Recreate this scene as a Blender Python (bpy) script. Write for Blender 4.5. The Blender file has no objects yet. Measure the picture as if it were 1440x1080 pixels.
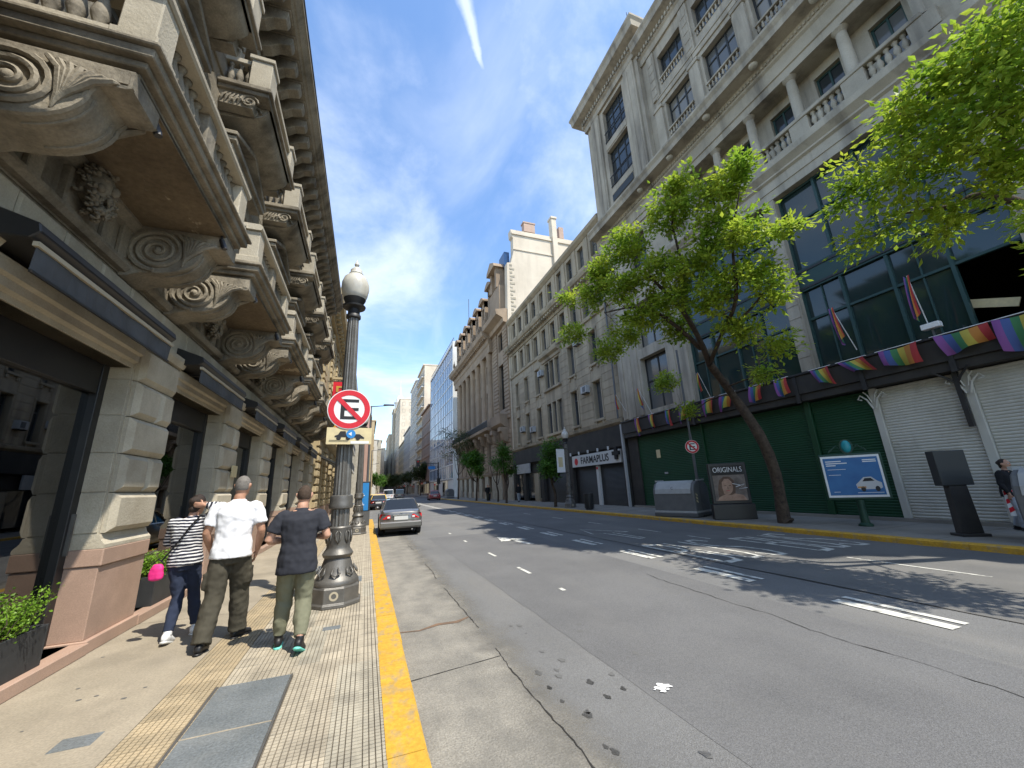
import bpy, bmesh, math, random
from mathutils import Vector, Matrix, Quaternion
R = math.radians
random.seed(7)
S = bpy.context.scene
COL = S.collection
# ---------------------------------------------------------------- camera
FPX = 541.0
CAM_H = 1.6
def _ray(x, y): return Vector(((x-720)/FPX, (y-540)/FPX, 1.0))
_Y = _ray(515, 692).normalized()
_Z = _ray(628, -1515).normalized(); _Z = (_Z - _Y*_Z.dot(_Y)).normalized()
_X = _Y.cross(_Z)
WM = Matrix((_X, _Y, _Z))            # camera (x right, y down, z forward) -> world
cam = bpy.data.cameras.new('camera'); cam_o = bpy.data.objects.new('camera', cam); COL.objects.link(cam_o)
cam.sensor_width = 36; cam.lens = 36*FPX/1440; cam.clip_start = .05; cam.clip_end = 5000
rot = Matrix((WM.col[0], -WM.col[1], -WM.col[2])).transposed()
cam_o.matrix_world = Matrix.Translation((0, 0, CAM_H)) @ rot.to_4x4()
S.camera = cam_o
def pix(x, y): return WM @ _ray(x, y)
def at_ground(x, y, z=0.0):
    d = pix(x, y); return d*((z-CAM_H)/d.z) + Vector((0, 0, CAM_H))
def at_x(x, y, X):
    d = pix(x, y); return d*(X/d.x) + Vector((0, 0, CAM_H))
def at_y(x, y, Y):
    d = pix(x, y); return d*(Y/d.y) + Vector((0, 0, CAM_H))
# ---------------------------------------------------------------- sky and sun
SUN_EL = R(61.2); SUN_H = Vector((.553, -.833))
SUN_DIR = Vector((SUN_H.x*math.cos(SUN_EL), SUN_H.y*math.cos(SUN_EL), math.sin(SUN_EL))).normalized()
W = bpy.data.worlds.new('World'); S.world = W; W.use_nodes = True
wn = W.node_tree.nodes; wl = W.node_tree.links; wn.clear()
wout = wn.new('ShaderNodeOutputWorld'); wbg = wn.new('ShaderNodeBackground'); wbg.inputs[1].default_value = 0.15
sky = wn.new('ShaderNodeTexSky'); sky.sky_type = 'NISHITA'; sky.sun_disc = False
sky.sun_elevation = SUN_EL; sky.sun_rotation = math.atan2(SUN_H.x, SUN_H.y); sky.altitude = 20
sky.air_density = 1.0; sky.dust_density = .15; sky.ozone_density = 1.6
tc = wn.new('ShaderNodeTexCoord')
def wnoise(scale, loc, vscale, detail, rough=.58, dist=0.0, rotz=0):
    m = wn.new('ShaderNodeMapping'); m.inputs['Location'].default_value = loc; m.inputs['Scale'].default_value = vscale
    m.inputs['Rotation'].default_value = (0, 0, rotz)
    wl.new(plane.outputs[0], m.inputs[0])
    n = wn.new('ShaderNodeTexNoise'); n.inputs['Scale'].default_value = scale; n.inputs['Detail'].default_value = detail
    n.inputs['Roughness'].default_value = rough; n.inputs['Distortion'].default_value = dist
    wl.new(m.outputs[0], n.inputs['Vector']); return n
# project direction on a flat cloud deck: (x/(z+.12), y/(z+.12))
sepd = wn.new('ShaderNodeSeparateXYZ'); wl.new(tc.outputs['Generated'], sepd.inputs[0])
addz = wn.new('ShaderNodeMath'); addz.operation = 'ADD'; addz.inputs[1].default_value = .15; wl.new(sepd.outputs[2], addz.inputs[0])
mxz = wn.new('ShaderNodeMath'); mxz.operation = 'MAXIMUM'; mxz.inputs[1].default_value = .03; wl.new(addz.outputs[0], mxz.inputs[0])
dx = wn.new('ShaderNodeMath'); dx.operation = 'DIVIDE'; wl.new(sepd.outputs[0], dx.inputs[0]); wl.new(mxz.outputs[0], dx.inputs[1])
dy = wn.new('ShaderNodeMath'); dy.operation = 'DIVIDE'; wl.new(sepd.outputs[1], dy.inputs[0]); wl.new(mxz.outputs[0], dy.inputs[1])
plane = wn.new('ShaderNodeCombineXYZ'); wl.new(dx.outputs[0], plane.inputs[0]); wl.new(dy.outputs[0], plane.inputs[1])
def wramp(src, a, b):
    r = wn.new('ShaderNodeMapRange'); r.interpolation_type = 'SMOOTHSTEP'; r.inputs[1].default_value = a; r.inputs[2].default_value = b
    wl.new(src, r.inputs[0]); return r.outputs[0]
n1 = wnoise(1.05, (2.35, .25, 0), (1.0, .8, 1), 8, .60, .45)
n2 = wnoise(2.6, (.3, 4.1, 0), (1.0, .5, 1), 6, .55, .5, .5)
c1 = wramp(n1.outputs[0], .40, .72); c2 = wramp(n2.outputs[0], .42, .85)
def wmath(op, a, b):
    m = wn.new('ShaderNodeMath'); m.operation = op
    for i, v in enumerate((a, b)):
        if isinstance(v, (int, float)): m.inputs[i].default_value = v
        else: wl.new(v, m.inputs[i])
    return m.outputs[0]
# condensation trail: a thin wedge on the deck, along a line
TA = pix(682, 112); TB = pix(638, -60)
TA = Vector((TA.x, TA.y, TA.z)).normalized(); TB = TB.normalized()
tap = Vector((TA.x/(TA.z+.15), TA.y/(TA.z+.15))); tbp = Vector((TB.x/(TB.z+.15), TB.y/(TB.z+.15)))
td = (tbp-tap).normalized(); tn = Vector((-td.y, td.x))
def wlin(v):
    return wmath('ADD', wmath('MULTIPLY', dx.outputs[0], v.x), wmath('MULTIPLY', dy.outputs[0], v.y))
along = wmath('SUBTRACT', wlin(td), tap.dot(td)); across = wmath('SUBTRACT', wlin(tn), tap.dot(tn))
n3 = wnoise(14, (0, 0, 0), (1, 1, 1), 5, .6)
across = wmath('ADD', across, wmath('MULTIPLY', wmath('SUBTRACT', n3.outputs[0], .5), .022))
width = wmath('ADD', wmath('MULTIPLY', along, .125), .005)
tr = wmath('SUBTRACT', 1.0, wmath('DIVIDE', wmath('ABSOLUTE', across, 0), width))
trail = wmath('MULTIPLY', wramp(tr, 0.0, .9), wramp(along, 0.0, .05))
cl = wmath('MAXIMUM', wmath('MULTIPLY', c1, .60), wmath('MULTIPLY', c2, .28))
cl = wmath('MAXIMUM', cl, wmath('MULTIPLY', trail, .5))
cl = wmath('MULTIPLY', cl, wramp(sepd.outputs[2], .02, .14))
skyhsv = wn.new('ShaderNodeHueSaturation'); skyhsv.inputs['Saturation'].default_value = 1.08; skyhsv.inputs['Value'].default_value = 1.62; wl.new(sky.outputs[0], skyhsv.inputs['Color'])
mix = wn.new('ShaderNodeMix'); mix.data_type = 'RGBA'; mix.inputs[7].default_value = (7.6, 8.0, 8.6, 1)
wl.new(cl, mix.inputs[0]); wl.new(skyhsv.outputs[0], mix.inputs[6]); wl.new(mix.outputs[2], wbg.inputs[0])
wl.new(wbg.outputs[0], wout.inputs[0])
sl = bpy.data.lights.new('sun', 'SUN'); sl.energy = 5.0; sl.angle = R(.53); sl.color = (1, .935, .82)
so = bpy.data.objects.new('sun', sl); COL.objects.link(so); so.rotation_euler = SUN_DIR.to_track_quat('Z', 'Y').to_euler(); so.location = (20, -30, 60)
S.view_settings.view_transform = 'Standard'; S.view_settings.look = 'None'; S.view_settings.gamma = 1
S.view_settings.exposure = 0.45
S.view_settings.use_curve_mapping = False
S.cycles.max_bounces = 6; S.cycles.diffuse_bounces = 4; S.cycles.glossy_bounces = 3; S.cycles.transmission_bounces = 4; S.cycles.transparent_max_bounces = 6
S.cycles.caustics_reflective = False; S.cycles.caustics_refractive = False
S.cycles.sample_clamp_indirect = 4
# ---------------------------------------------------------------- materials
MATS = {}
def M(name, col, col2=None, rough=.85, nscale=1.5, mixr=(.35, .7), bump=0, bscale=40, grime=0, gcol=(.06, .055, .05), gscale=(1.6, 1.6, .35), grange=(.5, .75),
      metal=0, spec=.35, rnd=0, fine=0, fscale=120, coat=0, trans=0):
    m = bpy.data.materials.new(name); m.use_nodes = True; MATS[name] = m
    nt = m.node_tree; n = nt.nodes; l = nt.links; b = n['Principled BSDF']
    b.inputs['Roughness'].default_value = rough; b.inputs['Metallic'].default_value = metal; b.inputs['Specular IOR Level'].default_value = spec
    if coat: b.inputs['Coat Weight'].default_value = coat; b.inputs['Coat Roughness'].default_value = .08
    g = n.new('ShaderNodeNewGeometry')
    def noise(scale, detail=6, vs=None, rough_=.6):
        t = n.new('ShaderNodeTexNoise'); t.inputs['Scale'].default_value = scale; t.inputs['Detail'].default_value = detail; t.inputs['Roughness'].default_value = rough_
        if vs:
            mp = n.new('ShaderNodeMapping'); mp.inputs['Scale'].default_value = vs; l.new(g.outputs['Position'], mp.inputs[0]); l.new(mp.outputs[0], t.inputs['Vector'])
        else: l.new(g.outputs['Position'], t.inputs['Vector'])
        return t.outputs[0]
    def mr(src, a, b_, c=0, d=1):
        r = n.new('ShaderNodeMapRange'); r.inputs[1].default_value = a; r.inputs[2].default_value = b_; r.inputs[3].default_value = c; r.inputs[4].default_value = d
        l.new(src, r.inputs[0]); return r.outputs[0]
    def mixc(f, A, B, bt='MIX'):
        x = n.new('ShaderNodeMix'); x.data_type = 'RGBA'; x.blend_type = bt
        if isinstance(f, (int, float)): x.inputs[0].default_value = f
        else: l.new(f, x.inputs[0])
        for i, v in ((6, A), (7, B)):
            if isinstance(v, tuple): x.inputs[i].default_value = (*v[:3], 1)
            else: l.new(v, x.inputs[i])
        return x.outputs[2]
    c = col
    if col2: c = mixc(mr(noise(nscale), *mixr), col, col2)
    if fine: 
        fv = mr(noise(fscale, 3), .25, .75, 1-fine, 1+fine)
        cc = n.new('ShaderNodeCombineColor'); [l.new(fv, cc.inputs[i]) for i in range(3)]
        c = mixc(1.0, c, cc.outputs[0], 'MULTIPLY')
    if grime: 
        gm = mr(noise(1.0, 8, gscale), *grange)
        gm2 = n.new('ShaderNodeMath'); gm2.operation = 'MULTIPLY'; gm2.inputs[1].default_value = grime; l.new(gm, gm2.inputs[0])
        c = mixc(gm2.outputs[0], c, gcol)
    if rnd:
        oi = n.new('ShaderNodeObjectInfo')
        rv = mr(oi.outputs['Random'], 0, 1, 1-rnd, 1+rnd)
        cc = n.new('ShaderNodeCombineColor'); [l.new(rv, cc.inputs[i]) for i in range(3)]
        c = mixc(1.0, c, cc.outputs[0], 'MULTIPLY')
    if isinstance(c, tuple): b.inputs['Base Color'].default_value = (*c[:3], 1)
    else: l.new(c, b.inputs['Base Color'])
    if bump:
        bp = n.new('ShaderNodeBump'); bp.inputs['Strength'].default_value = bump; bp.inputs['Distance'].default_value = .02
        l.new(noise(bscale, 6), bp.inputs['Height']); l.new(bp.outputs[0], b.inputs['Normal'])
    if trans:
        tr_ = n.new('ShaderNodeBsdfTranslucent'); ms = n.new('ShaderNodeMixShader'); ms.inputs[0].default_value = trans
        if isinstance(c, tuple): tr_.inputs[0].default_value = (*c[:3], 1)
        else: l.new(c, tr_.inputs[0])
        l.new(b.outputs[0], ms.inputs[1]); l.new(tr_.outputs[0], ms.inputs[2]); l.new(ms.outputs[0], n['Material Output'].inputs[0])
    return m
M('stone', (.31, .272, .208), (.185, .163, .124), nscale=1.4, bump=.55, bscale=18, grime=.8, gcol=(.065, .055, .04), grange=(.47, .66), rnd=.08, fine=.2, fscale=38)
M('stone_pale', (.47, .425, .335), (.34, .30, .225), nscale=1.9, bump=.35, bscale=34, grime=.35, gcol=(.15, .135, .11), gscale=(1.2, 1.2, .5), rnd=.09, fine=.1, fscale=60)
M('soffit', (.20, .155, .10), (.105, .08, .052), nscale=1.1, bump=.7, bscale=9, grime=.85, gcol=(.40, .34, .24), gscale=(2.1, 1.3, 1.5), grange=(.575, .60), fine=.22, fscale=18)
M('stone_yellow', (.50, .41, .25), (.39, .31, .185), nscale=1.2, bump=.25, grime=.35, gcol=(.16, .125, .08), rnd=.08, fine=.1)
M('stone_grey', (.43, .385, .305), (.31, .275, .215), nscale=.7, bump=.3, bscale=20, grime=.85, gcol=(.13, .115, .095), grange=(.47, .70), gscale=(1.3, 1.3, .13), rnd=.06, fine=.1, fscale=30)
M('stone_farma', (.41, .345, .245), (.30, .25, .175), nscale=.5, bump=.3, bscale=16, grime=.75, gcol=(.13, .11, .08), grange=(.47, .70), gscale=(1.1, 1.1, .12), rnd=.07, fine=.1, fscale=30)
M('stone_bank', (.35, .265, .185), (.235, .175, .12), nscale=.5, bump=.3, bscale=12, grime=.5, gcol=(.13, .105, .085), gscale=(.6, .6, .12), rnd=.08, fine=.08, fscale=20)
M('render_wall', (.66, .585, .47), (.54, .47, .37), nscale=.3, bump=.15, grime=.45, gcol=(.34, .285, .22), gscale=(.5, .5, .10), fine=.05)
M('granite', (.42, .285, .215), (.33, .225, .17), nscale=2.2, rough=.55, bump=.06, bscale=90, grime=.3, gcol=(.42, .34, .28), fine=.22, fscale=150, rnd=.05)
M('concrete_walk', (.335, .29, .22), (.235, .205, .155), nscale=1.1, bump=.22, bscale=50, grime=.5, gcol=(.15, .13, .10), gscale=(1.7, 1.1, 1), grange=(.47, .72), fine=.22, fscale=55)
M('tile_yellow', (.41, .325, .205), (.30, .245, .16), nscale=5, bump=.1, grime=.3, gcol=(.21, .18, .13), gscale=(5, 5, 1), rnd=.13, fine=.1)
M('tile_cream', (.40, .35, .265), (.29, .255, .195), nscale=4, bump=.1, grime=.35, gcol=(.23, .20, .155), gscale=(4, 4, 1), rnd=.12, fine=.1)
M('tile_grey', (.38, .345, .27), (.28, .255, .20), nscale=4, bump=.1, grime=.4, gcol=(.17, .155, .13), gscale=(4, 4, 1), rnd=.12, fine=.1)
M('joint', (.16, .135, .10), (.11, .095, .075), nscale=8)
M('slate', (.165, .18, .185), (.115, .128, .133), nscale=2.2, rough=.6, bump=.6, bscale=45, grime=.4, gcol=(.22, .22, .2), gscale=(3, 3, 1), fine=.35, fscale=60)
M('asphalt', (.165, .165, .162), (.125, .125, .124), nscale=.45, rough=.9, bump=.6, bscale=90, grime=.45, gcol=(.225, .215, .195), gscale=(.9, .22, 1), fine=.30, fscale=95)
M('asphalt_lane', (.155, .152, .146), (.11, .11, .108), nscale=.5, rough=.9, bump=.5, bscale=150, grime=.4, gcol=(.235, .222, .195), gscale=(.8, .2, 1), fine=.34, fscale=190)
M('gutter_concrete', (.265, .248, .212), (.185, .175, .152), nscale=2.0, bump=.6, bscale=60, grime=.7, gcol=(.13, .125, .113), gscale=(2.6, 1.6, 1), grange=(.45, .7), fine=.32, fscale=70)
M('asphalt_dark', (.142, .142, .142), (.112, .112, .113), nscale=.6, rough=.9, bump=.5, bscale=110, grime=.35, gcol=(.165, .162, .155), gscale=(1.2, .25, 1), fine=.34, fscale=85)
M('crack', (.03, .028, .025)); M('rust_stain', (.19, .12, .075), (.12, .085, .06), nscale=9)
M('oil_stain', (.118, .117, .113))
M('kerb_yellow', (.56, .325, .035), (.45, .26, .03), nscale=3, rough=.7, bump=.2, bscale=60, grime=.8, gcol=(.27, .225, .155), gscale=(9, 5, 6), grange=(.50, .68), fine=.2, fscale=26)
M('kerb_stone', (.25, .235, .20), (.18, .17, .145), nscale=3, bump=.2)
M('paint_white', (.62, .61, .55), (.52, .515, .47), nscale=5, rough=.75, grime=.95, gcol=(.17, .168, .16), gscale=(9, 5, 9), grange=(.50, .64), fine=.06)
M('walk_far', (.27, .25, .215), (.20, .187, .162), nscale=.9, bump=.2, grime=.4, gcol=(.12, .112, .1), gscale=(1.5, 1, 1), fine=.1)
M('iron', (.16, .153, .14), (.10, .096, .088), nscale=5, rough=.48, metal=.45, bump=.12, bscale=60, grime=.4, gcol=(.17, .16, .14), gscale=(5, 5, 2), spec=.5)
M('iron_dark', (.022, .022, .023), (.035, .034, .033), nscale=4, rough=.5, spec=.45)
M('black_metal', (.012, .012, .013), (.022, .021, .02), nscale=2, rough=.42, spec=.5)
M('dark_band', (.030, .028, .026), (.05, .046, .04), nscale=1.2, rough=.7, grime=.4, gcol=(.085, .078, .066))
M('grey_fabric', (.085, .09, .098), (.06, .064, .07), nscale=3, rough=.8, bump=.2, bscale=12)
M('beige_metal', (.42, .37, .27), rough=.5)
M('opal', (.60, .58, .51), (.48, .46, .40), nscale=7, rough=.25, spec=.5, grime=.3, gcol=(.32, .29, .24), gscale=(6, 6, 2))
M('red_sign', (.62, .02, .035), (.52, .02, .03), nscale=9, rough=.4); M('white_sign', (.78, .78, .77), (.70, .70, .69), nscale=7, rough=.4)
M('black_sign', (.02, .02, .022), rough=.5); M('cream_sign', (.66, .56, .32), (.54, .46, .28), nscale=9, rough=.5); M('blue_sign', (.03, .22, .55), rough=.4)
M('green_shutter', (.012, .062, .026), (.010, .05, .021), nscale=.7, rough=.5, spec=.35, grime=.35, gcol=(.03, .08, .045), gscale=(1, .6, 2))
M('white_shutter', (.56, .55, .49), (.46, .45, .40), nscale=.7, rough=.55, grime=.6, gcol=(.30, .285, .24), gscale=(.8, 1.6, .5))
M('steel_teal', (.022, .058, .055), (.035, .07, .064), nscale=2, rough=.5)
M('steel_dark', (.03, .033, .034), rough=.5); M('frame_grey', (.10, .105, .11), rough=.5); M('frame_white', (.6, .6, .58), rough=.5)
M('bin_grey', (.15, .155, .16), (.12, .125, .13), nscale=3, rough=.5); M('bin_lid', (.40, .41, .41), (.33, .34, .34), nscale=4, rough=.45)
M('bark', (.095, .07, .05), (.035, .026, .02), nscale=9, bump=1.0, bscale=16, rough=.95)
M('leaf_light', (.42, .50, .055), (.22, .36, .035), nscale=1.6, rough=.5, trans=.5, spec=.3, mixr=(.38, .62), fine=.38, fscale=11)
M('leaf_mid', (.10, .22, .025), (.055, .14, .018), nscale=1.0, rough=.5, trans=.35, mixr=(.38, .62), fine=.2, fscale=6)
M('leaf_dull', (.07, .10, .03), (.045, .07, .02), nscale=1.0, rough=.6, trans=.3, fine=.2, fscale=6)
M('leaf_shrub', (.20, .34, .03), (.12, .24, .02), nscale=6, rough=.45, trans=.3, fine=.25, fscale=30)
M('soil', (.035, .025, .018)); M('planter_black', (.028, .03, .032), (.04, .042, .044), nscale=6, rough=.55)
def glass_mat(name, col, rough=.04, spec=.6):
    m = M(name, col, rough=rough, spec=spec); return m
glass_mat('glass_dark', (.010, .012, .013), .03, .9); glass_mat('glass_window', (.035, .042, .046), .05, .7); glass_mat('glass_blue', (.015, .06, .16), .06, .5); glass_mat('glass_green', (.018, .035, .034), .06, .7)
glass_mat('glass_curtain', (.20, .19, .165), .12, .6); glass_mat('glass_blind', (.12, .125, .125), .1, .6)
glass_mat('glass_car', (.015, .017, .018), .05, .6)
# clear shop glass: see-through with reflections
m = bpy.data.materials.new('shop_glass'); m.use_nodes = True; MATS['shop_glass'] = m
_n = m.node_tree.nodes; _l = m.node_tree.links; _n.clear()
_o = _n.new('ShaderNodeOutputMaterial'); _t = _n.new('ShaderNodeBsdfTransparent'); _t.inputs[0].default_value = (.30, .33, .32, 1)
_g = _n.new('ShaderNodeBsdfGlossy'); _g.inputs['Roughness'].default_value = .01; _g.inputs[0].default_value = (1, 1, 1, 1)
_f = _n.new('ShaderNodeFresnel'); _f.inputs[0].default_value = 2.2; _m = _n.new('ShaderNodeMixShader')
_l.new(_f.outputs[0], _m.inputs[0]); _l.new(_t.outputs[0], _m.inputs[1]); _l.new(_g.outputs[0], _m.inputs[2]); _l.new(_m.outputs[0], _o.inputs[0])

def fade_edge(name, xa, xb, amp, scale, top=1.0):
    """worn edge: the layer thins out across x = xa..xb with a patchy outline"""
    m = MATS[name]; n = m.node_tree.nodes; l = m.node_tree.links; out = n['Material Output']; src = out.inputs[0].links[0].from_socket
    g_ = n.new('ShaderNodeNewGeometry'); sp = n.new('ShaderNodeSeparateXYZ'); l.new(g_.outputs['Position'], sp.inputs[0])
    no = n.new('ShaderNodeTexNoise'); no.inputs['Scale'].default_value = scale; no.inputs['Detail'].default_value = 9; no.inputs['Roughness'].default_value = .68; l.new(g_.outputs['Position'], no.inputs['Vector'])
    ma = n.new('ShaderNodeMath'); ma.operation = 'MULTIPLY_ADD'; ma.inputs[1].default_value = amp; l.new(no.outputs[0], ma.inputs[0]); l.new(sp.outputs[0], ma.inputs[2])
    mr = n.new('ShaderNodeMapRange'); mr.interpolation_type = 'SMOOTHSTEP'; mr.inputs[1].default_value = xa+amp*.5; mr.inputs[2].default_value = xb+amp*.5; mr.inputs[3].default_value = 1-top; mr.inputs[4].default_value = 1; l.new(ma.outputs[0], mr.inputs[0])
    t = n.new('ShaderNodeBsdfTransparent'); mx = n.new('ShaderNodeMixShader'); l.new(mr.outputs[0], mx.inputs[0]); l.new(src, mx.inputs[1]); l.new(t.outputs[0], mx.inputs[2]); l.new(mx.outputs[0], out.inputs[0])
fade_edge('gutter_concrete', 1.15, 1.75, .7, 2.2); 
# ---------------------------------------------------------------- mesh builder
class MB:
    def __init__(s): s.v = []; s.f = []
    def box(s, x0, x1, y0, y1, z0, z1):
        o = len(s.v); s.v += [(x0, y0, z0), (x1, y0, z0), (x1, y1, z0), (x0, y1, z0), (x0, y0, z1), (x1, y0, z1), (x1, y1, z1), (x0, y1, z1)]
        s.f += [tuple(o+i for i in q) for q in ((3, 2, 1, 0), (4, 5, 6, 7), (0, 1, 5, 4), (1, 2, 6, 5), (2, 3, 7, 6), (3, 0, 4, 7))]; return s
    def prism(s, poly, axis, a0, a1):
        o = len(s.v); n = len(poly)
        for a in (a0, a1):
            for p, q in poly: s.v.append({'y': (p, a, q), 'x': (a, p, q), 'z': (p, q, a)}[axis])
        s.f.append(tuple(range(o, o+n))); s.f.append(tuple(range(o+2*n-1, o+n-1, -1)))
        for i in range(n): j = (i+1) % n; s.f.append((o+i, o+n+i, o+n+j, o+j))
        return s
    def rings(s, rs, cap=True, closed=False):
        o = len(s.v); n = len(rs[0]); k = len(rs)
        for r in rs: s.v += [tuple(p) for p in r]
        for i in range(k-1 + (1 if closed else 0)):
            a = o+i*n; b = o+((i+1) % k)*n
            for j in range(n): q = (j+1) % n; s.f.append((a+j, a+q, b+q, b+j))
        if cap and not closed: s.f.append(tuple(range(o+n-1, o-1, -1))); s.f.append(tuple(range(o+(k-1)*n, o+k*n)))
        return s
    def lathe(s, prof, n=16, c=(0, 0, 0), flute=0, fr=(0, 0)):
        rs = []
        for r, z in prof:
            ring = []
            for i in range(n):
                rr = r*(1-flute*(i % 2)) if (flute and fr[0] <= z <= fr[1]) else r
                a = 2*math.pi*i/n; ring.append((c[0]+rr*math.cos(a), c[1]+rr*math.sin(a), c[2]+z))
            rs.append(ring)
        return s.rings(rs)
    def tube(s, pts, rad, n=6, cap=True, flat=None):
        pts = [Vector(p) for p in pts]; k = len(pts)
        if not isinstance(rad, (list, tuple)): rad = [rad]*k
        rs = []; up = None
        for i, p in enumerate(pts):
            t = (pts[min(i+1, k-1)] - pts[max(i-1, 0)]); t = t.normalized() if t.length > 1e-9 else Vector((0, 0, 1))
            if up is None: up = t.orthogonal().normalized()
            else: up = (up - t*up.dot(t)); up = up.normalized() if up.length > 1e-6 else t.orthogonal().normalized()
            w = t.cross(up)
            rs.append([p + (up*math.cos(a) + w*math.sin(a))*rad[i] for a in [2*math.pi*j/n for j in range(n)]])
        return s.rings(rs, cap)
    def ball(s, c, r, nu=10, nv=7, fn=None):
        if not isinstance(r, (list, tuple)): r = (r, r, r)
        rs = []
        for i in range(nv+1):
            t = math.pi*(i/nv) if 0 < i < nv else (1e-3 if i == 0 else math.pi-1e-3)
            ring = []
            for j in range(nu):
                a = 2*math.pi*j/nu; d = (math.sin(t)*math.cos(a), math.sin(t)*math.sin(a), -math.cos(t))
                k = fn(d) if fn else 1
                ring.append((c[0]+r[0]*d[0]*k, c[1]+r[1]*d[1]*k, c[2]+r[2]*d[2]*k))
            rs.append(ring)
        return s.rings(rs)
    def loft(s, secs, n=14, pw=2.0):
        """secs: (centre, half-width, half-depth[, u, v]) ellipse rings"""
        rs = []
        for sec in secs:
            c = Vector(sec[0]); a, b = sec[1], sec[2]
            u = Vector(sec[3]) if len(sec) > 3 else Vector((1, 0, 0)); v = Vector(sec[4]) if len(sec) > 4 else Vector((0, 1, 0))
            ring = []
            for j in range(n):
                t = 2*math.pi*j/n; ct, st = math.cos(t), math.sin(t)
                ring.append(c + u*(a*math.copysign(abs(ct)**(2/pw), ct)) + v*(b*math.copysign(abs(st)**(2/pw), st)))
            rs.append(ring)
        return s.rings(rs)
    def quad(s, a, b, c, d):
        o = len(s.v); s.v += [tuple(a), tuple(b), tuple(c), tuple(d)]; s.f.append((o, o+1, o+2, o+3)); return s
    def poly(s, pts):
        o = len(s.v); s.v += [tuple(p) for p in pts]; s.f.append(tuple(range(o, o+len(pts)))); return s
    def add(s, other, mat=None):
        o = len(s.v); s.v += [tuple(mat @ Vector(p)) for p in other.v] if mat else other.v
        s.f += [tuple(o+i for i in f) for f in other.f]; return s
    def mesh(s, name, mat, smooth=False, fix=True):
        me = bpy.data.meshes.new(name); me.from_pydata(s.v, [], s.f)
        if fix and len(s.f) < 60000:
            bm = bmesh.new(); bm.from_mesh(me); bmesh.ops.recalc_face_normals(bm, faces=bm.faces); bm.to_mesh(me); bm.free()
        if mat: me.materials.append(MATS[mat])
        if smooth:
            me.polygons.foreach_set('use_smooth', [True]*len(me.polygons))
        return me
    def build(s, name, mat, parent=None, smooth=False, loc=None, bevel=0, rz=0, fix=True, autos=None):
        o = bpy.data.objects.new(name, s.mesh(name, mat, smooth or bool(autos), fix)); COL.objects.link(o)
        if autos:
            bm = bmesh.new(); bm.from_mesh(o.data)
            for e in bm.edges:
                if len(e.link_faces) == 2 and e.calc_face_angle() > R(autos): e.smooth = False
            bm.to_mesh(o.data); bm.free()
        o.parent = parent
        if loc is not None: o.location = loc
        if rz: o.rotation_euler.z = rz
        if bevel:
            b = o.modifiers.new('bevel', 'BEVEL'); b.width = bevel; b.segments = 1; b.limit_method = 'ANGLE'; b.angle_limit = R(40)
        return o
def thing(name, label, cat, loc=(0, 0, 0), rz=0, group=None):
    o = bpy.data.objects.new(name, None); COL.objects.link(o); o.location = loc; o.rotation_euler.z = rz; o.empty_display_size = .2
    o['label'] = label; o['category'] = cat
    if group: o['group'] = group
    return o
def tag(o, label, cat, group=None):
    o['label'] = label; o['category'] = cat
    if group: o['group'] = group
    return o
def struct(o): o['kind'] = 'structure'; return o
def part(name, parent=None, loc=(0, 0, 0)):
    o = bpy.data.objects.new(name, None); COL.objects.link(o); o.parent = parent; o.location = loc; o.empty_display_size = .1; return o
def copytree(o, parent=None, d=None):
    c = o.copy(); COL.objects.link(c); c.parent = parent
    if d is not None: c.location = Vector(c.location) + Vector(d)
    for ch in o.children: copytree(ch, c)
    return c
def inst(me, name, parent, loc, rz=0, scale=None):
    o = bpy.data.objects.new(name, me); COL.objects.link(o); o.parent = parent; o.location = loc
    if rz: o.rotation_euler.z = rz
    if scale: o.scale = scale
    return o
_bc = {}
def block(parent, name, X, s, y0, y1, z0, z1, d, c, mat):
    """bossed stone standing proud of the plane x = X by d towards s, chamfer c"""
    w = round(y1-y0, 3); h = round(z1-z0, 3); key = (w, h, d, c, s, mat)
    if key not in _bc:
        a = MB(); A = [(0, 0, 0), (0, w, 0), (0, w, h), (0, 0, h)]; e = d-c
        B = [(s*e, y, z) for _, y, z in A]; C = [(s*d, c, c), (s*d, w-c, c), (s*d, w-c, h-c), (s*d, c, h-c)]
        a.rings([A, B, C]); _bc[key] = a.mesh(name, mat)
    return inst(_bc[key], name, parent, (X, y0, z0))
def wall_holes(mb, x0, x1, y0, y1, z0, z1, holes, ax='x'):
    """wall slab with rectangular openings (y0,y1,z0,z1); ax 'x' = slab normal along x"""
    ys = sorted({y0, y1, *[min(max(v, y0), y1) for h in holes for v in h[:2]]}); zs = sorted({z0, z1, *[min(max(v, z0), z1) for h in holes for v in h[2:]]})
    for k in range(len(zs)-1):
        run = None; zc = (zs[k]+zs[k+1])/2
        for i in range(len(ys)):
            solid = False
            if i < len(ys)-1:
                yc = (ys[i]+ys[i+1])/2
                solid = not any(h[0] < yc < h[1] and h[2] < zc < h[3] for h in holes)
            if solid and run is None: run = ys[i]
            if not solid and run is not None:
                if ax == 'x': mb.box(x0, x1, run, ys[i], zs[k], zs[k+1])
                else: mb.box(run, ys[i], x0, x1, zs[k], zs[k+1])
                run = None
    return mb
_wc = {}; _wr = random.Random(17)
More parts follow.
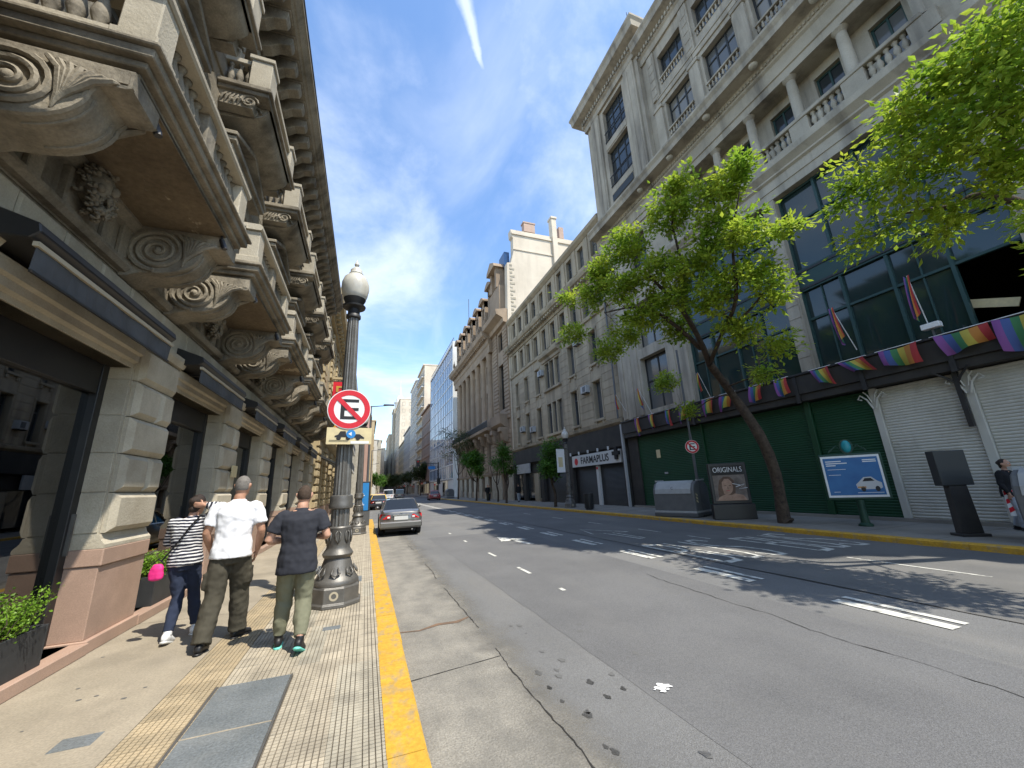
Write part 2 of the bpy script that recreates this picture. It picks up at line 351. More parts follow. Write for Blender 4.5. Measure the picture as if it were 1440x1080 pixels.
def window(parent, X, s, y0, y1, z0, z1, nv=1, nh=(.62,), fw=.07, fm='frame_grey', gm='glass_window', name='window', ax='x'):
    """frame with a pane: frame face at X, facing s; nv inner mullions, nh transoms at given fractions"""
    if gm == 'glass_window': gm = _wr.choice(('glass_window', 'glass_window', 'glass_window', 'glass_curtain', 'glass_blind'))
    w = round(y1-y0, 3); h = round(z1-z0, 3); key = (w, h, s, nv, tuple(nh), fw, fm, gm, ax)
    if key not in _wc:
        a = MB(); x0, x1 = sorted((0, -s*.08))
        def bx(u0, u1, v0, v1, d0=x0, d1=x1):
            if ax == 'x': a.box(d0, d1, u0, u1, v0, v1)
            else: a.box(u0, u1, d0, d1, v0, v1)
        bx(0, w, 0, fw); bx(0, w, h-fw, h); bx(0, fw, fw, h-fw); bx(w-fw, w, fw, h-fw)
        for i in range(nv):
            u = w*(i+1)/(nv+1); bx(u-fw*.45, u+fw*.45, fw, h-fw, x0+.004, x1-.004)
        for t in nh: bx(fw, w-fw, h*t-fw*.45, h*t+fw*.45, x0+.008, x1-.008)
        g = MB(); dd = -s*.05
        if ax == 'x': g.quad((dd, fw*.5, fw*.5), (dd, w-fw*.5, fw*.5), (dd, w-fw*.5, h-fw*.5), (dd, fw*.5, h-fw*.5))
        else: g.quad((fw*.5, dd, fw*.5), (w-fw*.5, dd, fw*.5), (w-fw*.5, dd, h-fw*.5), (fw*.5, dd, h-fw*.5))
        _wc[key] = (a.mesh('frame', fm), g.mesh('pane', gm, fix=False))
    f, g = _wc[key]; loc = (X, y0, z0) if ax == 'x' else (y0, X, z0)
    o = inst(f, name, parent, loc); inst(g, 'pane', o, (0, 0, 0)); return o
def text_mesh(txt, size, mat, name='lettering', depth=.004, shear=0, bold=0):
    cu = bpy.data.curves.new(name, 'FONT'); cu.body = txt; cu.size = size; cu.extrude = depth; cu.align_x = 'CENTER'; cu.align_y = 'CENTER'; cu.resolution_u = 4; cu.shear = shear; cu.offset = bold
    ob = bpy.data.objects.new(name, cu); COL.objects.link(ob); bpy.context.view_layer.update()
    me = bpy.data.meshes.new_from_object(ob.evaluated_get(bpy.context.evaluated_depsgraph_get())); bpy.data.objects.remove(ob)
    me.materials.clear(); me.materials.append(MATS[mat]); me.name = name; return me
def circle(r, n=40, c=(0, 0)): return [(c[0]+r*math.cos(2*math.pi*i/n), c[1]+r*math.sin(2*math.pi*i/n)) for i in range(n)]
def annulus(mb, r0, r1, y0, y1, n=40):
    rs = [[(r*math.cos(a), y, r*math.sin(a)) for a in [2*math.pi*i/n for i in range(n)]] for r, y in ((r0, y0), (r1, y0), (r1, y1), (r0, y1))]
    return mb.rings(rs, closed=True)
# ---------------------------------------------------------------- ground, road, pavements
ZR = -.10; ZW = .03; KX = .45; RX = 11.72
g = MB(); g.quad((-900, -600, -.16), (900, -600, -.16), (900, 3000, -.16), (-900, 3000, -.16)); struct(g.build('ground', 'asphalt', fix=False))
def sheet(x0, x1, y0, y1, z, ny=1): 
    a = MB()
    for i in range(ny): a.quad((x0, y0+(y1-y0)*i/ny, z), (x1, y0+(y1-y0)*i/ny, z), (x1, y0+(y1-y0)*(i+1)/ny, z), (x0, y0+(y1-y0)*(i+1)/ny, z))
    return a
road = struct(sheet(-6, 30, -25, 420, ZR).build('road', 'asphalt', fix=False))
# bus lane overlay with a ragged seam
rnd = random.Random(3)
a = MB(); xs = []
for i in range(120):
    y = -12+i*1.0; xs.append((6.62+.22*math.sin(y*.13)+rnd.uniform(-.03, .03) + (.0 if y > 6 else (6-y)*.03), y))
for (x0, y0), (x1, y1) in zip(xs, xs[1:]): a.quad((x0, y0, ZR+.004), (RX+.02, y0, ZR+.004), (RX+.02, y1, ZR+.004), (x1, y1, ZR+.004))
struct(a.build('bus_lane', 'asphalt_lane', fix=False))
def ribbon(pts, w, z):
    a = MB(); pts = [Vector((p[0], p[1])) for p in pts]; L = []
    for i, p in enumerate(pts):
        t = (pts[min(i+1, len(pts)-1)]-pts[max(i-1, 0)]).normalized(); n = Vector((-t.y, t.x)); ww = w*rnd.uniform(.35, 1.3); L.append((p+n*ww, p-n*ww))
    for (p0, q0), (p1, q1) in zip(L, L[1:]): a.quad((*p0, z), (*q0, z), (*q1, z), (*p1, z))
    return a
def wander(x0, y0, x1, y1, n, amp):
    out = []; off = 0
    for i in range(n+1):
        t = i/n; off += rnd.uniform(-amp, amp); off *= .9; out.append((x0+(x1-x0)*t+off, y0+(y1-y0)*t))
    return out
ribbon([(x-.012, y) for x, y in xs[8:70]], .022, ZR+.008).build('seam', 'crack', road, fix=False)
ribbon(wander(4.6, 1.2, 4.9, 6.5, 50, .03), .006, ZR+.006).build('crack', 'crack', road, fix=False)
# concrete gutter strip along the left kerb with broken edge
a = MB(); ge = wander(1.40, -4, 1.36, 24, 520, .012); gw = [(x+.75, y) for x, y in ge]
for (x0, y0), (x1, y1) in zip(gw, gw[1:]): a.quad((KX-.01, y0, ZR+.004), (x0, y0, ZR+.004), (x1, y1, ZR+.004), (KX-.01, y1, ZR+.004))
gut = struct(a.build('gutter', 'gutter_concrete', fix=False))
[ribbon(ge[q0:q1], .006, ZR+.008).build('edge_crack', 'crack', gut, fix=False) for q0, q1 in ((118, 160), (172, 214), (228, 262), (300, 330))]
ribbon([(.46, 5.55), (.7, 5.5), (.95, 5.62), (1.2, 5.6), (1.38, 5.72)], .035, ZR+.008).build('rust_patch', 'rust_stain', gut, fix=False)
ribbon(wander(.47, 4.2, 1.38, 4.35, 14, .0) , .006, ZR+.008).build('joint_line', 'crack', gut, fix=False)
for k in range(26):
    x = rnd.gauss(1.75, .35); y = rnd.uniform(2.2, 5.2); r = rnd.uniform(.010, .034); b = MB()
    if x < 1.45: continue
    b.poly([(x+r*(1+.3*math.sin(3*t+k))*math.cos(t), y+r*1.5*(1+.25*math.cos(2*t+k))*math.sin(t), ZR+.004) for t in [i*math.pi/7 for i in range(14)]]).build('oil_spot', 'oil_stain', road, fix=False)
pe_ = [wander(2.35, -6, 2.15, 15, 90, .012), wander(5.2, -6, 5.5, 15, 90, .006)]
a = MB()
for (p0, p1), (q0, q1) in zip(zip(pe_[0], pe_[0][1:]), zip(pe_[1], pe_[1][1:])): a.quad((*p0, ZR+.002), (*q0, ZR+.002), (*q1, ZR+.002), (*p1, ZR+.002))
a.build('resurfaced_strip', 'asphalt_dark', road, fix=False)
# painted markings (parts of the road)
def mark(x0, x1, y0, y1, z=ZR+.0085, name='lane_dash', skew=0):
    a = MB(); n = max(1, int((y1-y0)/2)); a.quad((x0+skew, y0, z), (x1+skew, y0, z), (x1, y1, z), (x0, y1, z)); a.build(name, 'paint_white', road, fix=False)
for k in range(-3, 12):
    y0 = 2.77+2.42*k; mark(5.95, 6.13, y0, y0+1.2); mark(6.24, 6.34, y0+.02, y0+1.24)
mark(6.0, 6.12, 31.5, 62); mark(6.26, 6.36, 31.5, 62)
for y0, y1 in ((6.25, 6.42), (7.7, 8.39), (9.95, 10.56), (13.0, 13.4), (15.6, 16.0)): mark(3.085, 3.155, y0, y1)
for y0, y1 in ((3.6, 5.6), (9.0, 9.9), (11.0, 12.2), (14.5, 15.6), (18, 19.2), (22, 23.2)): mark(9.14, 9.20, y0, y1)
a = MB(); z = ZR+.0085
a.poly([(4.56, 11.3, z), (4.76, 11.3, z), (4.60, 12.5, z), (4.40, 12.5, z)]); a.poly([(4.08, 12.35, z), (4.98, 12.35, z), (4.3, 13.5, z)]); a.build('arrow', 'paint_white', road, fix=False)
ol = [(7.75, 10.2), (7.95, 10.3), (7.9, 11.9), (8.45, 11.8), (7.55, 13.5), (7.2, 12.0), (7.6, 12.0), (7.75, 10.2)]
a = ribbon(ol, .05, z); a.build('arrow_outline', 'paint_white', road, fix=False)
def letters(ch, x0, w, y0, h, t=.085):
    """tall lane letters drawn as strokes"""
    st = {'B': [[(0, 0), (0, 1)], [(0, 1), (.8, .97), (.9, .76), (.75, .55), (0, .53)], [(.75, .55), (1, .4), (1, .15), (.8, .02), (0, 0)]],
          'U': [[(0, 1), (0, .2), (.25, .02), (.75, .02), (1, .2), (1, 1)]],
          'S': [[(1, .85), (.75, 1), (.25, 1), (0, .82), (.1, .6), (.9, .42), (1, .2), (.75, 0), (.25, 0), (0, .16)]],
          'O': [[(.25, 0), (.75, 0), (1, .2), (1, .8), (.75, 1), (.25, 1), (0, .8), (0, .2), (.25, 0)]]}[ch]
    a = MB()
    for s_ in st:
        pts = [(x0+w*u, y0+h*v) for u, v in s_]
        r = [random.Random(1).uniform(1, 1)]
        L = []; P = [Vector(p) for p in pts]
        for i, p in enumerate(P):
            d = P[min(i+1, len(P)-1)]-P[max(i-1, 0)]; n = Vector((-d.y, d.x)).normalized(); n = Vector((n.x*t*.5, n.y*t*1.3)); L.append((p+n, p-n))
        for (p0, q0), (p1, q1) in zip(L, L[1:]): a.quad((*p0, z), (*q0, z), (*q1, z), (*p1, z))
    a.build('painted_letter', 'paint_white', road, fix=False)
for i, ch in enumerate('BUS'): letters(ch, 6.95+i*.66, .5, 6.5, 2.6); letters(ch, 9.55+i*.62, .46, 6.3, 2.4)
# white splat and scraps of litter
for k, (dx_, dy_, r_) in enumerate(((0, 0, .035), (.05, .02, .03), (.02, .055, .022), (-.035, .03, .016), (.085, -.01, .012), (-.02, -.045, .02), (.03, -.04, .014), (-.07, .0, .008))):
    a = MB(); a.poly([(2.40+dx_+r_*1.3*math.cos(t)*(1+.35*math.sin(3*t+k)), 3.13+dy_+r_*math.sin(t)*(1+.3*math.cos(2*t+2*k)), z+.0004*k) for t in [q*math.pi/8 for q in range(16)]]); a.build('paint_splash', 'white_sign', road, fix=False)
# ---- left pavement
lw = struct(MB().box(-4.2, -1.52, -12, 24, -.2, 0).build('pavement_left', 'concrete_walk'))
MB().box(-1.52, .2, -12, 24, -.2, -.013).build('tile_bed', 'joint', lw)
struct(MB().box(-30, 0.2, 24, 60, -.2, -.002).build('pavement_far_left', 'concrete_walk'))
def tile_mesh(nx, ny, mat, name='tile', w=.2, g_=.005):
    a = MB(); px = (w-g_)/nx; py = (w-g_)/ny; q = .0045; e = .0016
    for i in range(nx):
        for j in range(ny):
            x0 = g_/2+i*px+q*.6; x1 = g_/2+(i+1)*px-q*.6; y0 = g_/2+j*py+q*.6; y1 = g_/2+(j+1)*py-q*.6; o = len(a.v)
            a.v += [(x0, y0, -.012), (x1, y0, -.012), (x1, y1, -.012), (x0, y1, -.012), (x0+e, y0+e, 0), (x1-e, y0+e, 0), (x1-e, y1-e, 0), (x0+e, y1-e, 0)]
            a.f += [(o+4, o+5, o+6, o+7)] + [(o+k, o+(k+1) % 4, o+4+(k+1) % 4, o+4+k) for k in range(4)]
    return a.mesh(name, mat, fix=False)
TY = tile_mesh(5, 5, 'tile_yellow'); TCm = tile_mesh(5, 5, 'tile_cream'); TG = tile_mesh(5, 5, 'tile_grey'); TB_ = tile_mesh(5, 1, 'tile_cream'); TBx = tile_mesh(1, 5, 'tile_grey')

tiles = 0; stuffA = MB(); stuffB = MB()
for iy in range(-20, 120):
    y = 2.2+.2*iy
    for ix in range(9):
        x = -1.535+.195*ix; x = -1.52+.2*ix if ix < 2 else -1.12+.19*(ix-2)
        if ix == 8: x = .015
        if x+.15 > .2: continue
        if -1.15 < x < -.6 and y < 4.58: continue            # slab covers
        if ix < 2: me = TY
        elif y < 4.75: me = TCm if x < -.3 or y > 4.55 else TG
        else: me = TB_ if (int((y-4.7)/1.2)+ix) % 5 else TG
        if y > 1.5 and y < 8.2 and tiles < 300:
            o = inst(me, 'paving_tile', lw, (x, y, rnd.uniform(-.0015, .0012))); tiles += 1
        elif y > 8:
            for k in range(5):
                xx = x+.003+.0385*k
                (stuffA if ix < 2 else stuffB).quad((xx, y+.006, -.001), (xx+.032, y+.006, -.001), (xx+.032, y+.194, -.001), (xx, y+.194, -.001))
for st, mt in ((stuffA, 'tile_yellow'), (stuffB, 'tile_cream')):
    o = st.build('paving_tiles_beyond', mt, lw, fix=False); o['kind'] = 'stuff'
for k in range(4):
    y0 = 1.38+.81*k-.0; MB().box(-1.13, -.575, y0, y0+.804, -.06, .002).build('slab_cover', 'slate', lw, bevel=.004)
for k in range(3): MB().box(-1.13, -.575, 2.178+.81*k, 2.194+.81*k, -.02, .0032).build('slab_seam', 'concrete_walk', lw)
MB().box(-1.155, -1.133, 1.9, 4.62, -.05, .003).build('slab_frame', 'iron', lw); MB().box(-.572, -.556, 1.9, 4.62, -.05, .003).build('slab_frame', 'iron', lw)
MB().box(-1.93, -1.70, 4.02, 4.19, -.05, .002).build('inspection_cover', 'slate', lw)
MB().box(-.42, -.22, 5.75, 5.88, -.05, .003).build('inspection_cover', 'slate', lw)
MB().box(-.95, -.55, 9.6, 10.6, -.05, .003).build('inspection_cover', 'slate', lw); MB().box(-.45, .0, 8.4, 8.9, -.05, .003).build('inspection_cover', 'slate', lw)
for p in (wander(-2.85, 3.0, -1.6, 3.25, 16, .0), wander(-2.85, 7.3, -1.6, 7.2, 16, 0)):
    ribbon(p, .0035, .003).build('joint_line', 'crack', lw, fix=False)
for k in range(16):
    x = rnd.uniform(-2.7, -1.6); y = rnd.uniform(3.0, 7); b = MB(); r = rnd.uniform(.008, .018)
    b.poly([(x+r*math.cos(t)*1.4, y+r*math.sin(t), .003) for t in [i*math.pi/4 for i in range(8)]]).build('gum_spot', 'oil_stain', lw, fix=False)
# ---- kerbs: stones laid end to end
kl = part('kerb_left'); struct(kl)
kp = [(.2, -.2), (KX, -.2), (KX, -.018), (KX-.02, .004), (.2, .004)]
km = MB().prism(kp, 'y', 0, .995).mesh('kerb_stone', 'kerb_yellow')
for k in range(-4, 26): inst(km, 'kerb_stone', kl, (rnd.uniform(-.004, .004), k*1.0, rnd.uniform(-.003, .002)))
kr = part('kerb_right'); struct(kr)
kp2 = [(RX, -.2), (RX+.22, -.2), (RX+.22, ZW+.006), (RX+.035, ZW+.006), (RX, ZW-.02)]
km2 = MB().prism(kp2, 'y', 0, 1.194).mesh('kerb_stone', 'kerb_yellow')
for k in range(-3, 60): inst(km2, 'kerb_stone', kr, (rnd.uniform(-.006, .006), k*1.2, rnd.uniform(-.004, .003)))
rw = struct(MB().box(RX+.22, 17, -12, 73, -.2, ZW).build('pavement_right', 'walk_far'))
for k in range(0, 22): MB().box(RX+.24, 15.3, -1+k*1.6, -.985+k*1.6, ZW, ZW+.002).build('joint_line', 'joint', rw, fix=False)
struct(MB().box(RX+.6, 40, 82, 420, -.2, ZW).build('pavement_far_right', 'walk_far'))
# ---------------------------------------------------------------- left: ornate stone building
PER = 3.4; C0 = 4.75; NB = 6; F = -2.95
LB = thing('ornate_stone_building', 'weathered beige stone building with scrolled balconies and bossed piers over dark shop windows', 'building', (0, 0, 0))
def bayparts(build, ks, dy0):
    """build the parts of one bay once (list of top parts), copy for the other bays"""
    first = build()
    for k in ks[1:]:
        for o in first: copytree(o, LB, (0, PER*(k-ks[0]), 0))
ks = list(range(0, NB)); c = C0
y_end = C0+PER*NB-1.6   # 23.55
# shell behind everything
wm = MB()
shop = [(c+PER*k-.93, c+PER*k+1.49, .12, 3.3) for k in range(-2, NB)]
wall_holes(wm, -3.6, F-.02, -6, y_end, 0, 4.3, shop)
upper = [(c+PER*k-.62, c+PER*k+.62, 5.35, 7.55) for k in range(-2, NB)] + [(c+PER*k-.58, c+PER*k+.58, 9.5, 11.3) for k in range(-2, NB)]
wall_holes(wm, -3.5, F, -6, y_end, 4.3, 12.0, upper)
wm.build('wall', 'stone', LB)
MB().box(-9, -8.9, -6, y_end, 0, 13).box(-8.9, -3.6, -6, y_end, 3.4, 3.5).box(-8.9, -3.6, -6, y_end, 12.3, 12.5).box(-9, -3.5, y_end-.2, y_end, 0, 12.4).box(-9, -3.5, -6, -5.8, 0, 12.4).build('inner_wall', 'dark_band', LB)
def pier():
    p0, p1 = c+1.46, c+2.50; P = part('pier', LB)
    MB().box(F-.55, F+.13, p0-.03, p1+.03, 0, .14).build('base_course', 'granite', P, bevel=.008)
    MB().box(F-.55, F+.08, p0, p1, .14, .90).build('plinth_slab', 'granite', P, bevel=.006)
    MB().box(F-.55, F+.105, p0-.015, p1+.015, .905, 1.10).build('plinth_band', 'granite', P, bevel=.012)
    MB().prism([(F-.55, 1.10), (F+.10, 1.10), (F+.10, 1.14), (F+.05, 1.20), (F+.03, 1.26), (F-.55, 1.26)], 'y', p0-.012, p1+.012).build('base_moulding', 'stone_pale', P)
    MB().box(F-.5, F+.02, p0, p1, 1.26, 3.62).build('pier_core', 'stone_pale', P)
    z = 1.27; hh = .455
    for i in range(5):
        zb = z+i*.468
        # flat return stones of the reveal
        MB().box(F-.49, F+.005, p0-.012, p0, zb+.006, zb+hh+.006).build('reveal_stone', 'stone_pale', P, bevel=.004)
        if i % 2 == 0: block(P, 'stone_block', F+.02, 1, p0+.02, p1-.02, zb, zb+hh, .105, .06, 'stone_pale')
        else:
            m_ = p0+(p1-p0)*.60
            block(P, 'stone_block', F+.02, 1, p0+.02, m_-.01, zb, zb+hh, .105, .06, 'stone_pale'); block(P, 'stone_block', F+.02, 1, m_+.01, p1-.02, zb, zb+hh, .105, .06, 'stone_pale')
    MB().prism([(F, 3.60), (F+.13, 3.60), (F+.17, 3.68), (F+.17, 3.74), (F, 3.78)], 'y', p0-.02, p1+.02).build('impost', 'stone_pale', P)
    # frieze stones above the pier
    for i, (a0, a1) in enumerate(((c+1.02, c+1.84), (c+1.86, c+2.66))): block(P, 'frieze_stone', F, 1, a0, a1, 3.80, 4.24, .05, .02, 'stone_pale')
    return [P]
bayparts(pier, [-1]+ks, 0) if False else None
_pp = pier()
for k in [-2, -1]+list(range(1, NB)): [copytree(o, LB, (0, PER*k, 0)) for o in _pp]
def shopfront():
    y0, y1 = c-.90, c+1.46; G = part('shop_window', LB)
    MB().box(-3.75, F+.14, y0, y1, 0, .12).build('granite_step', 'granite', G, bevel=.008)
    a = MB(); X = -3.22
    a.box(X-.05, X+.03, y0, y0+.07, .12, 3.3).box(X-.05, X+.05, y1-.13, y1, .12, 3.3).box(X-.05, X+.03, y0+.07, y1-.13, .12, .20).box(X-.05, X+.04, y0+.07, y1-.13, 2.92, 3.3)
    a.build('frame', 'black_metal', G, bevel=.005)
    MB().box(X-.035, X-.027, y0+.05, y1-.1, .16, 2.96).build('pane', 'shop_glass', G)
    MB().box(X+.05, X+.085, y1-.085, y1-.06, 1.05, 1.5).build('door_handle', 'iron', G)
    return [G]
def lintel():
    y0, y1 = c-.90, c+1.46; L = part('lintel', LB)
    MB().prism([(F-.5, 3.3), (F+.0, 3.3), (F+.0, 3.36), (F+.05, 3.38), (F+.05, 3.46), (F+.09, 3.48), (F+.09, 3.60), (F-.5, 3.6)], 'y', y0-.004, y1+.004).build('lintel_stone', 'stone_pale', L)
    for i in range(3): block(L, 'frieze_stone', F, 1, c-.72+i*.58, c-.16+i*.58, 3.82, 4.24, .045, .02, 'stone_pale')
    return [L]
def awning():
    y0, y1 = c-1.0, c+1.42; A = part('awning', LB)
    MB().prism([(F+.02, 3.66), (F+.36, 3.66), (F+.42, 3.72), (F+.40, 3.80), (F+.02, 3.94)], 'y', y0, y1).build('cassette', 'black_metal', A, bevel=.01)
    MB().box(F+.37, F+.41, y0+.03, y1-.03, 3.605, 3.645).build('front_bar', 'beige_metal', A)
    a = MB(); n = 22; top = []; bot = []
    for i in range(n+1):
        y = y0+.05+(y1-y0-.1)*i/n; top.append((F+.39+.006*math.sin(i*.9), y, 3.602)); bot.append((F+.385+.014*math.sin(i*1.3), y, 3.40+.008*math.sin(i*.7)))
    for i in range(n): a.quad(top[i], bot[i], bot[i+1], top[i+1])
    o = a.build('valance', 'grey_fabric', A, fix=False); s_ = o.modifiers.new('thick', 'SOLIDIFY'); s_.thickness = .006
    MB().box(F+.38, F+.40, y0+.05, y1-.05, 3.385, 3.405).build('hem_bar', 'black_metal', A)
    for q in (.2, .8):
        yy = y0+(y1-y0)*q; MB().box(F+.09, F+.38, yy-.012, yy+.012, 3.60, 3.63).build('arm', 'black_metal', A)
    return [A]
# console: scrolled bracket carved from one stone
def console_mesh(w, L, h):
    a = MB(); pr = [(0, h), (L, h), (L, h-.17), (L-.03, h-.19), (L-.20, h-.20), (L-.22, h-.24)]
    for i in range(9):
        t = math.pi/2*i/8; pr.append((.33+ (L-.58)*math.cos(t)*1.0, (h-.27)*(1-math.sin(t)) -.02))
    pr += [(.2, -.035), (.08, -.09), (0, -.10)]
    a.prism(pr, 'y', -w/2, w/2)
    for s in (-1, 1):
        yy = s*(w/2)
        sp = []; rr = []
        for i in range(61):
            t = i/60; th = -math.pi*.5-t*math.pi*6.2; r = .27*(1-t)**.85+.022; sp.append((.33+r*math.cos(th), yy+s*.012, .29+r*math.sin(th)*.98)); rr.append(.032*(1-.40*t))
        a.tube(sp, rr, 6); a.ball((.33, yy, .29), (.055, .045, .055), 8, 6)
        for j in range(7):
            u = j/6; ex = .52+.40*u; ez = h-.05-.10*u; sx_, sz_ = .60, .10+.05*u
            pts = [(sx_, yy, sz_), (sx_+.03+.06*u, yy+s*.02, sz_+.12), ((sx_+ex)/2+.05, yy+s*.035, (sz_+ez)/2+.10-.02*u), (ex, yy+s*.03, ez-.03), (ex+.03, yy+s*.0, ez-.01)]
            a.tube(pts, [.010, .024, .030, .022, .006], 6)
        # edge fillet following the underside
        a.tube([(p, yy-s*.012, q+.015) for p, q in pr[2:-3]], .022, 5)
        # end tablet
        a.box(L-.2, L-.02, yy-.012 if s < 0 else yy-.004, yy+.004 if s < 0 else yy+.012, h-.15, h-.04)
    # sunk panel frame under the curve and end face
    a.tube([(p+.006, -w*.28, q-.006) for p, q in pr[6:14]], .014, 4); a.tube([(p+.006, w*.28, q-.006) for p, q in pr[6:14]], .014, 4)
    return a
rndm = random.Random(11)
def mask_mesh():
    a = MB(); a.ball((.10, 0, .38), (.17, .15, .20), 14, 10)                        # face
    a.ball((.27, 0, .36), (.045, .035, .06), 8, 6); a.ball((.22, .06, .44), (.04, .055, .022), 8, 5); a.ball((.22, -.06, .44), (.04, .055, .022), 8, 5)  # nose, brows
    a.ball((.22, .055, .40), (.02, .024, .016), 6, 5); a.ball((.22, -.055, .40), (.02, .024, .016), 6, 5); a.ball((.24, 0, .28), (.03, .06, .014), 8, 5)
    a.ball((.21, .09, .33), (.04, .045, .05), 7, 5); a.ball((.21, -.09, .33), (.04, .045, .05), 7, 5)
    for k in range(70):                                                               # curls of hair and beard
        t = rndm.uniform(0, 2*math.pi); up = math.sin(t); r = .19+rndm.uniform(-.02, .035)
        y = r*math.cos(t)*.98; z = .38+r*up*1.25; 
        if up < 0: z -= .05*rndm.random(); 
        x = .12+rndm.uniform(-.05, .09); q = rndm.uniform(.022, .042)
        sp = [(x+q*.6*math.cos(i*1.1), y+q*math.sin(i*1.1)*(1-i*.07), z-q*.5*i*.6) for i in range(6)]; a.tube(sp, [.02, .024, .022, .019, .015, .008], 5)
    for k in range(24):
        y = rndm.uniform(-.11, .11); z = .20+rndm.uniform(-.12, .05); x = .2+rndm.uniform(-.03, .05)
        a.tube([(x, y, z+.06), (x+.02, y*1.05+.012, z+.03), (x+.005, y*1.02-.01, z), (x+.015, y*.9, z-.03)], [.014, .02, .018, .007], 5)
    return a
def console_zone():
    out = []; z0 = 4.3; Z = part('console_band', LB)
    MB().prism([(F, z0-.03), (F+.07, z0-.03), (F+.11, z0+.02), (F+.11, z0+.06), (F, z0+.11)], 'y', c-1.37, c+2.03).build('belt_moulding', 'stone', Z)
    for dy, w in ((-.86, .20), (-.52, .16), (.52, .16), (.86, .20)): MB().box(F, F+.05, c+dy-w/2, c+dy+w/2, z0+.10, 4.93).build('panel_strip', 'stone', Z, bevel=.008)
    MB().prism([(F, 4.80), (F+.06, 4.82), (F+.13, 4.90), (F+.13, 4.945), (F, 4.945)], 'y', c-1.44, c+1.44).build('bed_moulding', 'stone', Z)
    MB().box(F, F+.03, c+1.52, c+1.88, z0+.14, 4.85).build('sunk_panel', 'stone', Z, bevel=.02)
    block(Z, 'keystone', F, 1, c-.19, c+.19, 4.32, 4.80, .08, .02, 'stone')
    out.append(Z)
    for dy in (-1.13, 1.13):
        o = console_mesh(.40, 1.02, .62).build('console', 'stone', LB, loc=(F+.0, c+dy, 4.325), autos=35); out.append(o)
    o = mask_mesh().build('carved_mask', 'stone', LB, loc=(F+.05, c, 4.34), smooth=True); out.append(o)
    for dy in (-.9, .9):
        a = MB(); a.lathe([(.03, 0), (.035, .10), (.03, .14)], 10); lampo = part('spotlight', LB, (F+.98, c+dy*1.0, 4.74))
        b_ = a.build('lamp_body', 'black_metal', lampo); b_.rotation_euler = (0, R(160), 0); b_.location = (0, 0, .14)
        MB().box(-.012, .012, -.012, .012, .12, .205).build('mount', 'black_metal', lampo); out.append(lampo)
    return out
balu = MB().lathe([(.05, 0), (.05, .03), (.032, .05), (.03, .08), (.062, .17), (.066, .22), (.05, .30), (.026, .40), (.024, .44), (.045, .46), (.05, .50)], 10).mesh('baluster', 'stone', True)
def balcony():
    B = part('balcony', LB); X1 = F+1.17; y0, y1 = c-1.42, c+1.42; z = 4.95
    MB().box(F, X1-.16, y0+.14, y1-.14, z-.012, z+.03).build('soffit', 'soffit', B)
    a = MB()   # stepped slab edge running round three sides
    for d, za, zb in ((.16, -.01, .07), (.10, .07, .14), (.04, .14, .235), (.0, .235, .275), (.03, .275, .31)): a.box(F, X1-d, y0+d, y1-d, z+za+ (.0015 if d == .16 else 0), z+zb)
    a.build('slab', 'stone', B, bevel=.01)
    zt = z+.31
    a = MB(); a.box(X1-.36, X1-.10, y0+.10, y1-.10, zt, zt+.12).box(F, X1-.36, y0+.10, y0+.34, zt, zt+.12).box(F, X1-.36, y1-.34, y1-.10, zt, zt+.12); a.build('plinth', 'stone_pale', B, bevel=.01)
    for yy in (y0+.26, y1-.26, ):
        P = MB(); P.box(X1-.40, X1-.07, yy-.17, yy+.17, zt+.0, zt+.13).box(X1-.37, X1-.10, yy-.14, yy+.14, zt+.13, zt+.62); P.build('pedestal', 'stone_pale', B, bevel=.012)
    MB().box(X1-.33, X1-.13, c-.12, c+.12, zt+.12, zt+.62).build('pedestal', 'stone', B, bevel=.012)
    for i in range(7):
        for s in (-1, 1): inst(balu, 'baluster', B, (X1-.23, c+s*(.22+.135*i), zt+.12))
    for i in range(4): inst(balu, 'baluster', B, (F+.16+.155*i, y0+.22, zt+.12)); inst(balu, 'baluster', B, (F+.16+.155*i, y1-.22, zt+.12))
    a = MB(); rp = lambda q: [(q-.14, .62), (q+.14, .62), (q+.16, .65), (q+.16, .70), (q+.12, .73), (q-.12, .73), (q-.16, .70), (q-.16, .65)]
    a.prism([(p, zt+q) for p, q in rp(X1-.23)], 'y', y0+.08, y1-.08)
    for yy in (y0+.22, y1-.22): a.prism([(p, zt+q-.002) for p, q in rp(yy)], 'x', F, X1-.30)
    a.build('handrail', 'stone_pale', B)
    return [B]
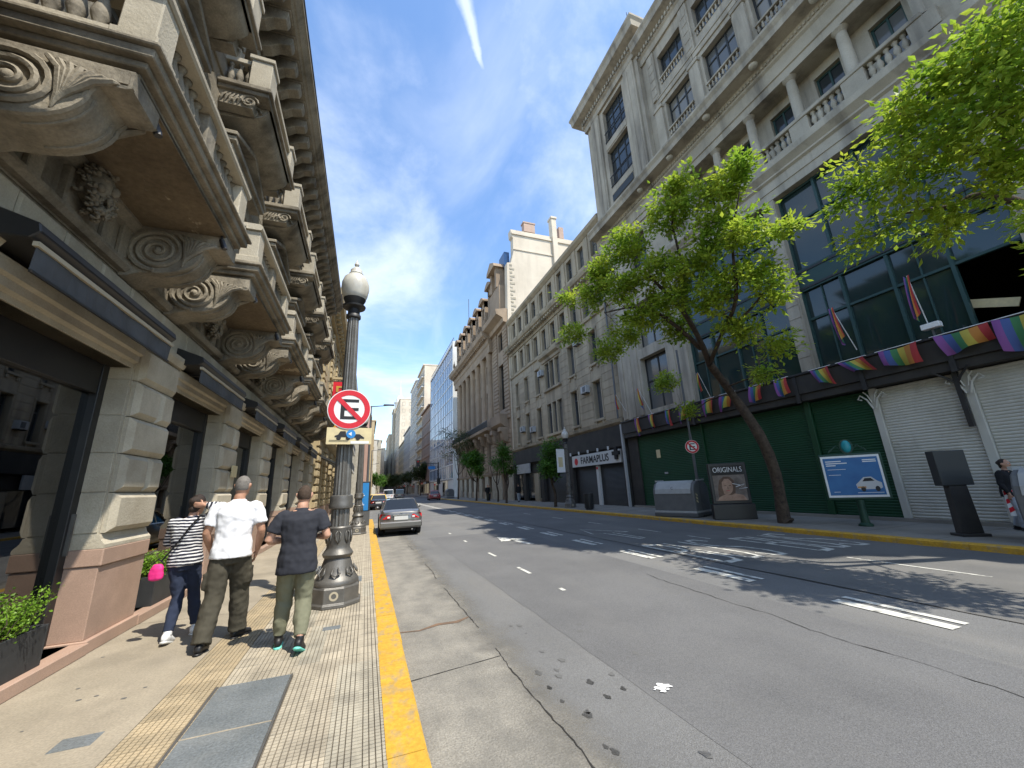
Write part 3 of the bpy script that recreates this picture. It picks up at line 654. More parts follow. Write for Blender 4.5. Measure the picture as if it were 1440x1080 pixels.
def upper_storeys():
    U = part('first_floor_window', LB); z = 5.35
    window(U, F-.28, 1, c-.6, c+.6, 5.37, 7.53, 1, (.72,), .08, 'frame_grey', 'glass_dark')
    a = MB()
    for s in (-1, 1): a.box(F, F+.10, c+s*.72-.11, c+s*.72+.11, 5.3, 7.62)
    a.box(F, F+.095, c-.61, c+.61, 7.552, 7.62); a.build('surround', 'stone', U, bevel=.015)
    MB().box(F, F+.13, c-.9, c+.9, 7.62, 7.92).build('frieze', 'stone', U, bevel=.01)
    a = MB(); a.box(F, F+.36, c-1.08, c+1.08, 8.02, 8.12).box(F, F+.30, c-1.0, c+1.0, 7.92, 8.02)
    a.prism([(c-1.1, 8.12), (c+1.1, 8.12), (c, 8.62)], 'x', F, F+.16)
    for s in (-1, 1):
        P = [(c+s*1.12, 8.12), (c+s*1.12, 8.20), (c, 8.72), (c, 8.60)]; a.prism(P, 'x', F, F+.38)
    a.build('pediment', 'stone', U, bevel=.01)
    for i in range(15): MB().box(F, F+.26, c-.95+i*.132, c-.88+i*.132, 7.935, 8.005).build('dentil', 'stone', U) if i % 1 == 0 else None
    # pilaster stones between the windows
    Q = part('wall_stones', LB)
    for i in range(9):
        zb = 5.30+i*.40
        if i % 2: block(Q, 'ashlar', F, 1, c+1.16, c+2.24, zb, zb+.39, .035, .012, 'stone')
        else:
            block(Q, 'ashlar', F, 1, c+1.16, c+1.69, zb, zb+.39, .035, .012, 'stone'); block(Q, 'ashlar', F, 1, c+1.71, c+2.24, zb, zb+.39, .035, .012, 'stone')
    for i in range(7):
        zb = 9.35+i*.34; block(Q, 'ashlar', F, 1, c+1.0, c+2.4, zb, zb+.33, .035, .012, 'stone')
    return [U, Q]
def upper_balcony():
    B = part('upper_balcony', LB); X1 = F+.88; y0, y1 = c-1.32, c+1.32; z = 8.98
    # bellied underside
    pr = [(F, z), (X1-.06, z)]+[(F+(X1-.10-F)*math.cos(t)**.8, z-.36*math.sin(t)) for t in [math.pi/2*i/7 for i in range(8)]]
    MB().prism(pr, 'y', y0+.34, y1-.34).build('belly', 'stone', B, autos=30)
    a = MB(); a.box(F, X1-.05, y0+.05, y1-.05, z, z+.09).box(F, X1, y0, y1, z+.09, z+.16).box(F, X1-.03, y0+.03, y1-.03, z+.16, z+.22); a.build('slab', 'stone', B, bevel=.012)
    zt = z+.22
    for yy in (y0+.27, y1-.27):
        a = MB(); a.box(X1-.42, X1-.06, yy-.19, yy+.19, zt, zt+.66); a.build('pedestal', 'stone_pale', B, bevel=.012)
        MB().box(X1-.46, X1-.03, yy-.22, yy+.22, zt+.66, zt+.76).build('pedestal_cap', 'stone_pale', B, bevel=.012)
    for i in range(6):
        for s in (-1, 1): inst(balu, 'baluster', B, (X1-.22, c+s*(.09+.155*i), zt+.06))
    MB().box(X1-.34, X1-.10, y0+.4, y1-.4, zt+.56, zt+.68).box(F, X1-.4, y0+.12, y0+.30, zt+.55, zt+.66).box(F, X1-.4, y1-.30, y1-.12, zt+.55, zt+.66).build('handrail', 'stone_pale', B, bevel=.01)
    for yy in (y0+.2, y1-.2):
        for i in range(3): inst(balu, 'baluster', B, (F+.12+.15*i, yy, zt+.04))
        # carved scroll bracket
        a = MB(); a.box(F, F+.58, yy-.10, yy+.10, z-.30, z)
        for s in (-1, 1):
            sp = []
            for i in range(26): t = i/25; th = t*math.pi*3.6; r = .13*(1-t)+.02; sp.append((F+.52+r*math.cos(th), yy+s*.11, z-.16+r*math.sin(th)))
            a.tube(sp, .022, 5)
            for j in range(5): a.tube([(F+.06+.07*j, yy+s*.10, z-.28), (F+.10+.07*j, yy+s*.13, z-.16), (F+.17+.06*j, yy+s*.11, z-.05)], [.012, .03, .01], 5)
            for j in range(5): a.ball((F+.08+.09*j, yy+s*.11, z-.20+.04*(j % 2)), .035, 6, 5)
        a.build('carved_bracket', 'stone', B, autos=35)
    window(B, F-.25, 1, c-.57, c+.57, 9.5, 11.3, 1, (.7,), .08, 'frame_grey', 'glass_dark')
    a = MB()
    for s in (-1, 1): a.box(F, F+.09, c+s*.68-.10, c+s*.68+.10, 9.3, 11.35)
    a.box(F, F+.16, c-.86, c+.86, 11.3, 11.46); a.build('surround', 'stone', B, bevel=.012)
    return [B]
def cornice_bay():
    K = part('cornice', LB); y0, y1 = c-1.37, c+2.03; z = 11.62
    MB().prism([(F, z-.12), (F+.10, z-.12), (F+.14, z-.04), (F+.14, z), (F, z+.02)], 'y', y0, y1).build('architrave', 'stone', K)
    MB().box(F, F+.06, y0, y1, z+.02, z+.62).build('frieze', 'stone', K)
    for i in range(6):
        yy = y0+.28+i*.567; a = MB()
        a.prism([(F+.06, z+.16), (F+.16, z+.10), (F+.34, z+.16), (F+.50, z+.30), (F+.74, z+.36), (F+.78, z+.46), (F+.78, z+.60), (F+.06, z+.60)], 'y', yy-.13, yy+.13)
        a.box(F+.0, F+.82, yy-.16, yy+.16, z+.60, z+.64); a.build('modillion', 'stone', K, bevel=.012)
        if i < 6: MB().box(F+.06, F+.13, yy+.19, yy+.38, z+.2, z+.5).build('rosette_panel', 'stone', K, bevel=.02)
    MB().prism([(F, z+.64), (F+.84, z+.64), (F+.88, z+.70), (F+.92, z+.72), (F+1.02, z+.86), (F+1.05, z+.88), (F+1.05, z+1.0), (F, z+1.06)], 'y', y0, y1).build('corona', 'stone', K)
    MB().box(F+.86, F+1.07, y0, y1, z+1.0, z+1.05).build('gutter_edge', 'iron_dark', K)
    return [K]
for fn in (shopfront, lintel, awning, console_zone, balcony, upper_storeys, upper_balcony, cornice_bay):
    outs = fn()
    if fn in (console_zone, balcony):
        for o in outs: o.location = Vector(o.location)+Vector((0, -.17, .05))
    for k in [-1]+list(range(1, NB)):
        for o in outs: copytree(o, LB, (0, PER*k, 0))
# attic pavilion over the middle bays
A = part('attic', LB); ax0 = F-.35
am = MB(); am.box(-6, ax0+.2, 11.6, 16.6, 12.3, 14.6); am.build('attic_wall', 'stone', A)
MB().box(-6, ax0+.75, 11.3, 16.9, 14.62, 14.9).box(-6, ax0+.92, 11.15, 17.05, 14.9, 15.1).build('attic_cornice', 'stone', A, bevel=.03)
for i in range(13): MB().box(ax0+.2, ax0+.62, 11.5+i*.42, 11.72+i*.42, 14.3, 14.62).build('attic_modillion', 'stone', A)
for yy in (11.9, 14.1, 16.3): MB().box(ax0+.2, ax0+.36, yy-.22, yy+.22, 12.6, 14.3).build('attic_pilaster', 'stone_pale', A, bevel=.02)
MB().box(-4.0, ax0+.55, 11.2, 12.4, 15.1, 15.9).box(-4.1, ax0+.65, 11.1, 12.5, 15.9, 16.05).build('attic_block', 'stone', A, bevel=.03)
# small things fixed to the front
MB().box(F+.14, F+.16, 10.25, 10.6, 2.05, 2.3).build('shop_plaque', 'cream_sign', LB)
# ---------------------------------------------------------------- right: department store with the flags
RF = 15.4
DS = thing('department_store', 'grey stone department store with green glazed bays, balustrade and closed shutters', 'building')
def bx(name, mat, par, *boxes, bevel=0):
    a = MB()
    for b in boxes: a.box(*b)
    return a.build(name, mat, par, bevel=bevel)
# main masses
wm = MB()
TW = (14.45, 20.45)
twh = [(16.0, 18.2, 5.5, 8.7), (16.0, 18.2, 9.3, 12.2), (16.3, 17.9, 14.2, 16.6)]
EN = TW[0]-17.0            # the front is symmetrical: a second pavilion at the near end, then a side street
for dy in (0, -17.0):
    wm = MB(); hh_ = [(a+dy, b+dy, c_, d_) for a, b, c_, d_ in twh]
    wall_holes(wm, RF-.12, RF+.5, TW[0]+dy, TW[1]+dy, 5.2, 19, hh_); wm.build('wall', 'stone_grey', DS)
    for h in hh_: window(DS, RF+.25, -1, *h, 1, (.55,), .08, 'steel_dark', 'glass_window')
    for i, yy in enumerate((14.7, 15.6, 18.6, 19.3, 20.1)):
        bx('pilaster_strip', 'stone_grey', DS, (RF-.17, RF-.115, yy+dy-.2, yy+dy+.2, 5.3, 12.5), bevel=.015)
# roof and body so the sky does not show through
bx('inner_wall', 'dark_band', DS, (RF+6, RF+6.2, EN+.1, 20.4, 0, 29), (RF+.6, RF+6, EN+.1, 20.4, 28.6, 29), (RF+.5, RF+6, 20.2, 20.44, 0, 29), (RF+.5, RF+6, EN+.02, EN+.3, 0, 29), (RF+.55, RF+6, EN+.3, 20.2, 12.8, 13.1), (RF+.55, RF+6, EN+.3, 20.2, 5.0, 5.2), (RF+.6, RF+6, EN+.3, 20.2, 19, 19.3))
def shutter(y0, y1, z0, z1, mat, X=RF+.05, pitch=.085, d=.016):
    a = MB(); n = int((z1-z0)/pitch); prev = None
    for i in range(n+1):
        z = z0+(z1-z0)*i/n
        for dz, dd in ((0, 0), (.35, -d), (.75, -d), (.97, 0)):
            zz = z+dz*pitch
            if zz > z1: break
            cur = ((X+dd, y0, zz), (X+dd, y1, zz))
            if prev: a.quad(prev[0], prev[1], cur[1], cur[0])
            prev = cur
    return a.build('roller_shutter', mat, DS, fix=False)
for y0, y1, mt in ((14.58, 19.5, 'green_shutter'), (9.62, 14.5, 'green_shutter'), (7.52, 9.38, 'green_shutter'), (5.38, 7.32, 'white_shutter'), (3.12, 5.18, 'white_shutter'), (.9, 2.92, 'white_shutter'), (-2.4, .75, 'green_shutter')): shutter(y0, y1, ZW+.1, 4.12, mt)
bx('threshold', 'walk_far', DS, (RF-.12, RF+.5, EN, 20.4, ZW, ZW+.1))
for yy, w, mt in ((19.95, .45, 'dark_band'), (14.54, .03, 'green_shutter'), (9.5, .10, 'green_shutter'), (7.42, .09, 'white_shutter'), (5.28, .09, 'white_shutter'), (3.02, .09, 'white_shutter'), (.82, .08, 'white_shutter')):
    bx('guide_rail', mt, DS, (RF-.05, RF+.1, yy-w, yy+w, ZW+.1, 4.15), bevel=.01)
for yy in (7.42, 5.28, 3.02):            # scrolled iron brackets and a black lamp bracket at the heads of the rails
    a = MB()
    for s in (-1, 1):
        a.tube([(RF-.10, yy+s*.04, 3.5), (RF-.12, yy+s*.14, 3.8), (RF-.12, yy+s*.30, 3.98), (RF-.12, yy+s*.38, 3.86), (RF-.12, yy+s*.28, 3.82)], .025, 6)
        a.tube([(RF-.10, yy+s*.04, 3.7), (RF-.12, yy+s*.1, 3.95), (RF-.12, yy+s*.2, 4.08)], .02, 6)
    a.build('scroll_bracket', 'white_shutter', DS)
a = MB(); a.box(RF-.16, RF-.06, 5.38, 5.48, 2.6, 4.4)
for s in (-1, 1): a.tube([(RF-.12, 5.43, 3.8), (RF-.2, 5.43+s*.15, 4.0), (RF-.3, 5.43+s*.38, 4.22)], .03, 6)
a.build('lamp_bracket', 'iron_dark', DS)
bx('fascia', 'dark_band', DS, (RF-.30, RF+.4, EN, 20.38, 4.15, 4.42), (RF-.36, RF+.4, EN, 20.42, 4.42, 5.12), bevel=.015)
bx('fascia_cap', 'iron_dark', DS, (RF-.42, RF+.45, EN, 20.45, 5.12, 5.19), bevel=.01)
for yy in (9.5, 7.4, 14.6, 5.3): bx('fascia_rib', 'iron_dark', DS, (RF-.39, RF-.29, yy-.06, yy+.06, 4.1, 5.1))
# glazed bays
bays = ((9.32, 14.42), (3.48, 8.78))
for y0, y1 in bays:
    G = part('glazed_bay', DS); n = 4; w = (y1-y0)/n
    for i in range(n):
        a0 = y0+i*w; a1 = a0+w
        for z0, z1 in ((5.2, 7.2), (7.2, 8.35), (9.25, 11.2), (11.2, 12.55)):
            if (i, round(z0, 1), round(y0, 1)) == (0, 5.2, 3.5): continue
            g_ = MB().quad((RF+.22, a0+.03, z0+.03), (RF+.22, a1-.03, z0+.03), (RF+.22+rnd.uniform(-.01, .01), a1-.03, z1-.03), (RF+.22, a0+.03, z1-.03)).build('pane', 'glass_green', G, fix=False)
    a = MB()
    for i in range(n+1): yy = y0+i*w; a.box(RF+.12, RF+.26, yy-.045, yy+.045, 5.2, 12.6)
    a.build('mullion', 'steel_teal', G) if False else [MB().box(RF+.12, RF+.26, y0+i*w-.045, y0+i*w+.045, 5.2, 12.6).build('mullion', 'steel_teal', G) for i in range(n+1)]
    for zz in (5.2, 7.2, 11.2, 12.55): bx('transom', 'steel_teal', G, (RF+.14, RF+.25, y0, y1, zz-.04, zz+.04))
    bx('spandrel', 'steel_teal', G, (RF+.10, RF+.28, y0, y1, 8.35, 9.25)); bx('spandrel_rail', 'steel_dark', G, (RF+.07, RF+.10, y0, y1, 8.42, 8.5), (RF+.07, RF+.10, y0, y1, 9.1, 9.18))
    for i in (1, 3):      # a casement set inside each second light
        bx('sash', 'steel_teal', G, (RF+.17, RF+.25, y0+i*w+w*.5-.02, y0+i*w+w*.5+.02, 5.2, 8.35))
for yy in (9.05,): bx('column_strip', 'stone_grey', DS, (RF-.16, RF+.4, yy-.26, yy+.26, 5.19, 12.6), bevel=.03)
for yy in (9.05,):
    for i in range(14): bx('column_stone', 'stone_grey', DS, (RF-.185, RF-.155, yy-.22, yy+.22, 5.25+i*.52, 5.25+i*.52+.505), bevel=.008)
o = bx('plank', 'cream_sign', DS, (-.02, .02, -.95, .95, -.12, .12)); o.location = (RF+.5, 4.9, 6.05); o.rotation_euler = (R(22), 0, 0)
# middle entablature, balustrade and loggia
MB().prism([(RF+.5, 12.6), (RF-.16, 12.6), (RF-.16, 12.95), (RF-.20, 12.97), (RF-.20, 13.35), (RF-.30, 13.42), (RF-.30, 13.5), (RF-.50, 13.72), (RF-.52, 13.95), (RF+.5, 13.95)], 'y', EN, TW[1]).build('entablature', 'stone_grey', DS)
bx('balustrade_base', 'stone_grey', DS, (RF-.34, RF-.02, 3.45, TW[0]+.1, 13.95, 14.16), bevel=.01)
bx('balustrade_rail', 'stone_grey', DS, (RF-.36, RF+.0, 3.45, TW[0]+.1, 14.82, 14.98), bevel=.02)
bal2 = MB().lathe([(.085, 0), (.085, .05), (.05, .09), (.06, .14), (.10, .26), (.09, .36), (.05, .48), (.045, .54), (.085, .60), (.085, .66)], 10).mesh('baluster', 'stone_grey', True)
cy = [5.33+1.84*i for i in range(-1, 5)]
for y in cy:
    bx('pedestal', 'stone_grey', DS, (RF-.32, RF+.02, y-.34, y+.34, 14.16, 14.82), bevel=.01)
    if y < 14:
        for i in range(5): inst(bal2, 'baluster', DS, (RF-.17, y+.34+.14+i*.22, 14.16))
    MB().lathe([(.24, 0), (.24, .06), (.20, .10), (.185, .14), (.175, 1.6), (.16, 2.0), (.19, 2.03), (.17, 2.06), (.23, 2.14), (.25, 2.16), (.25, 2.2)], 16, (RF+.02, y, 14.95)).build('column', 'stone_grey', DS, autos=40)
lw_ = [(y+.92-.46, y+.92+.46, 14.1, 16.75) for y in cy]
a = MB(); wall_holes(a, RF+.62, RF+.9, 3.45, TW[0], 13.95, 17.2, lw_); a.build('loggia_wall', 'stone_grey', DS)
for h in lw_:
    if h[0] > -6 and h[1] < TW[0]: window(DS, RF+.78, -1, *h, 1, (.6,), .07, 'steel_teal', 'glass_window')
MB().prism([(RF+.9, 17.15), (RF-.20, 17.15), (RF-.20, 17.5), (RF-.26, 17.53), (RF-.26, 18.12), (RF-.36, 18.2), (RF-.36, 18.28), (RF-.46, 18.5), (RF-1.02, 18.55), (RF-1.05, 18.8), (RF-1.16, 18.98), (RF-1.16, 19.1), (RF+.9, 19.25)], 'y', EN-.3, TW[1]+.3).build('main_cornice', 'stone_grey', DS)
dm = MB().box(RF-.44, RF-.25, 0, .085, 18.3, 18.47).mesh('dentil', 'stone_grey')
for i in range(143): inst(dm, 'dentil', DS, (0, EN+.05+i*.16, 0))
for y in (12.9, 10.4, 7.9, 5.4, 15.4): 
    MB().lathe([(.16, -.09), (.17, -.03), (.19, 0)], 14, (RF-.74, y, 18.54)).build('soffit_lamp', 'opal', DS, smooth=True)
# upper storeys
UW = [12.3, 9.6, 6.9, 4.6]
uh = []
for y in UW: uh += [(y-.9, y+.9, 20.55, 23.0), (y-.9, y+.9, 24.35, 26.5)]
a = MB(); wall_holes(a, RF+.02, RF+.4, 3.45, TW[0], 19.1, 28.2, uh); a.build('upper_wall', 'stone_grey', DS)
for y in UW:
    if y < -6: continue
    for z0, z1 in ((20.55, 23.0), (24.35, 26.5)):
        window(DS, RF+.3, -1, y-.9, y+.9, z0, z1, 2, (.36, .72) if z0 < 22 else (.5,), .08, 'steel_dark', 'glass_window')
        bx('sill_rail', 'stone_grey', DS, (RF-.10, RF+.12, y-.92, y+.92, z0+.36, z0+.46), bevel=.01)
        for i in range(9): MB().lathe([(.045, 0), (.04, .04), (.07, .14), (.035, .28), (.045, .36)], 6, (RF+.0, y-.8+i*.2, z0)).build('small_baluster', 'stone_grey', DS)
    bx('belt', 'stone_grey', DS, (RF-.06, RF+.03, max(3.46, y-1.34), y+1.34, 23.3, 23.62), (RF-.10, RF+.03, max(3.46, y-1.345), y+1.345, 23.62, 23.74), bevel=.015)
    P = bx('upper_pilaster', 'stone_grey', DS, (RF-.14, RF+.03, y+1.37-.30, y+1.37+.30, 19.2, 23.1), bevel=.02)
    bx('capital', 'stone_grey', DS, (RF-.20, RF+.03, y+1.37-.36, y+1.37+.36, 22.85, 23.08), bevel=.02)
    bx('upper_pilaster', 'stone_grey', DS, (RF-.10, RF+.03, y+1.37-.28, y+1.37+.28, 23.75, 27.2), bevel=.02)
    for i in range(5): bx('panel_groove', 'stone_grey', DS, (RF-.125, RF-.09, y+1.37-.2, y+1.37+.2, 24.0+i*.6, 24.5+i*.6), bevel=.015)
MB().prism([(RF+.4, 27.3), (RF-.10, 27.3), (RF-.14, 27.7), (RF-.24, 27.8), (RF-.24, 28.15), (RF-.7, 28.3), (RF-.74, 28.62), (RF-.84, 28.8), (RF-.84, 28.9), (RF+.4, 29.0)], 'y', 3.45, TW[0]).build('top_cornice', 'stone_grey', DS)
d2 = MB().box(RF-.36, RF-.2, 0, .12, 27.85, 28.08).mesh('dentil', 'stone_grey')
for i in range(47): inst(d2, 'dentil', DS, (0, 3.5+i*.235, 0))
# end tower
TX = RF-.30
def tower(dy):
 T = part('corner_tower', DS); TW = (14.45+dy, 20.45+dy)
 th = [(16.15+dy, 18.45+dy, 21.3, 24.4), (16.15+dy, 18.45+dy, 25.1, 28.0)]
 a = MB(); wall_holes(a, TX, RF+.5, TW[0], TW[1], 19.1, 29.0, th); a.build('tower_wall', 'stone_grey', T)
 a = MB(); a.box(TX+.03, RF+4, TW[1]-.3, TW[1]-.002, 19.12, 28.98); a.box(TX+.03, RF+4, TW[0]+.002, TW[0]+.3, 19.1, 29.0); a.build('tower_side', 'stone_grey', T)
 for h in th:
     window(T, TX+.28, -1, *h, 2, (.4, .72), .08, 'steel_dark', 'glass_window')
     y0, y1, z0 = h[:3]; a = MB(); a.box(TX-.05, TX+.0, y0, y1, z0+.85, z0+.9).box(TX-.05, TX, y0, y1, z0+.08, z0+.12)
     for i in range(16): yy = y0+.07+i*(y1-y0-.14)/15; a.box(TX-.035, TX-.015, yy-.01, yy+.01, z0+.1, z0+.86)
     a.build('railing', 'iron_dark', T)
 for z0, z1 in ((24.5, 25.0), (20.75, 21.2)): bx('tower_spandrel', 'stone_grey', T, (TX-.05, TX+.01, 16.15+dy, 18.45+dy, z0, z1), bevel=.02)
 bx('dark_panel', 'steel_dark', T, (TX-.06, TX-.05, 16.2+dy, 18.4+dy, 20.2, 20.7))
 for y0, y1 in ((14.75+dy, 15.75+dy), (18.85+dy, 19.85+dy)):
     bx('tower_pilaster', 'stone_grey', T, (TX-.14, TX+.01, y0, y1, 19.5, 28.4), bevel=.03)
     for i in range(2): bx('flute', 'stone_grey', T, (TX-.17, TX-.135, y0+.12+i*.45, y0+.44+i*.45, 19.9, 28.0), bevel=.03)
 pr = [(0, 28.3), (-.16, 28.3), (-.18, 28.7), (-.30, 28.8), (-.30, 29.2), (-.85, 29.4), (-.9, 29.8), (-1.0, 30.0), (-1.0, 30.15), (0, 30.5)]
 rs = []
 for dxx, zz in pr: rs.append([(TX+dxx, TW[1]-dxx, zz), (RF+5, TW[1]-dxx, zz), (RF+5, TW[0]+dxx, zz), (TX+dxx, TW[0]+dxx, zz)])
 MB().rings(rs).build('tower_cornice', 'stone_grey', T)
 d3 = MB().box(TX-.44, TX-.28, 0, .13, 28.86, 29.14).mesh('dentil', 'stone_grey')
 for i in range(24): inst(d3, 'dentil', T, (0, 14.35+dy+i*.262, 0))
 MB().tube([(RF, 14.9+dy, 30.4), (RF-.1, 14.8+dy, 31.2), (RF-.25, 14.7+dy, 32.6)], .02, 5).build('aerial', 'iron_dark', T); bx('roof_box', 'bin_lid', T, (RF-.2, RF+.4, 14.0+dy, 14.6+dy, 30.4, 30.9))
tower(0); tower(-17.0)
bx('wall_notice', 'cream_sign', DS, (RF-.0, RF+.02, 17.7, 18.0, 2.75, 3.2)); bx('wall_notice', 'bin_lid', DS, (RF, RF+.02, 17.3, 17.55, 1.85, 1.95))
# ---------------------------------------------------------------- pharmacy building
PB = thing('pharmacy_building', 'beige stone block of tall narrow windows above a closed pharmacy', 'building')
WY = [(22.75, 23.75), (26.1, 27.1), (33.0, 34.0), (35.9, 36.9), (38.7, 39.5)]; TR = (28.8, 31.8)
rows = ((5.95, 8.7), (10.1, 12.6)); row4 = (14.0, 16.1); att = (18.3, 20.1)
AW = [21.8+1.95*i for i in range(10)]
hs = [(a0, a1, z0, z1) for a0, a1 in WY+[TR] for z0, z1 in rows] + [(y-.45, y+.45, *row4) for y in AW] + [(y-.45, y+.45, *att) for y in AW]
a = MB(); wall_holes(a, RF, RF+.45, 20.62, 41.0, 5.3, 21.0, hs); a.build('wall', 'stone_farma', PB)
bx('inner_wall', 'dark_band', PB, (RF+5, RF+5.2, 20.62, 41, 0, 21), (RF+.45, RF+5, 20.62, 41, 20.8, 21), (RF+.5, RF+5, 40.8, 41, 0, 21), (RF+.46, RF+5, 20.62, 20.8, 0, 21), (RF+.46, RF+5, 20.8, 40.8, 13.2, 13.4), (RF+.46, RF+5, 20.8, 40.8, 9.3, 9.4))
for a0, a1 in WY:
    for z0, z1 in rows:
        window(PB, RF+.3, -1, a0, a1, z0, z1, 1, (.75,), .08, 'frame_grey', 'glass_window')
        bx('window_head', 'stone_farma', PB, (RF-.09, RF+.02, a0-.16, a1+.16, z1+.03, z1+.22), bevel=.02); bx('window_sill', 'stone_farma', PB, (RF-.16, RF+.02, a0-.15, a1+.15, z0-.2, z0-.02), bevel=.02)
        for s in (a0+.05, a1-.05): bx('sill_bracket', 'stone_farma', PB, (RF-.12, RF+.01, s-.09, s+.09, z0-.45, z0-.2), bevel=.02)
        bx('jamb', 'stone_farma', PB, (RF-.06, RF+.01, a0-.13, a0, z0-.02, z1+.03), (RF-.06, RF+.01, a1, a1+.13, z0-.02, z1+.03), bevel=.01)
for z0, z1 in rows:
    for i in range(3): window(PB, RF+.25, -1, TR[0]+i*1.0, TR[0]+i*1.0+.98, z0, z1, 1, (.75,), .1, 'frame_grey', 'glass_window')
    for i in (1, 2): bx('window_pier', 'stone_farma', PB, (RF-.02, RF+.3, TR[0]+i-.12, TR[0]+i+.1, z0, z1), bevel=.02)
    bx('window_sill', 'stone_farma', PB, (RF-.2, RF+.02, TR[0]-.2, TR[1]+.2, z0-.25, z0-.02), bevel=.03)
MB().prism([(RF, 12.75), (RF-.12, 12.75), (RF-.16, 13.0), (RF-.45, 13.15), (RF-.5, 13.35), (RF, 13.45)], 'y', TR[0]-.5, TR[1]+.5).build('window_hood', 'stone_farma', PB)
for y in AW:
    window(PB, RF+.28, -1, y-.43, y+.43, *row4, 1, (.7,), .08, 'frame_grey', 'glass_window'); window(PB, RF+.25, -1, y-.43, y+.43, *att, 1, (.6,), .07, 'frame_grey', 'glass_window')
    bx('attic_pilaster', 'stone_farma', PB, (RF-.08, RF+.01, y+.72, y+1.22, 18.1, 20.4), bevel=.02); bx('pilaster', 'stone_farma', PB, (RF-.10, RF+.01, y+.68, y+1.26, 13.9, 16.3), bevel=.02)
MB().prism([(RF, 13.55), (RF-.14, 13.6), (RF-.18, 13.78), (RF, 13.85)], 'y', 20.62, 41).build('string_course', 'stone_farma', PB)
MB().prism([(RF, 16.4), (RF-.1, 16.4), (RF-.14, 16.75), (RF-.62, 17.0), (RF-.72, 17.25), (RF-.72, 17.35), (RF, 17.6)], 'y', 20.62, 41.2).build('cornice', 'stone_farma', PB)
for i in range(44): bx('modillion', 'stone_farma', PB, (RF-.55, RF-.1, 20.8+i*.46, 20.98+i*.46, 16.68, 16.86)) if i % 1 == 0 else None
MB().prism([(RF, 20.45), (RF-.06, 20.45), (RF-.3, 20.7), (RF-.34, 20.95), (RF, 21.15)], 'y', 20.62, 41.1).build('roof_cornice', 'stone_farma', PB)
MB().prism([(RF, 5.15), (RF-.12, 5.15), (RF-.3, 5.3), (RF-.34, 5.5), (RF, 5.6)], 'y', 20.62, 41.05).build('ledge', 'stone_farma', PB)
segs = [(20.7, 22.55), (23.95, 25.9), (27.3, 28.55), (32.05, 32.8), (34.2, 35.7), (37.1, 38.5), (39.7, 40.95)]
for i in range(14):
    z0 = 5.62+i*.56
    for a0, a1 in segs: block(PB, 'stone_course', RF, -1, a0, a1, z0, z0+.545, .03, .012, 'stone_farma')
for i, (yy, zz) in enumerate(((24.6, 8.1), (32.3, 11.6), (37.6, 7.0), (25.2, 12.2), (34.9, 6.6))):
    AC = part('air_conditioner', PB); bx('casing', 'bin_lid', AC, (RF-.38, RF-.03, yy-.4, yy+.4, zz, zz+.55), bevel=.02); bx('fan_grille', 'frame_grey', AC, (RF-.39, RF-.38, yy-.3, yy+.1, zz+.08, zz+.47)); bx('bracket', 'steel_dark', AC, (RF-.36, RF, yy-.3, yy-.26, zz-.06, zz), (RF-.36, RF, yy+.26, yy+.3, zz-.06, zz))
# pharmacy front
bx('shop_fascia', 'dark_band', PB, (RF-.18, RF+.4, 20.7, 41, 3.75, 5.14), bevel=.01)
for q0, q1 in ((20.55, 21.0), (27.6, 28.3), (33.2, 33.8), (37.6, 38.2), (40.5, 41)): bx('shop_pier', 'dark_band', PB, (RF-.16, RF+.4, q0, q1, ZW, 3.75))
for y0, y1 in ((21.0, 24.05), (24.35, 27.6), (28.3, 33.2)):
    X = RF+.12; a = MB(); n = 36; prev = None
    for i in range(n*2+1): 
        zz = ZW+(2.75)*i/(n*2); cur = ((X-(.014 if i % 2 else 0), y0, zz), (X-(.014 if i % 2 else 0), y1, zz))
        if prev: a.quad(prev[0], prev[1], cur[1], cur[0])
        prev = cur
    a.build('roller_shutter', 'black_metal', PB, fix=False)
bx('shop_post', 'frame_white', PB, (RF-.06, RF+.2, 24.05, 24.35, ZW, 2.72)); bx('shop_sign_small', 'red_sign', PB, (RF-.08, RF-.06, 24.1, 24.3, 2.45, 2.6))
bx('shop_head', 'dark_band', PB, (RF+.1, RF+.4, 20.9, 41, 2.75, 3.75))
bx('sign_board', 'frame_white', PB, (RF-.2, RF-.0, 21.15, 27.5, 2.75, 3.6), bevel=.01)
tm = text_mesh('FarmaPlus'.upper(), .70, 'black_sign', bold=.012); o = inst(tm, 'lettering', PB, (RF-.21, 24.3, 3.16)); o.rotation_euler = (R(90), 0, R(-90)); o.scale = (1.0, .98, 1)
o = MB().prism(circle(.26, 24), 'x', -.012, 0).build('round_emblem', 'red_sign', PB); o.location = (RF-.2, 26.85, 3.15)
bx('cross_emblem', 'black_sign', PB, (RF-.34, RF-.2, 21.35, 21.6, 2.95, 3.75), (RF-.345, RF-.205, 21.1, 21.85, 3.23, 3.48))
for i in range(5): bx('spot_lamp', 'frame_white', PB, (RF-.5, RF-.4, 22+i*1.3, 22.08+i*1.3, 3.62, 3.85))
bx('vent_grille', 'bin_lid', PB, (RF-.2, RF-.1, 36.3, 39.9, 2.75, 3.7)); bx('shop_pane', 'glass_window', PB, (RF+.1, RF+.12, 38.2, 40.5, ZW+.3, 2.7), (RF+.1, RF+.12, 33.8, 37.6, ZW+.3, 2.7))
bx('door_post', 'stone_farma', PB, (RF-.05, RF+.2, 34.6, 35.6, ZW, 2.6)); bx('corner_pipe', 'bin_lid', PB, (RF-.34, RF-.2, 20.52, 20.66, ZW, 5.1)); MB().tube([(RF-.25, 20.85, 5.5), (RF-.25, 20.85, 17)], .06, 8).build('drain_pipe', 'frame_grey', PB)
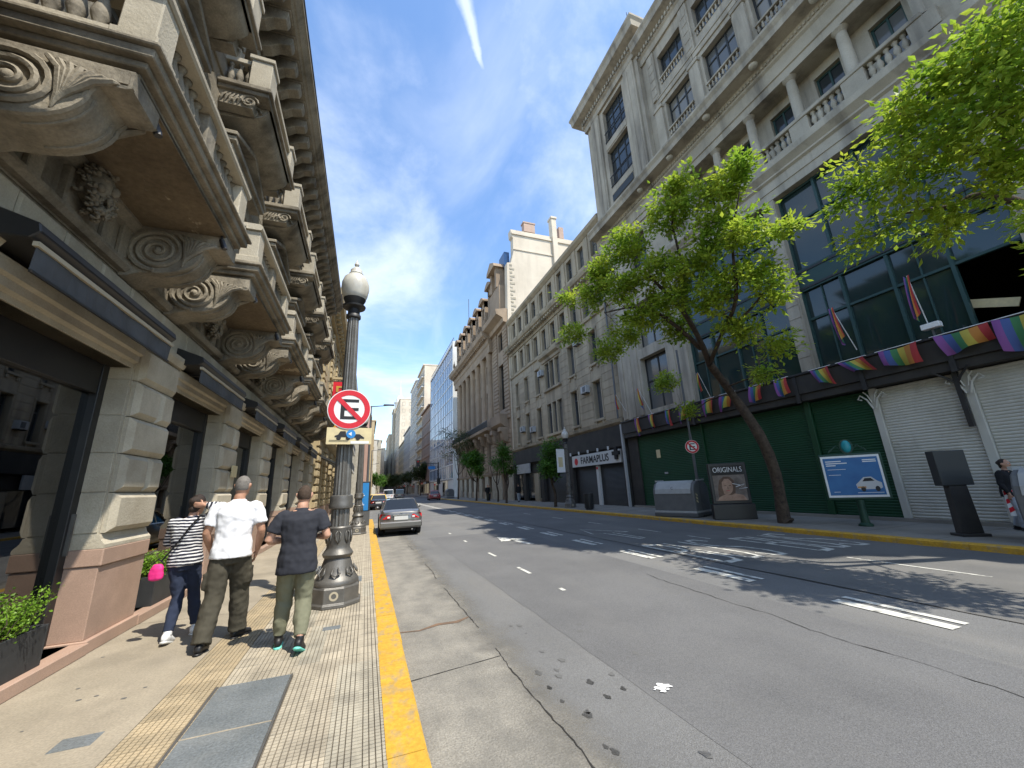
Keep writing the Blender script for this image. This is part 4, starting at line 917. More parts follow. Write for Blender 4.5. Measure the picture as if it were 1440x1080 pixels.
# ---------------------------------------------------------------- bank-like palace
BK = thing('palace_building', 'ornate stone palace with giant columns, balcony and dormered mansard roof', 'building'); BX = RF-.15
y0, y1 = 41.1, 69.3
ah = [(42.9, 44.9, 10.6, 16.4), (43.1, 44.7, 18.2, 20.6)]; cols = [48.2+3.05*i for i in range(7)]
ah += [(y+.75, y+2.3, 10.2, 14.2) for y in cols[:-1]]+[(y+.8, y+2.25, 15.4, 18.0) for y in cols[:-1]]
ah += [(y+.8, y+2.2, 4.6, 7.4) for y in cols[:-1]]+[(43.0, 44.8, 4.4, 7.2)]+[(y+.8, y+2.2, .9, 2.8) for y in cols[:-1]]+[(43.2, 44.6, .2, 2.9)]
a = MB(); wall_holes(a, BX, BX+.6, y0, y1, 0, 22, ah); a.build('wall', 'stone_bank', BK)
bx('inner_wall', 'dark_band', BK, (BX+5, BX+5.2, y0, y1, 0, 22), (BX+.6, BX+5, y0, y1, 21.7, 22), (BX+.6, BX+5, y1-.3, y1, 0, 22), (BX+.6, BX+5, y0, y0+.2, 0, 22))
for h in ah: window(BK, BX+.35, -1, *h, 1, (.7,), .1, 'steel_dark', 'glass_dark')
for sy0, sy1 in ((41.15, 42.7), (45.1, 46.9), (67.3, 69.25)):
    for i in range(26): block(BK, 'stone_course', BX, -1, sy0, sy1, 9.2+i*.47, 9.2+i*.47+.43, .16, .05, 'stone_bank')
for y in cols:
    MB().lathe([(.55, 0), (.55, .2), (.46, .35), (.44, .6), (.42, 6), (.38, 8.2), (.44, 8.3), (.42, 8.45), (.58, 9.2), (.6, 9.4)], 14, (BX-.12, y, 9.8)).build('giant_column', 'stone_bank', BK, autos=40)
    bx('column_pedestal', 'stone_bank', BK, (BX-.6, BX, y-.6, y+.6, 8.95, 9.8), bevel=.03)
MB().prism([(BX, 19.2), (BX-.55, 19.2), (BX-.6, 20.2), (BX-.75, 20.4), (BX-.75, 21.0), (BX-1.5, 21.5), (BX-1.65, 22.1), (BX, 22.4)], 'y', 46.9, y1+.2).build('entablature', 'stone_bank', BK)
MB().prism([(BX, 21.0), (BX-.5, 21.1), (BX-.6, 21.6), (BX-1.4, 22.0), (BX-1.5, 22.6), (BX, 22.9)], 'y', y0-.1, 46.9).build('pavilion_cornice', 'stone_bank', BK)
for i in range(30): bx('modillion', 'stone_bank', BK, (BX-1.2, BX-.6, 47+i*.74, 47.3+i*.74, 21.05, 21.35)) 
MB().prism([(BX, 8.2), (BX-.3, 8.2), (BX-.8, 8.5), (BX-1.2, 8.6), (BX-1.25, 8.95), (BX, 9.0)], 'y', 46.9, y1).build('balcony_slab', 'stone_bank', BK)
a = MB(); a.box(BX-1.18, BX-1.12, 47, y1, 9.75, 9.85)
for i in range(110): a.box(BX-1.17, BX-1.13, 47+i*.2, 47.06+i*.2, 8.95, 9.75)
a.build('balcony_railing', 'iron_dark', BK)
MB().prism([(BX, 8.2), (BX-.5, 8.3), (BX-1.0, 8.7), (BX-1.1, 9.8), (BX, 9.8)], 'y', 42.0, 46.0).build('pavilion_balcony', 'stone_bank', BK)
for yy in (42.4, 45.6):
    cm = console_mesh(.8, 1.0, .62); cm.build('giant_console', 'stone_bank', BK, loc=None).matrix_world = Matrix.Translation((BX, yy, 6.6)) @ Matrix.Rotation(math.pi, 4, 'Z') @ Matrix.Diagonal((1.1, 1.2, 2.6, 1))
for i, y in enumerate(cols):
    cm = console_mesh(.5, 1.0, .62).build('balcony_console', 'stone_bank', BK); cm.matrix_world = Matrix.Translation((BX, y, 7.0)) @ Matrix.Rotation(math.pi, 4, 'Z') @ Matrix.Diagonal((1.1, 1, 2.0, 1))
for sy0, sy1 in [(41.15, 42.9), (44.95, 48.9)]+[(y-.7, y+.7) for y in cols[1:]]:
    for i in range(9): block(BK, 'stone_course', BX, -1, sy0, sy1, 3.4+i*.5, 3.4+i*.5+.46, .14, .05, 'stone_bank')
MB().prism([(BX, 2.9), (BX-.2, 2.9), (BX-.3, 3.2), (BX, 3.35)], 'y', y0, y1).build('base_moulding', 'stone_bank', BK); [bx('plinth', 'stone_pale', BK, (BX-.15, BX, q0, q1, 0, 2.9)) for q0, q1 in [(y0, 42.9), (45, 48.8)]+[(y-.7, y+.75) for y in cols[1:]]]
# mansard, dormers
MB().prism([(BX-.1, 22.4), (BX+.2, 25.5), (BX+1.0, 28.2), (BX+2.2, 29.6), (BX+7, 30.0), (BX+7, 22.4)], 'y', 42.2, y1).build('mansard_roof', 'frame_grey', BK)
for i, y in enumerate([46.0+3.4*j for j in range(7)]):
    D = part('dormer', BK); big = i == 0; h = 4.8 if not big else 5.6
    bx('dormer_wall', 'stone_bank', D, (BX-.55, BX+2, y-.95, y-.5, 22.6, 22.6+h), (BX-.55, BX+2, y+.5, y+.95, 22.6, 22.6+h), (BX-.55, BX+2, y-.95, y+.95, 22.6+h*.82, 22.6+h))
    bx('dormer_glass', 'glass_dark', D, (BX-.1, BX, y-.5, y+.5, 22.8, 22.6+h*.82))
    MB().prism([(y-1.25, 22.6+h), (y+1.25, 22.6+h), (y+1.2, 22.85+h), (y+.6, 23.25+h), (y, 23.4+h), (y-.6, 23.25+h), (y-1.2, 22.85+h)], 'x', BX-.95, BX+2.4).build('dormer_pediment', 'stone_bank', D)
    MB().lathe([(.2, 0), (.2, .5), (.1, .6), (.26, 1.0), (.2, 1.4), (.05, 1.9), (.02, 2.2)], 10, (BX-.9, y+1.7, 22.4)).build('urn', 'stone_bank', D, smooth=True)
D = part('upper_dormer', BK); bx('dormer_wall', 'stone_bank', D, (BX-.7, BX+2, 42.6, 43.2, 26.6, 29.4), (BX-.7, BX+2, 44.6, 45.2, 26.6, 29.4), (BX-.2, BX+2, 43.2, 44.6, 26.6, 29.0)); MB().prism([(42.2, 29.4), (45.6, 29.4), (45.4, 29.9), (43.9, 30.7), (42.4, 29.9)], 'x', BX-1.1, BX+2).build('dormer_pediment', 'stone_bank', D)
bx('attic_screen', 'stone_bank', BK, (BX-.6, BX+.6, 42.0, 46.2, 22.8, 26.6), bevel=.05)
# party wall facing the camera, curved at the street edge
pw = [(BX+.05, 21.0), (BX+.3, 29.3), (BX+.85, 29.4), (BX+1.25, 31.0), (BX+1.3, 33.2), (BX+1.05, 33.4), (BX+1.0, 34.4), (BX+14, 34.6), (BX+14, 0), (BX+.05, 0)]
P = MB().prism(pw, 'y', 40.95, 41.9).build('party_wall', 'render_wall', BK)
for i in range(22):
    zz = 18.5+i*.52
    if zz < 29: bx('quoin', 'stone_pale', BK, (BX+.62, BX+.95+.3*(i % 2), 40.9, 40.95, zz, zz+.26))
bx('wall_band', 'render_wall', BK, (BX+1.2, BX+14, 40.85, 40.95, 31.4, 31.6), (BX+1.1, BX+14, 40.8, 40.95, 33.7, 34.0)); bx('chimney', 'render_wall', BK, (BX+7.0, BX+7.7, 40.55, 41.5, 28, 37.2), (BX+6.9, BX+7.8, 40.45, 41.6, 37.2, 37.5))
bx('chimney_stack', 'granite', BK, (BX+3.0, BX+4.6, 41, 41.8, 34.6, 35.9), (BX+2.9, BX+4.7, 40.95, 41.85, 35.9, 36.1)); bx('small_chimney', 'granite', BK, (BX+8.3, BX+9.0, 41, 41.8, 34.6, 36.4))
MB().lathe([(.09, 0), (.09, 1.2), (.18, 1.25), (.18, 1.5)], 8, (BX+6.3, 40.7, 26.2)).build('flue_pipe', 'granite', BK)
bx('mansard_end', 'glass_blue', BK, (BX+.3, BX+1.0, 41.9, 44, 29.3, 31.5))
MB().tube([(BX-.5, 58, 27), (BX-.5, 58, 32.5)], .05, 5).build('flag_pole', 'frame_grey', BK)
# ---------------------------------------------------------------- buildings further along the street
M('brick_brown', (.30, .22, .17), (.23, .165, .13), nscale=.4, grime=.4, gcol=(.12, .09, .07), gscale=(.6, .6, .1)); M('wall_white', (.70, .69, .65), (.60, .59, .55), nscale=.4, grime=.3, gcol=(.35, .33, .3), gscale=(.5, .5, .1))
M('wall_grey', (.36, .36, .36), (.28, .28, .28), nscale=.4); M('wall_rose', (.50, .33, .27), (.42, .28, .23), nscale=.4)
def far_building(name, label, x0, x1, y0, y1, h, wall, floors, bays, s, gm='glass_window', ww=.55, wh=.6, base=4.0, cornice=.5, endwin=0, balc=False, fm='frame_grey'):
    """block with its street front at x0 (s=-1, right side) or x1 (s=+1, left side); every window is its own part"""
    B = thing(name, label, 'building'); X = x0 if s < 0 else x1
    a = MB(); a.box(x0, x1, y0, y1, -.1, h); a.build('wall', wall, B)
    fh = (h-base-.8)/floors; bw = (y1-y0)/bays
    for i in range(floors):
        for j in range(bays):
            w = bw*ww; z0 = base+i*fh+fh*(1-wh)*.45; yy = y0+j*bw+(bw-w)/2
            window(B, X+s*.03, s, yy, yy+w, z0, z0+fh*wh, 1 if w > 1 else 0, (.7,), .09, fm, gm)
        a = MB(); xx = sorted((X, X+s*.14)); a.box(*xx, y0, y1, base+i*fh-.12, base+i*fh+.06); a.build('string_course', wall, B)
        if balc:
            xx = sorted((X, X+s*.9))
            a = MB(); a.box(*xx, y0+.6, y1-.6, base+i*fh+.1, base+i*fh+.3); a.build('balcony', 'wall_white', B); xx = sorted((X+s*.8, X+s*.88)); a = MB(); a.box(*xx, y0+.6, y1-.6, base+i*fh+.3, base+i*fh+1.1); a.build('balcony_railing', 'frame_grey', B)
    if endwin:
        bw2 = (x1-x0)/endwin
        for i in range(floors):
            for j in range(endwin):
                w = bw2*.4; z0 = base+i*fh+fh*.25; xx = x0+j*bw2+(bw2-w)/2; window(B, y0-.02, -1, xx, xx+w, z0, z0+fh*.5, 0, (), .09, fm, gm, ax='y')
    xx = (x0-cornice, x1) if s < 0 else (x0, x1+cornice)
    a = MB(); a.box(*xx, y0-.1, y1+.1, h-.05, h+.35); a.build('cornice', wall, B)
    nb = max(2, bays//2)
    for j in range(nb):
        q0 = y0+(y1-y0)*(j+.12)/nb; q1 = y0+(y1-y0)*(j+.88)/nb; xx = sorted((X-s*.3, X+s*.02)); a = MB(); a.box(*xx, q0, q1, .1, base-.9); a.build('shop_opening', 'glass_dark', B)
        xx = sorted((X, X+s*.25)); a = MB(); a.box(*xx, q0, q1, base-.9, base-.35); a.build('shop_sign', ('dark_band', 'frame_white', 'red_sign', 'frame_grey')[j % 4], B)
    return B
# glass office
GO = thing('glass_office', 'modern office slab of blue glass with white end columns beside the side street', 'building')
gy0, gy1, gh = 74.2, 105, 30.5
bx('core', 'frame_grey', GO, (RF+.5, RF+16, gy0+.5, gy1, 0, gh))
bx('white_column', 'wall_white', GO, (RF-.05, RF+.85, gy0-.05, gy0+.55, 0, gh+.6)); bx('white_cap', 'wall_white', GO, (RF-.06, RF+16, gy0-.06, gy1, gh, gh+.5))
nf = 10; fh = (gh-3.4)/nf
for i in range(nf):
    z0 = 3.4+i*fh
    for j in range(14):
        q0 = gy0+.6+j*(gy1-gy0-.7)/14; q1 = q0+(gy1-gy0-.7)/14-.14
        MB().quad((RF+.1+rnd.uniform(-.02, .02), q0, z0+.1), (RF+.1+rnd.uniform(-.02, .02), q1, z0+.1), (RF+.1, q1, z0+fh-.12), (RF+.1, q0, z0+fh-.12)).build('pane', 'glass_blue', GO, fix=False)
    bx('floor_band', 'frame_white', GO, (RF+.04, RF+.5, gy0+.55, gy1, z0-.1, z0+.1))
    for j in range(5): bx('end_pane', 'glass_window' if (i+j) % 5 else 'frame_white', GO, (RF+1.0+j*2.6, RF+3.4+j*2.6, gy0+.2, gy0+.3, z0+.25, z0+fh-.2)) 
    bx('end_band', 'wall_white', GO, (RF+.9, RF+16, gy0+.1, gy0+.5, z0-.12, z0+.22))
for j in range(15): q0 = gy0+.53+j*(gy1-gy0-.7)/14; bx('mullion', 'frame_white', GO, (RF+.02, RF+.16, q0-.05, q0+.05, 3.4, gh))
a = MB(); a.box(RF+.2, RF+.3, gy0+.3, gy1, gh+1.5, gh+1.58)
for j in range(24): a.box(RF+.22, RF+.28, gy0+.3+j*1.25, gy0+.36+j*1.25, gh+.5, gh+1.5)
a.build('roof_railing', 'frame_grey', GO)
for j in range(5): bx('shop_front', 'glass_dark' if j % 2 else 'frame_white', GO, (RF+.2, RF+.5, gy0+1+j*6, gy0+6.6+j*6, .1, 3.2))
far_building('brown_apartment_block', 'narrow brown apartment block next to the blue glass office', RF, RF+14, 105.2, 122, 24, 'brick_brown', 6, 6, -1)
far_building('cream_tower_block', 'tall cream block with a bare sunlit side wall behind the glass office', RF+.6, RF+16, 122.2, 138, 41, 'render_wall', 11, 5, -1, balc=True)
far_building('blue_glass_tower', 'thin blue and white glass tower past the cream block', RF, RF+12, 138.5, 158, 40, 'wall_white', 11, 8, -1, 'glass_blue', .86, .8)
far_building('grey_street_block', 'low grey office block beyond the blue glass tower', RF, RF+14, 158.2, 186, 26, 'wall_grey', 7, 8, -1)
far_building('pale_corner_block', 'pale stone block lower than the spired tower', RF+.4, RF+16, 186.4, 222, 24, 'stone_pale', 6, 9, -1)
far_building('cream_party_block', 'cream block with a stepped sunlit side wall near the spire', RF+.4, RF+16, 222.2, 262, 52, 'render_wall', 12, 7, -1, endwin=4)
SP = far_building('spired_tower', 'pale tower with lantern and thin spire closing the street', RF-.6, RF+10, 262.5, 282, 54, 'stone_pale', 13, 4, -1, endwin=3)
cx_, cy_ = RF+3.4, 266
MB().lathe([(4.2, 0), (4.4, 1), (3.6, 1.2), (3.4, 4.5), (4.1, 4.8), (4.1, 5.3), (3.0, 5.6), (2.6, 8), (1.6, 9.6), (.9, 10.2), (.8, 12), (.5, 12.5), (.25, 16), (.06, 22)], 16, (cx_, cy_, 54)).build('lantern', 'wall_white', SP, autos=40)
for i, (y0, y1, h, mt, lb) in enumerate(((284, 330, 40, 'stone_pale', 'hazy pale block beyond the spired tower'), (332, 390, 34, 'wall_white', 'hazy white block at the far right end of the street'))):
    far_building('distant_block', lb, RF-2-i*2, RF+14, y0, y1, h, mt, 9, 6, -1)
# left side
YB = thing('yellow_stone_building', 'yellowish stone corner building with banded piers, balcony and red awnings', 'building')
yx = -2.75; yy0, yy1 = 24.2, 42.0
hh = [(25.6+4.1*i, 27.8+4.1*i, .2, 3.6) for i in range(4)] + [(25.9+4.1*i, 27.5+4.1*i, z0, z1) for i in range(4) for z0, z1 in ((5.4, 8.0), (9.6, 12.0))]
a = MB(); wall_holes(a, yx-.6, yx, yy0, yy1, 0, 13.6, hh); a.build('wall', 'stone_yellow', YB); bx('body', 'stone_yellow', YB, (-14, yx-.62, yy0, yy1, 0, 13.5))
for h in hh: window(YB, yx-.3, 1, *h, 1, (.7,), .1, 'steel_dark', 'glass_dark')
for i in range(5):
    q0, q1 = (24.25+4.1*i if i else 24.22, 25.45+4.1*i)
    for k in range(9): block(YB, 'banded_stone', yx, 1, q0, min(q1, yy1-.05), .9+k*.42, 1.2+k*.42, .16, .04, 'stone_yellow')
    bx('pier_plinth', 'granite', YB, (yx, yx+.2, q0, min(q1, yy1), 0, .85))
    for k in range(8): block(YB, 'banded_stone', yx, 1, q0, min(q1, yy1-.05), 9.4+k*.42, 9.7+k*.42, .12, .03, 'stone_yellow')
    for k in range(9): block(YB, 'banded_stone', yx, 1, q0, min(q1, yy1-.05), 5.3+k*.42, 5.6+k*.42, .12, .03, 'stone_yellow')
MB().prism([(yx, 4.8), (yx+.3, 4.85), (yx+.45, 5.05), (yx, 5.2)], 'y', yy0, yy1).build('string_course', 'stone_yellow', YB)
MB().prism([(yx, 12.9), (yx+.2, 12.9), (yx+.25, 13.3), (yx+.75, 13.6), (yx+.82, 14.0), (yx-.2, 14.2)], 'y', yy0-.3, yy1).build('cornice', 'stone_yellow', YB)
bx('parapet', 'stone_yellow', YB, (yx-1.5, yx-.2, yy0+.1, yy1, 13.6, 15.0), bevel=.05)
for k in range(22): bx('modillion', 'stone_yellow', YB, (yx+.1, yx+.55, yy0+.1+k*.8, yy0+.42+k*.8, 13.1, 13.35))
B = part('corner_balcony', YB); zb = 8.6
bx('slab', 'stone_yellow', B, (yx, yx+1.15, 29.2, 33.2, zb, zb+.3), bevel=.04); bx('rail', 'stone_yellow', B, (yx+.85, yx+1.1, 29.3, 33.1, zb+.95, zb+1.1), (yx, yx+.85, 29.3, 29.5, zb+.95, zb+1.1))
for k in range(14): MB().lathe([(.09, 0), (.06, .1), (.11, .25), (.05, .5), (.09, .65)], 8, (yx+.97, 29.5+k*.26, zb+.3)).build('baluster', 'stone_yellow', B)
for k in range(4): MB().lathe([(.09, 0), (.06, .1), (.11, .25), (.05, .5), (.09, .65)], 8, (yx+.15+k*.22, 29.4, zb+.3)).build('baluster', 'stone_yellow', B)
for q in (29.7, 32.7):
    cm = console_mesh(.4, 1.0, .62).build('console', 'stone_yellow', B, loc=(yx, q, zb-1.2)); cm.scale = (1, 1, 2)
for i, q in enumerate((25.4, 29.5, 33.6)):
    A = part('red_awning', YB); MB().prism([(yx+.02, 3.9), (yx+1.05, 3.35), (yx+1.05, 3.25), (yx+.02, 3.75)], 'y', q, q+2.6).build('canopy', 'steel_dark', A); bx('valance', 'red_sign', A, (yx+1.03, yx+1.06, q, q+2.6, 3.02, 3.12), (yx+1.03, yx+1.06, q, q+2.6, 3.2, 3.34)); bx('valance_band', 'bin_lid', A, (yx+1.02, yx+1.055, q, q+2.6, 3.12, 3.2))
FB = thing('red_banner', 'long red vertical banner hung on the yellow stone building', 'banner', (yx+.35, 27.2, 5.2))
a = MB()
for k in range(12):
    for sx in range(1): a.quad((0, .012*math.sin(k), k*.3), (.85, .02*math.sin(k*.8+1), k*.3), (.85, .02*math.sin((k+1)*.8+1), k*.3+.3), (0, .012*math.sin(k+1), k*.3+.3))
o = a.build('cloth', 'red_sign', FB, fix=False); sm = o.modifiers.new('thick', 'SOLIDIFY'); sm.thickness = .01
for k in range(4): bx('ornament', 'kerb_yellow', FB, (.2, .34, -.04, -.03, .5+k*.8, .9+k*.8), (.34, .6, -.04, -.03, .78+k*.8, .9+k*.8))
MB().tube([(-.5, 0, 3.62), (.9, 0, 3.62)], .025, 6).build('pole', 'steel_dark', FB)
far_building('white_street_block', 'white flat-roofed block after the yellow stone building', -16, -2.6, 42.4, 60, 17, 'wall_white', 5, 5, 1, balc=True)
# the street swings slightly to the right further on
lf = [(-13, -1.2, 74, 96, 15, 'stone_pale', 'cream low block past the first crossing on the left'), (-12, 0.0, 97, 120, 19, 'wall_rose', 'rose coloured block with a red roof sign'), (-10, 1.4, 121, 150, 22, 'stone_yellow', 'ochre block in the middle distance on the left'), (-8, 3.0, 151, 185, 20, 'wall_white', 'white block in the distance on the left'), (-6, 5.4, 186, 240, 24, 'stone_pale', 'pale distant block on the left past the white one'), (-4, 9.0, 241, 320, 26, 'render_wall', 'cream block at the far left end of the street'), (-2, 17, 321, 400, 24, 'stone_pale', 'hazy block closing the view of the street')]
for x0, x1, y0, y1, h, mt, lb in lf: far_building('street_block', lb, x0, x1, y0, y1, h, mt, 5, 6, 1)
# ---------------------------------------------------------------- trees
def make_tree(name, label, limbs, blobs, dens, leafmat, seed, leaf=(.10, .055), spray=.32, nleaf=26, group=None, twig=.010, flat=.75, droop=.5):
    """limbs: list of (points, radii); blobs: (centre, radius)"""
    rg = random.Random(seed); base = limbs[0][0][0]
    T = thing(name, label, 'tree', base, group=group); off = Vector(base)
    tm = MB(); nodes = []
    for pts, rad in limbs:
        P = [Vector(p)-off for p in pts]; Q = []; RR = []
        for i in range(len(P)-1):
            for j in range(4):
                t = j/4; p0 = P[max(i-1, 0)]; p1 = P[i]; p2 = P[i+1]; p3 = P[min(i+2, len(P)-1)]
                q = .5*((2*p1)+(p2-p0)*t+(2*p0-5*p1+4*p2-p3)*t*t+(3*p1-p0-3*p2+p3)*t**3); Q.append(q); RR.append(rad[i]*(1-t)+rad[i+1]*t)
        Q.append(P[-1]); RR.append(rad[-1])
        RR = [r*(1+rg.uniform(-.07, .07)) for r in RR]
        tm.tube(Q, RR, 9)
        for q, r in list(zip(Q, RR))[6 if pts is limbs[0][0] else 0:]: nodes.append((q, r))
    cl = []
    for c, r in blobs:
        n = int(dens*r*r)
        for k in range(n):
            while True:
                d = Vector((rg.uniform(-1, 1), rg.uniform(-1, 1), rg.uniform(-1, 1)))
                if d.length < 1: break
            d *= (.55+.45*rg.random()); cl.append(Vector(c)-off+Vector((d.x*r, d.y*r, d.z*r*flat)))
    root = nodes[0][0]
    cl.sort(key=lambda p: (p-root).length)
    lv = []; lf = []
    for p in cl:
        bi = min(nodes, key=lambda nd: (nd[0]-p).length - nd[1]*2)
        a0, r0 = bi; L = (p-a0).length
        if L > .05:
            r1 = max(twig*.5, min(r0*.55, .035)); mid = a0.lerp(p, .5)+Vector((rg.uniform(-.12, .12), rg.uniform(-.12, .12), rg.uniform(.0, .2)))*L*.5
            pts = [a0, a0.lerp(mid, .5)+Vector((0, 0, .03*L)), mid, mid.lerp(p, .55), p]; tm.tube(pts, [r1, r1*.85, r1*.7, r1*.5, twig*.35], 4, cap=False)
            for q, w in ((mid, .7), (mid.lerp(p, .55), .5), (p, .4)): nodes.append((q, r1*w))
        axis = (p-a0).normalized() if L > .05 else Vector((0, 0, 1))
        for k in range(int(nleaf*rg.uniform(.6, 1.3))):
            g_ = Vector((rg.gauss(0, 1), rg.gauss(0, 1), rg.gauss(0, .7)))*spray*.55
            c_ = p+g_-Vector((0, 0, droop*.12*g_.length))
            out = (g_.normalized()*.7+axis*.4+Vector((rg.uniform(-.5, .5), rg.uniform(-.5, .5), -droop*rg.random()))).normalized()
            sd = out.cross(Vector((rg.uniform(-.4, .4), rg.uniform(-.4, .4), 1))); sd = sd.normalized() if sd.length > .05 else Vector((1, 0, 0))
            l = leaf[0]*rg.uniform(.7, 1.35); w = leaf[1]*rg.uniform(.7, 1.3)*.5; nn = out.cross(sd)*l*.10
            o = len(lv); lv += [tuple(c_-out*l*.5), tuple(c_+sd*w+nn), tuple(c_+out*l*.5), tuple(c_-sd*w+nn)]; lf += [(o, o+1, o+2), (o, o+2, o+3)]
    tm.build('trunk', 'bark', T, smooth=True, fix=False)
    me = bpy.data.meshes.new('crown'); me.from_pydata(lv, [], lf); me.materials.append(MATS[leafmat]); o = bpy.data.objects.new('crown', me); COL.objects.link(o); o.parent = T
    return T
ax_ = lambda x, y, X: tuple(at_x(x, y, X))
fx = lambda y: 1-.28*min(1, max(0, (560-y)/130))      # the crown leans out over the road
al = lambda x, y, X: ax_(x, y, X*fx(y))
t1 = (12.87, 9.43, ZW)
L1 = [([(12.9, 9.40, ZW-.02), (12.87, 9.45, .25), ax_(1090, 665, 12.7), ax_(1067, 610, 12.4), al(1030, 555, 12.3), al(998, 512, 12.2)], [.26, .19, .165, .175, .14, .12]),
      ([al(998, 512, 12.2), al(985, 480, 12.0), al(962, 440, 11.8), al(930, 405, 11.5), al(910, 385, 11.3)], [.11, .085, .07, .05, .03]),
      ([al(985, 490, 12.05), al(955, 462, 11.7), al(920, 438, 11.3), al(890, 432, 10.9), al(850, 440, 10.6)], [.08, .065, .05, .035, .02]),
      ([al(998, 512, 12.2), al(1015, 470, 12.2), al(1035, 420, 12.1), al(1030, 340, 11.9), al(1040, 270, 11.7)], [.075, .06, .05, .03, .015]),
      ([al(1015, 470, 12.2), al(1060, 430, 12.4), al(1090, 380, 12.4)], [.05, .03, .015]),
      ([al(962, 440, 11.8), al(960, 380, 11.7), al(945, 310, 11.4), al(950, 270, 11.3)], [.05, .04, .028, .012]),
      ([al(1020, 545, 12.4), al(1060, 530, 12.5), al(1100, 520, 12.6)], [.035, .025, .012])]
B1 = [(ax_(x, y, X*fx(y)), r*fx(y)) for x, y, X, r in ((835, 415, 10.7, 1.25), (880, 345, 10.9, 1.35), (805, 470, 10.5, 1.0), (850, 380, 10.8, 1.1), (940, 300, 11.2, 1.25), (1010, 265, 11.6, 1.15), (1040, 235, 11.8, .7), (960, 255, 11.3, .8), (905, 440, 11.0, 1.4), (975, 370, 11.4, 1.3), (1050, 330, 12.0, 1.1), (1085, 405, 12.3, .9),
      (855, 490, 11.0, 1.0), (955, 460, 12.0, .9), (935, 535, 12.2, .7), (1040, 460, 12.0, .9), (1098, 485, 12.4, .7), (1105, 320, 12.2, .6), (1075, 525, 12.5, .55), (965, 575, 12.2, .45), (880, 400, 10.8, 1.2), (800, 420, 10.4, .7), (1000, 320, 11.6, 1.0), (925, 380, 11.2, 1.1), (1010, 400, 11.8, 1.0), (950, 420, 11.4, 1.0), (880, 470, 11.0, .9), (1060, 380, 12, .8), (1000, 430, 11.9, .8))]
make_tree('street_tree', 'sparse young-leaved tree with leaning trunk in front of the green shutters', L1, B1, 66, 'leaf_light', 5, (.15, .078), .25, 22)
L2 = [([(12.95, 1.2, ZW-.02), (12.9, 1.25, .4), (12.75, 1.5, 3.2), (12.5, 1.9, 5.4)], [.24, .18, .15, .13]),
      ([(12.5, 1.9, 5.4), ax_(1400, 275, 10.5), ax_(1340, 290, 10.2), ax_(1270, 300, 10.0)], [.10, .075, .05, .02]),
      ([(12.5, 1.9, 5.4), ax_(1430, 220, 10.3), ax_(1410, 130, 9.9), ax_(1390, 60, 9.6)], [.11, .08, .05, .02]),
      ([ax_(1430, 220, 10.3), ax_(1350, 210, 10.0), ax_(1290, 190, 9.8), ax_(1230, 200, 9.7)], [.07, .055, .04, .018]),
      ([ax_(1410, 130, 9.9), ax_(1350, 110, 9.7), ax_(1310, 100, 9.6)], [.05, .035, .015])]
B2 = [(ax_(x, y, X-2.3), r*.80) for x, y, X, r in ((1300, 150, 11.4, 1.1), (1345, 95, 11.3, 1.0), (1400, 60, 11.2, 1.1), (1440, 20, 11.0, 1.1), (1215, 240, 11.5, .95), (1280, 240, 11.5, 1.1), (1235, 315, 11.6, .75), (1300, 310, 11.6, .9), (1350, 200, 11.5, 1.1), (1400, 160, 11.4, 1.1), (1450, 120, 11.2, 1.2), (1375, 270, 11.7, .8), (1440, 230, 11.8, .9), (1435, 310, 12.0, .5),
      (1180, 285, 11.6, .6), (1210, 345, 11.7, .45), (1520, 150, 11.3, 1.5), (1260, 190, 11.4, .8), (1560, 300, 11.6, 1.3), (1480, 60, 11, 1.2), (1330, 330, 11.7, .5))]
make_tree('street_tree', 'dense bright green tree crown overhanging in front of the balustrade and white shutters', L2, B2, 35, 'leaf_light', 9, (.14, .072), .26, 22)
# smaller trees further along the street
def simple_tree(x, y, h, r, name, label, mat, seed, dens=18, leaf=(.2, .12), nl=24, rg_=None, spray=.35, group=None):
    rg = random.Random(seed); lz = h*.36
    L = [([(x, y, ZW-.02), (x+.03, y, lz*.5), (x+rg.uniform(-.2, .2), y+rg.uniform(-.2, .2), lz), (x+rg.uniform(-.3, .3), y+rg.uniform(-.3, .3), h*.75)], [.12, .09, .075, .03])]
    for k in range(3):
        an = rg.uniform(0, 6.3); L.append(([(x, y, lz*.9), (x+.4*r*math.cos(an), y+.4*r*math.sin(an), lz*1.2), (x+.8*r*math.cos(an), y+.8*r*math.sin(an), h*.72)], [.05, .035, .012]))
    bl = [((x+rg.uniform(-.55, .55)*r, y+rg.uniform(-.55, .55)*r, lz+(h-lz)*rg.uniform(.2, .85)), r*rg.uniform(.45, .7)) for k in range(6)]+[((x, y, lz+(h-lz)*.55), r*.75)]
    return make_tree(name, label, L, bl, dens, mat, seed, leaf, spray, nl)
simple_tree(12.5, 25.5, 5.2, 1.5, 'small_tree', 'small round green tree before the pharmacy building with a lamp beside it', 'leaf_mid', 21, 34, (.18, .10))
simple_tree(12.4, 35.6, 6.0, 1.35, 'small_tree', 'thin loose green tree in front of the palace end pavilion', 'leaf_mid', 22, 22, (.2, .11))
simple_tree(12.4, 46.5, 6.8, 1.9, 'small_tree', 'round green tree before the middle of the palace', 'leaf_mid', 23, 26, (.26, .14))
simple_tree(12.6, 57.5, 10.5, 3.2, 'bare_tree', 'tall thin brownish tree at the side street corner', 'leaf_dull', 24, 5, (.28, .12), 16, spray=.6)
simple_tree(13.0, 40.0, 5.4, 1.0, 'small_tree', 'slender second sapling in front of the palace pavilion', 'leaf_mid', 28, 12, (.2, .10))
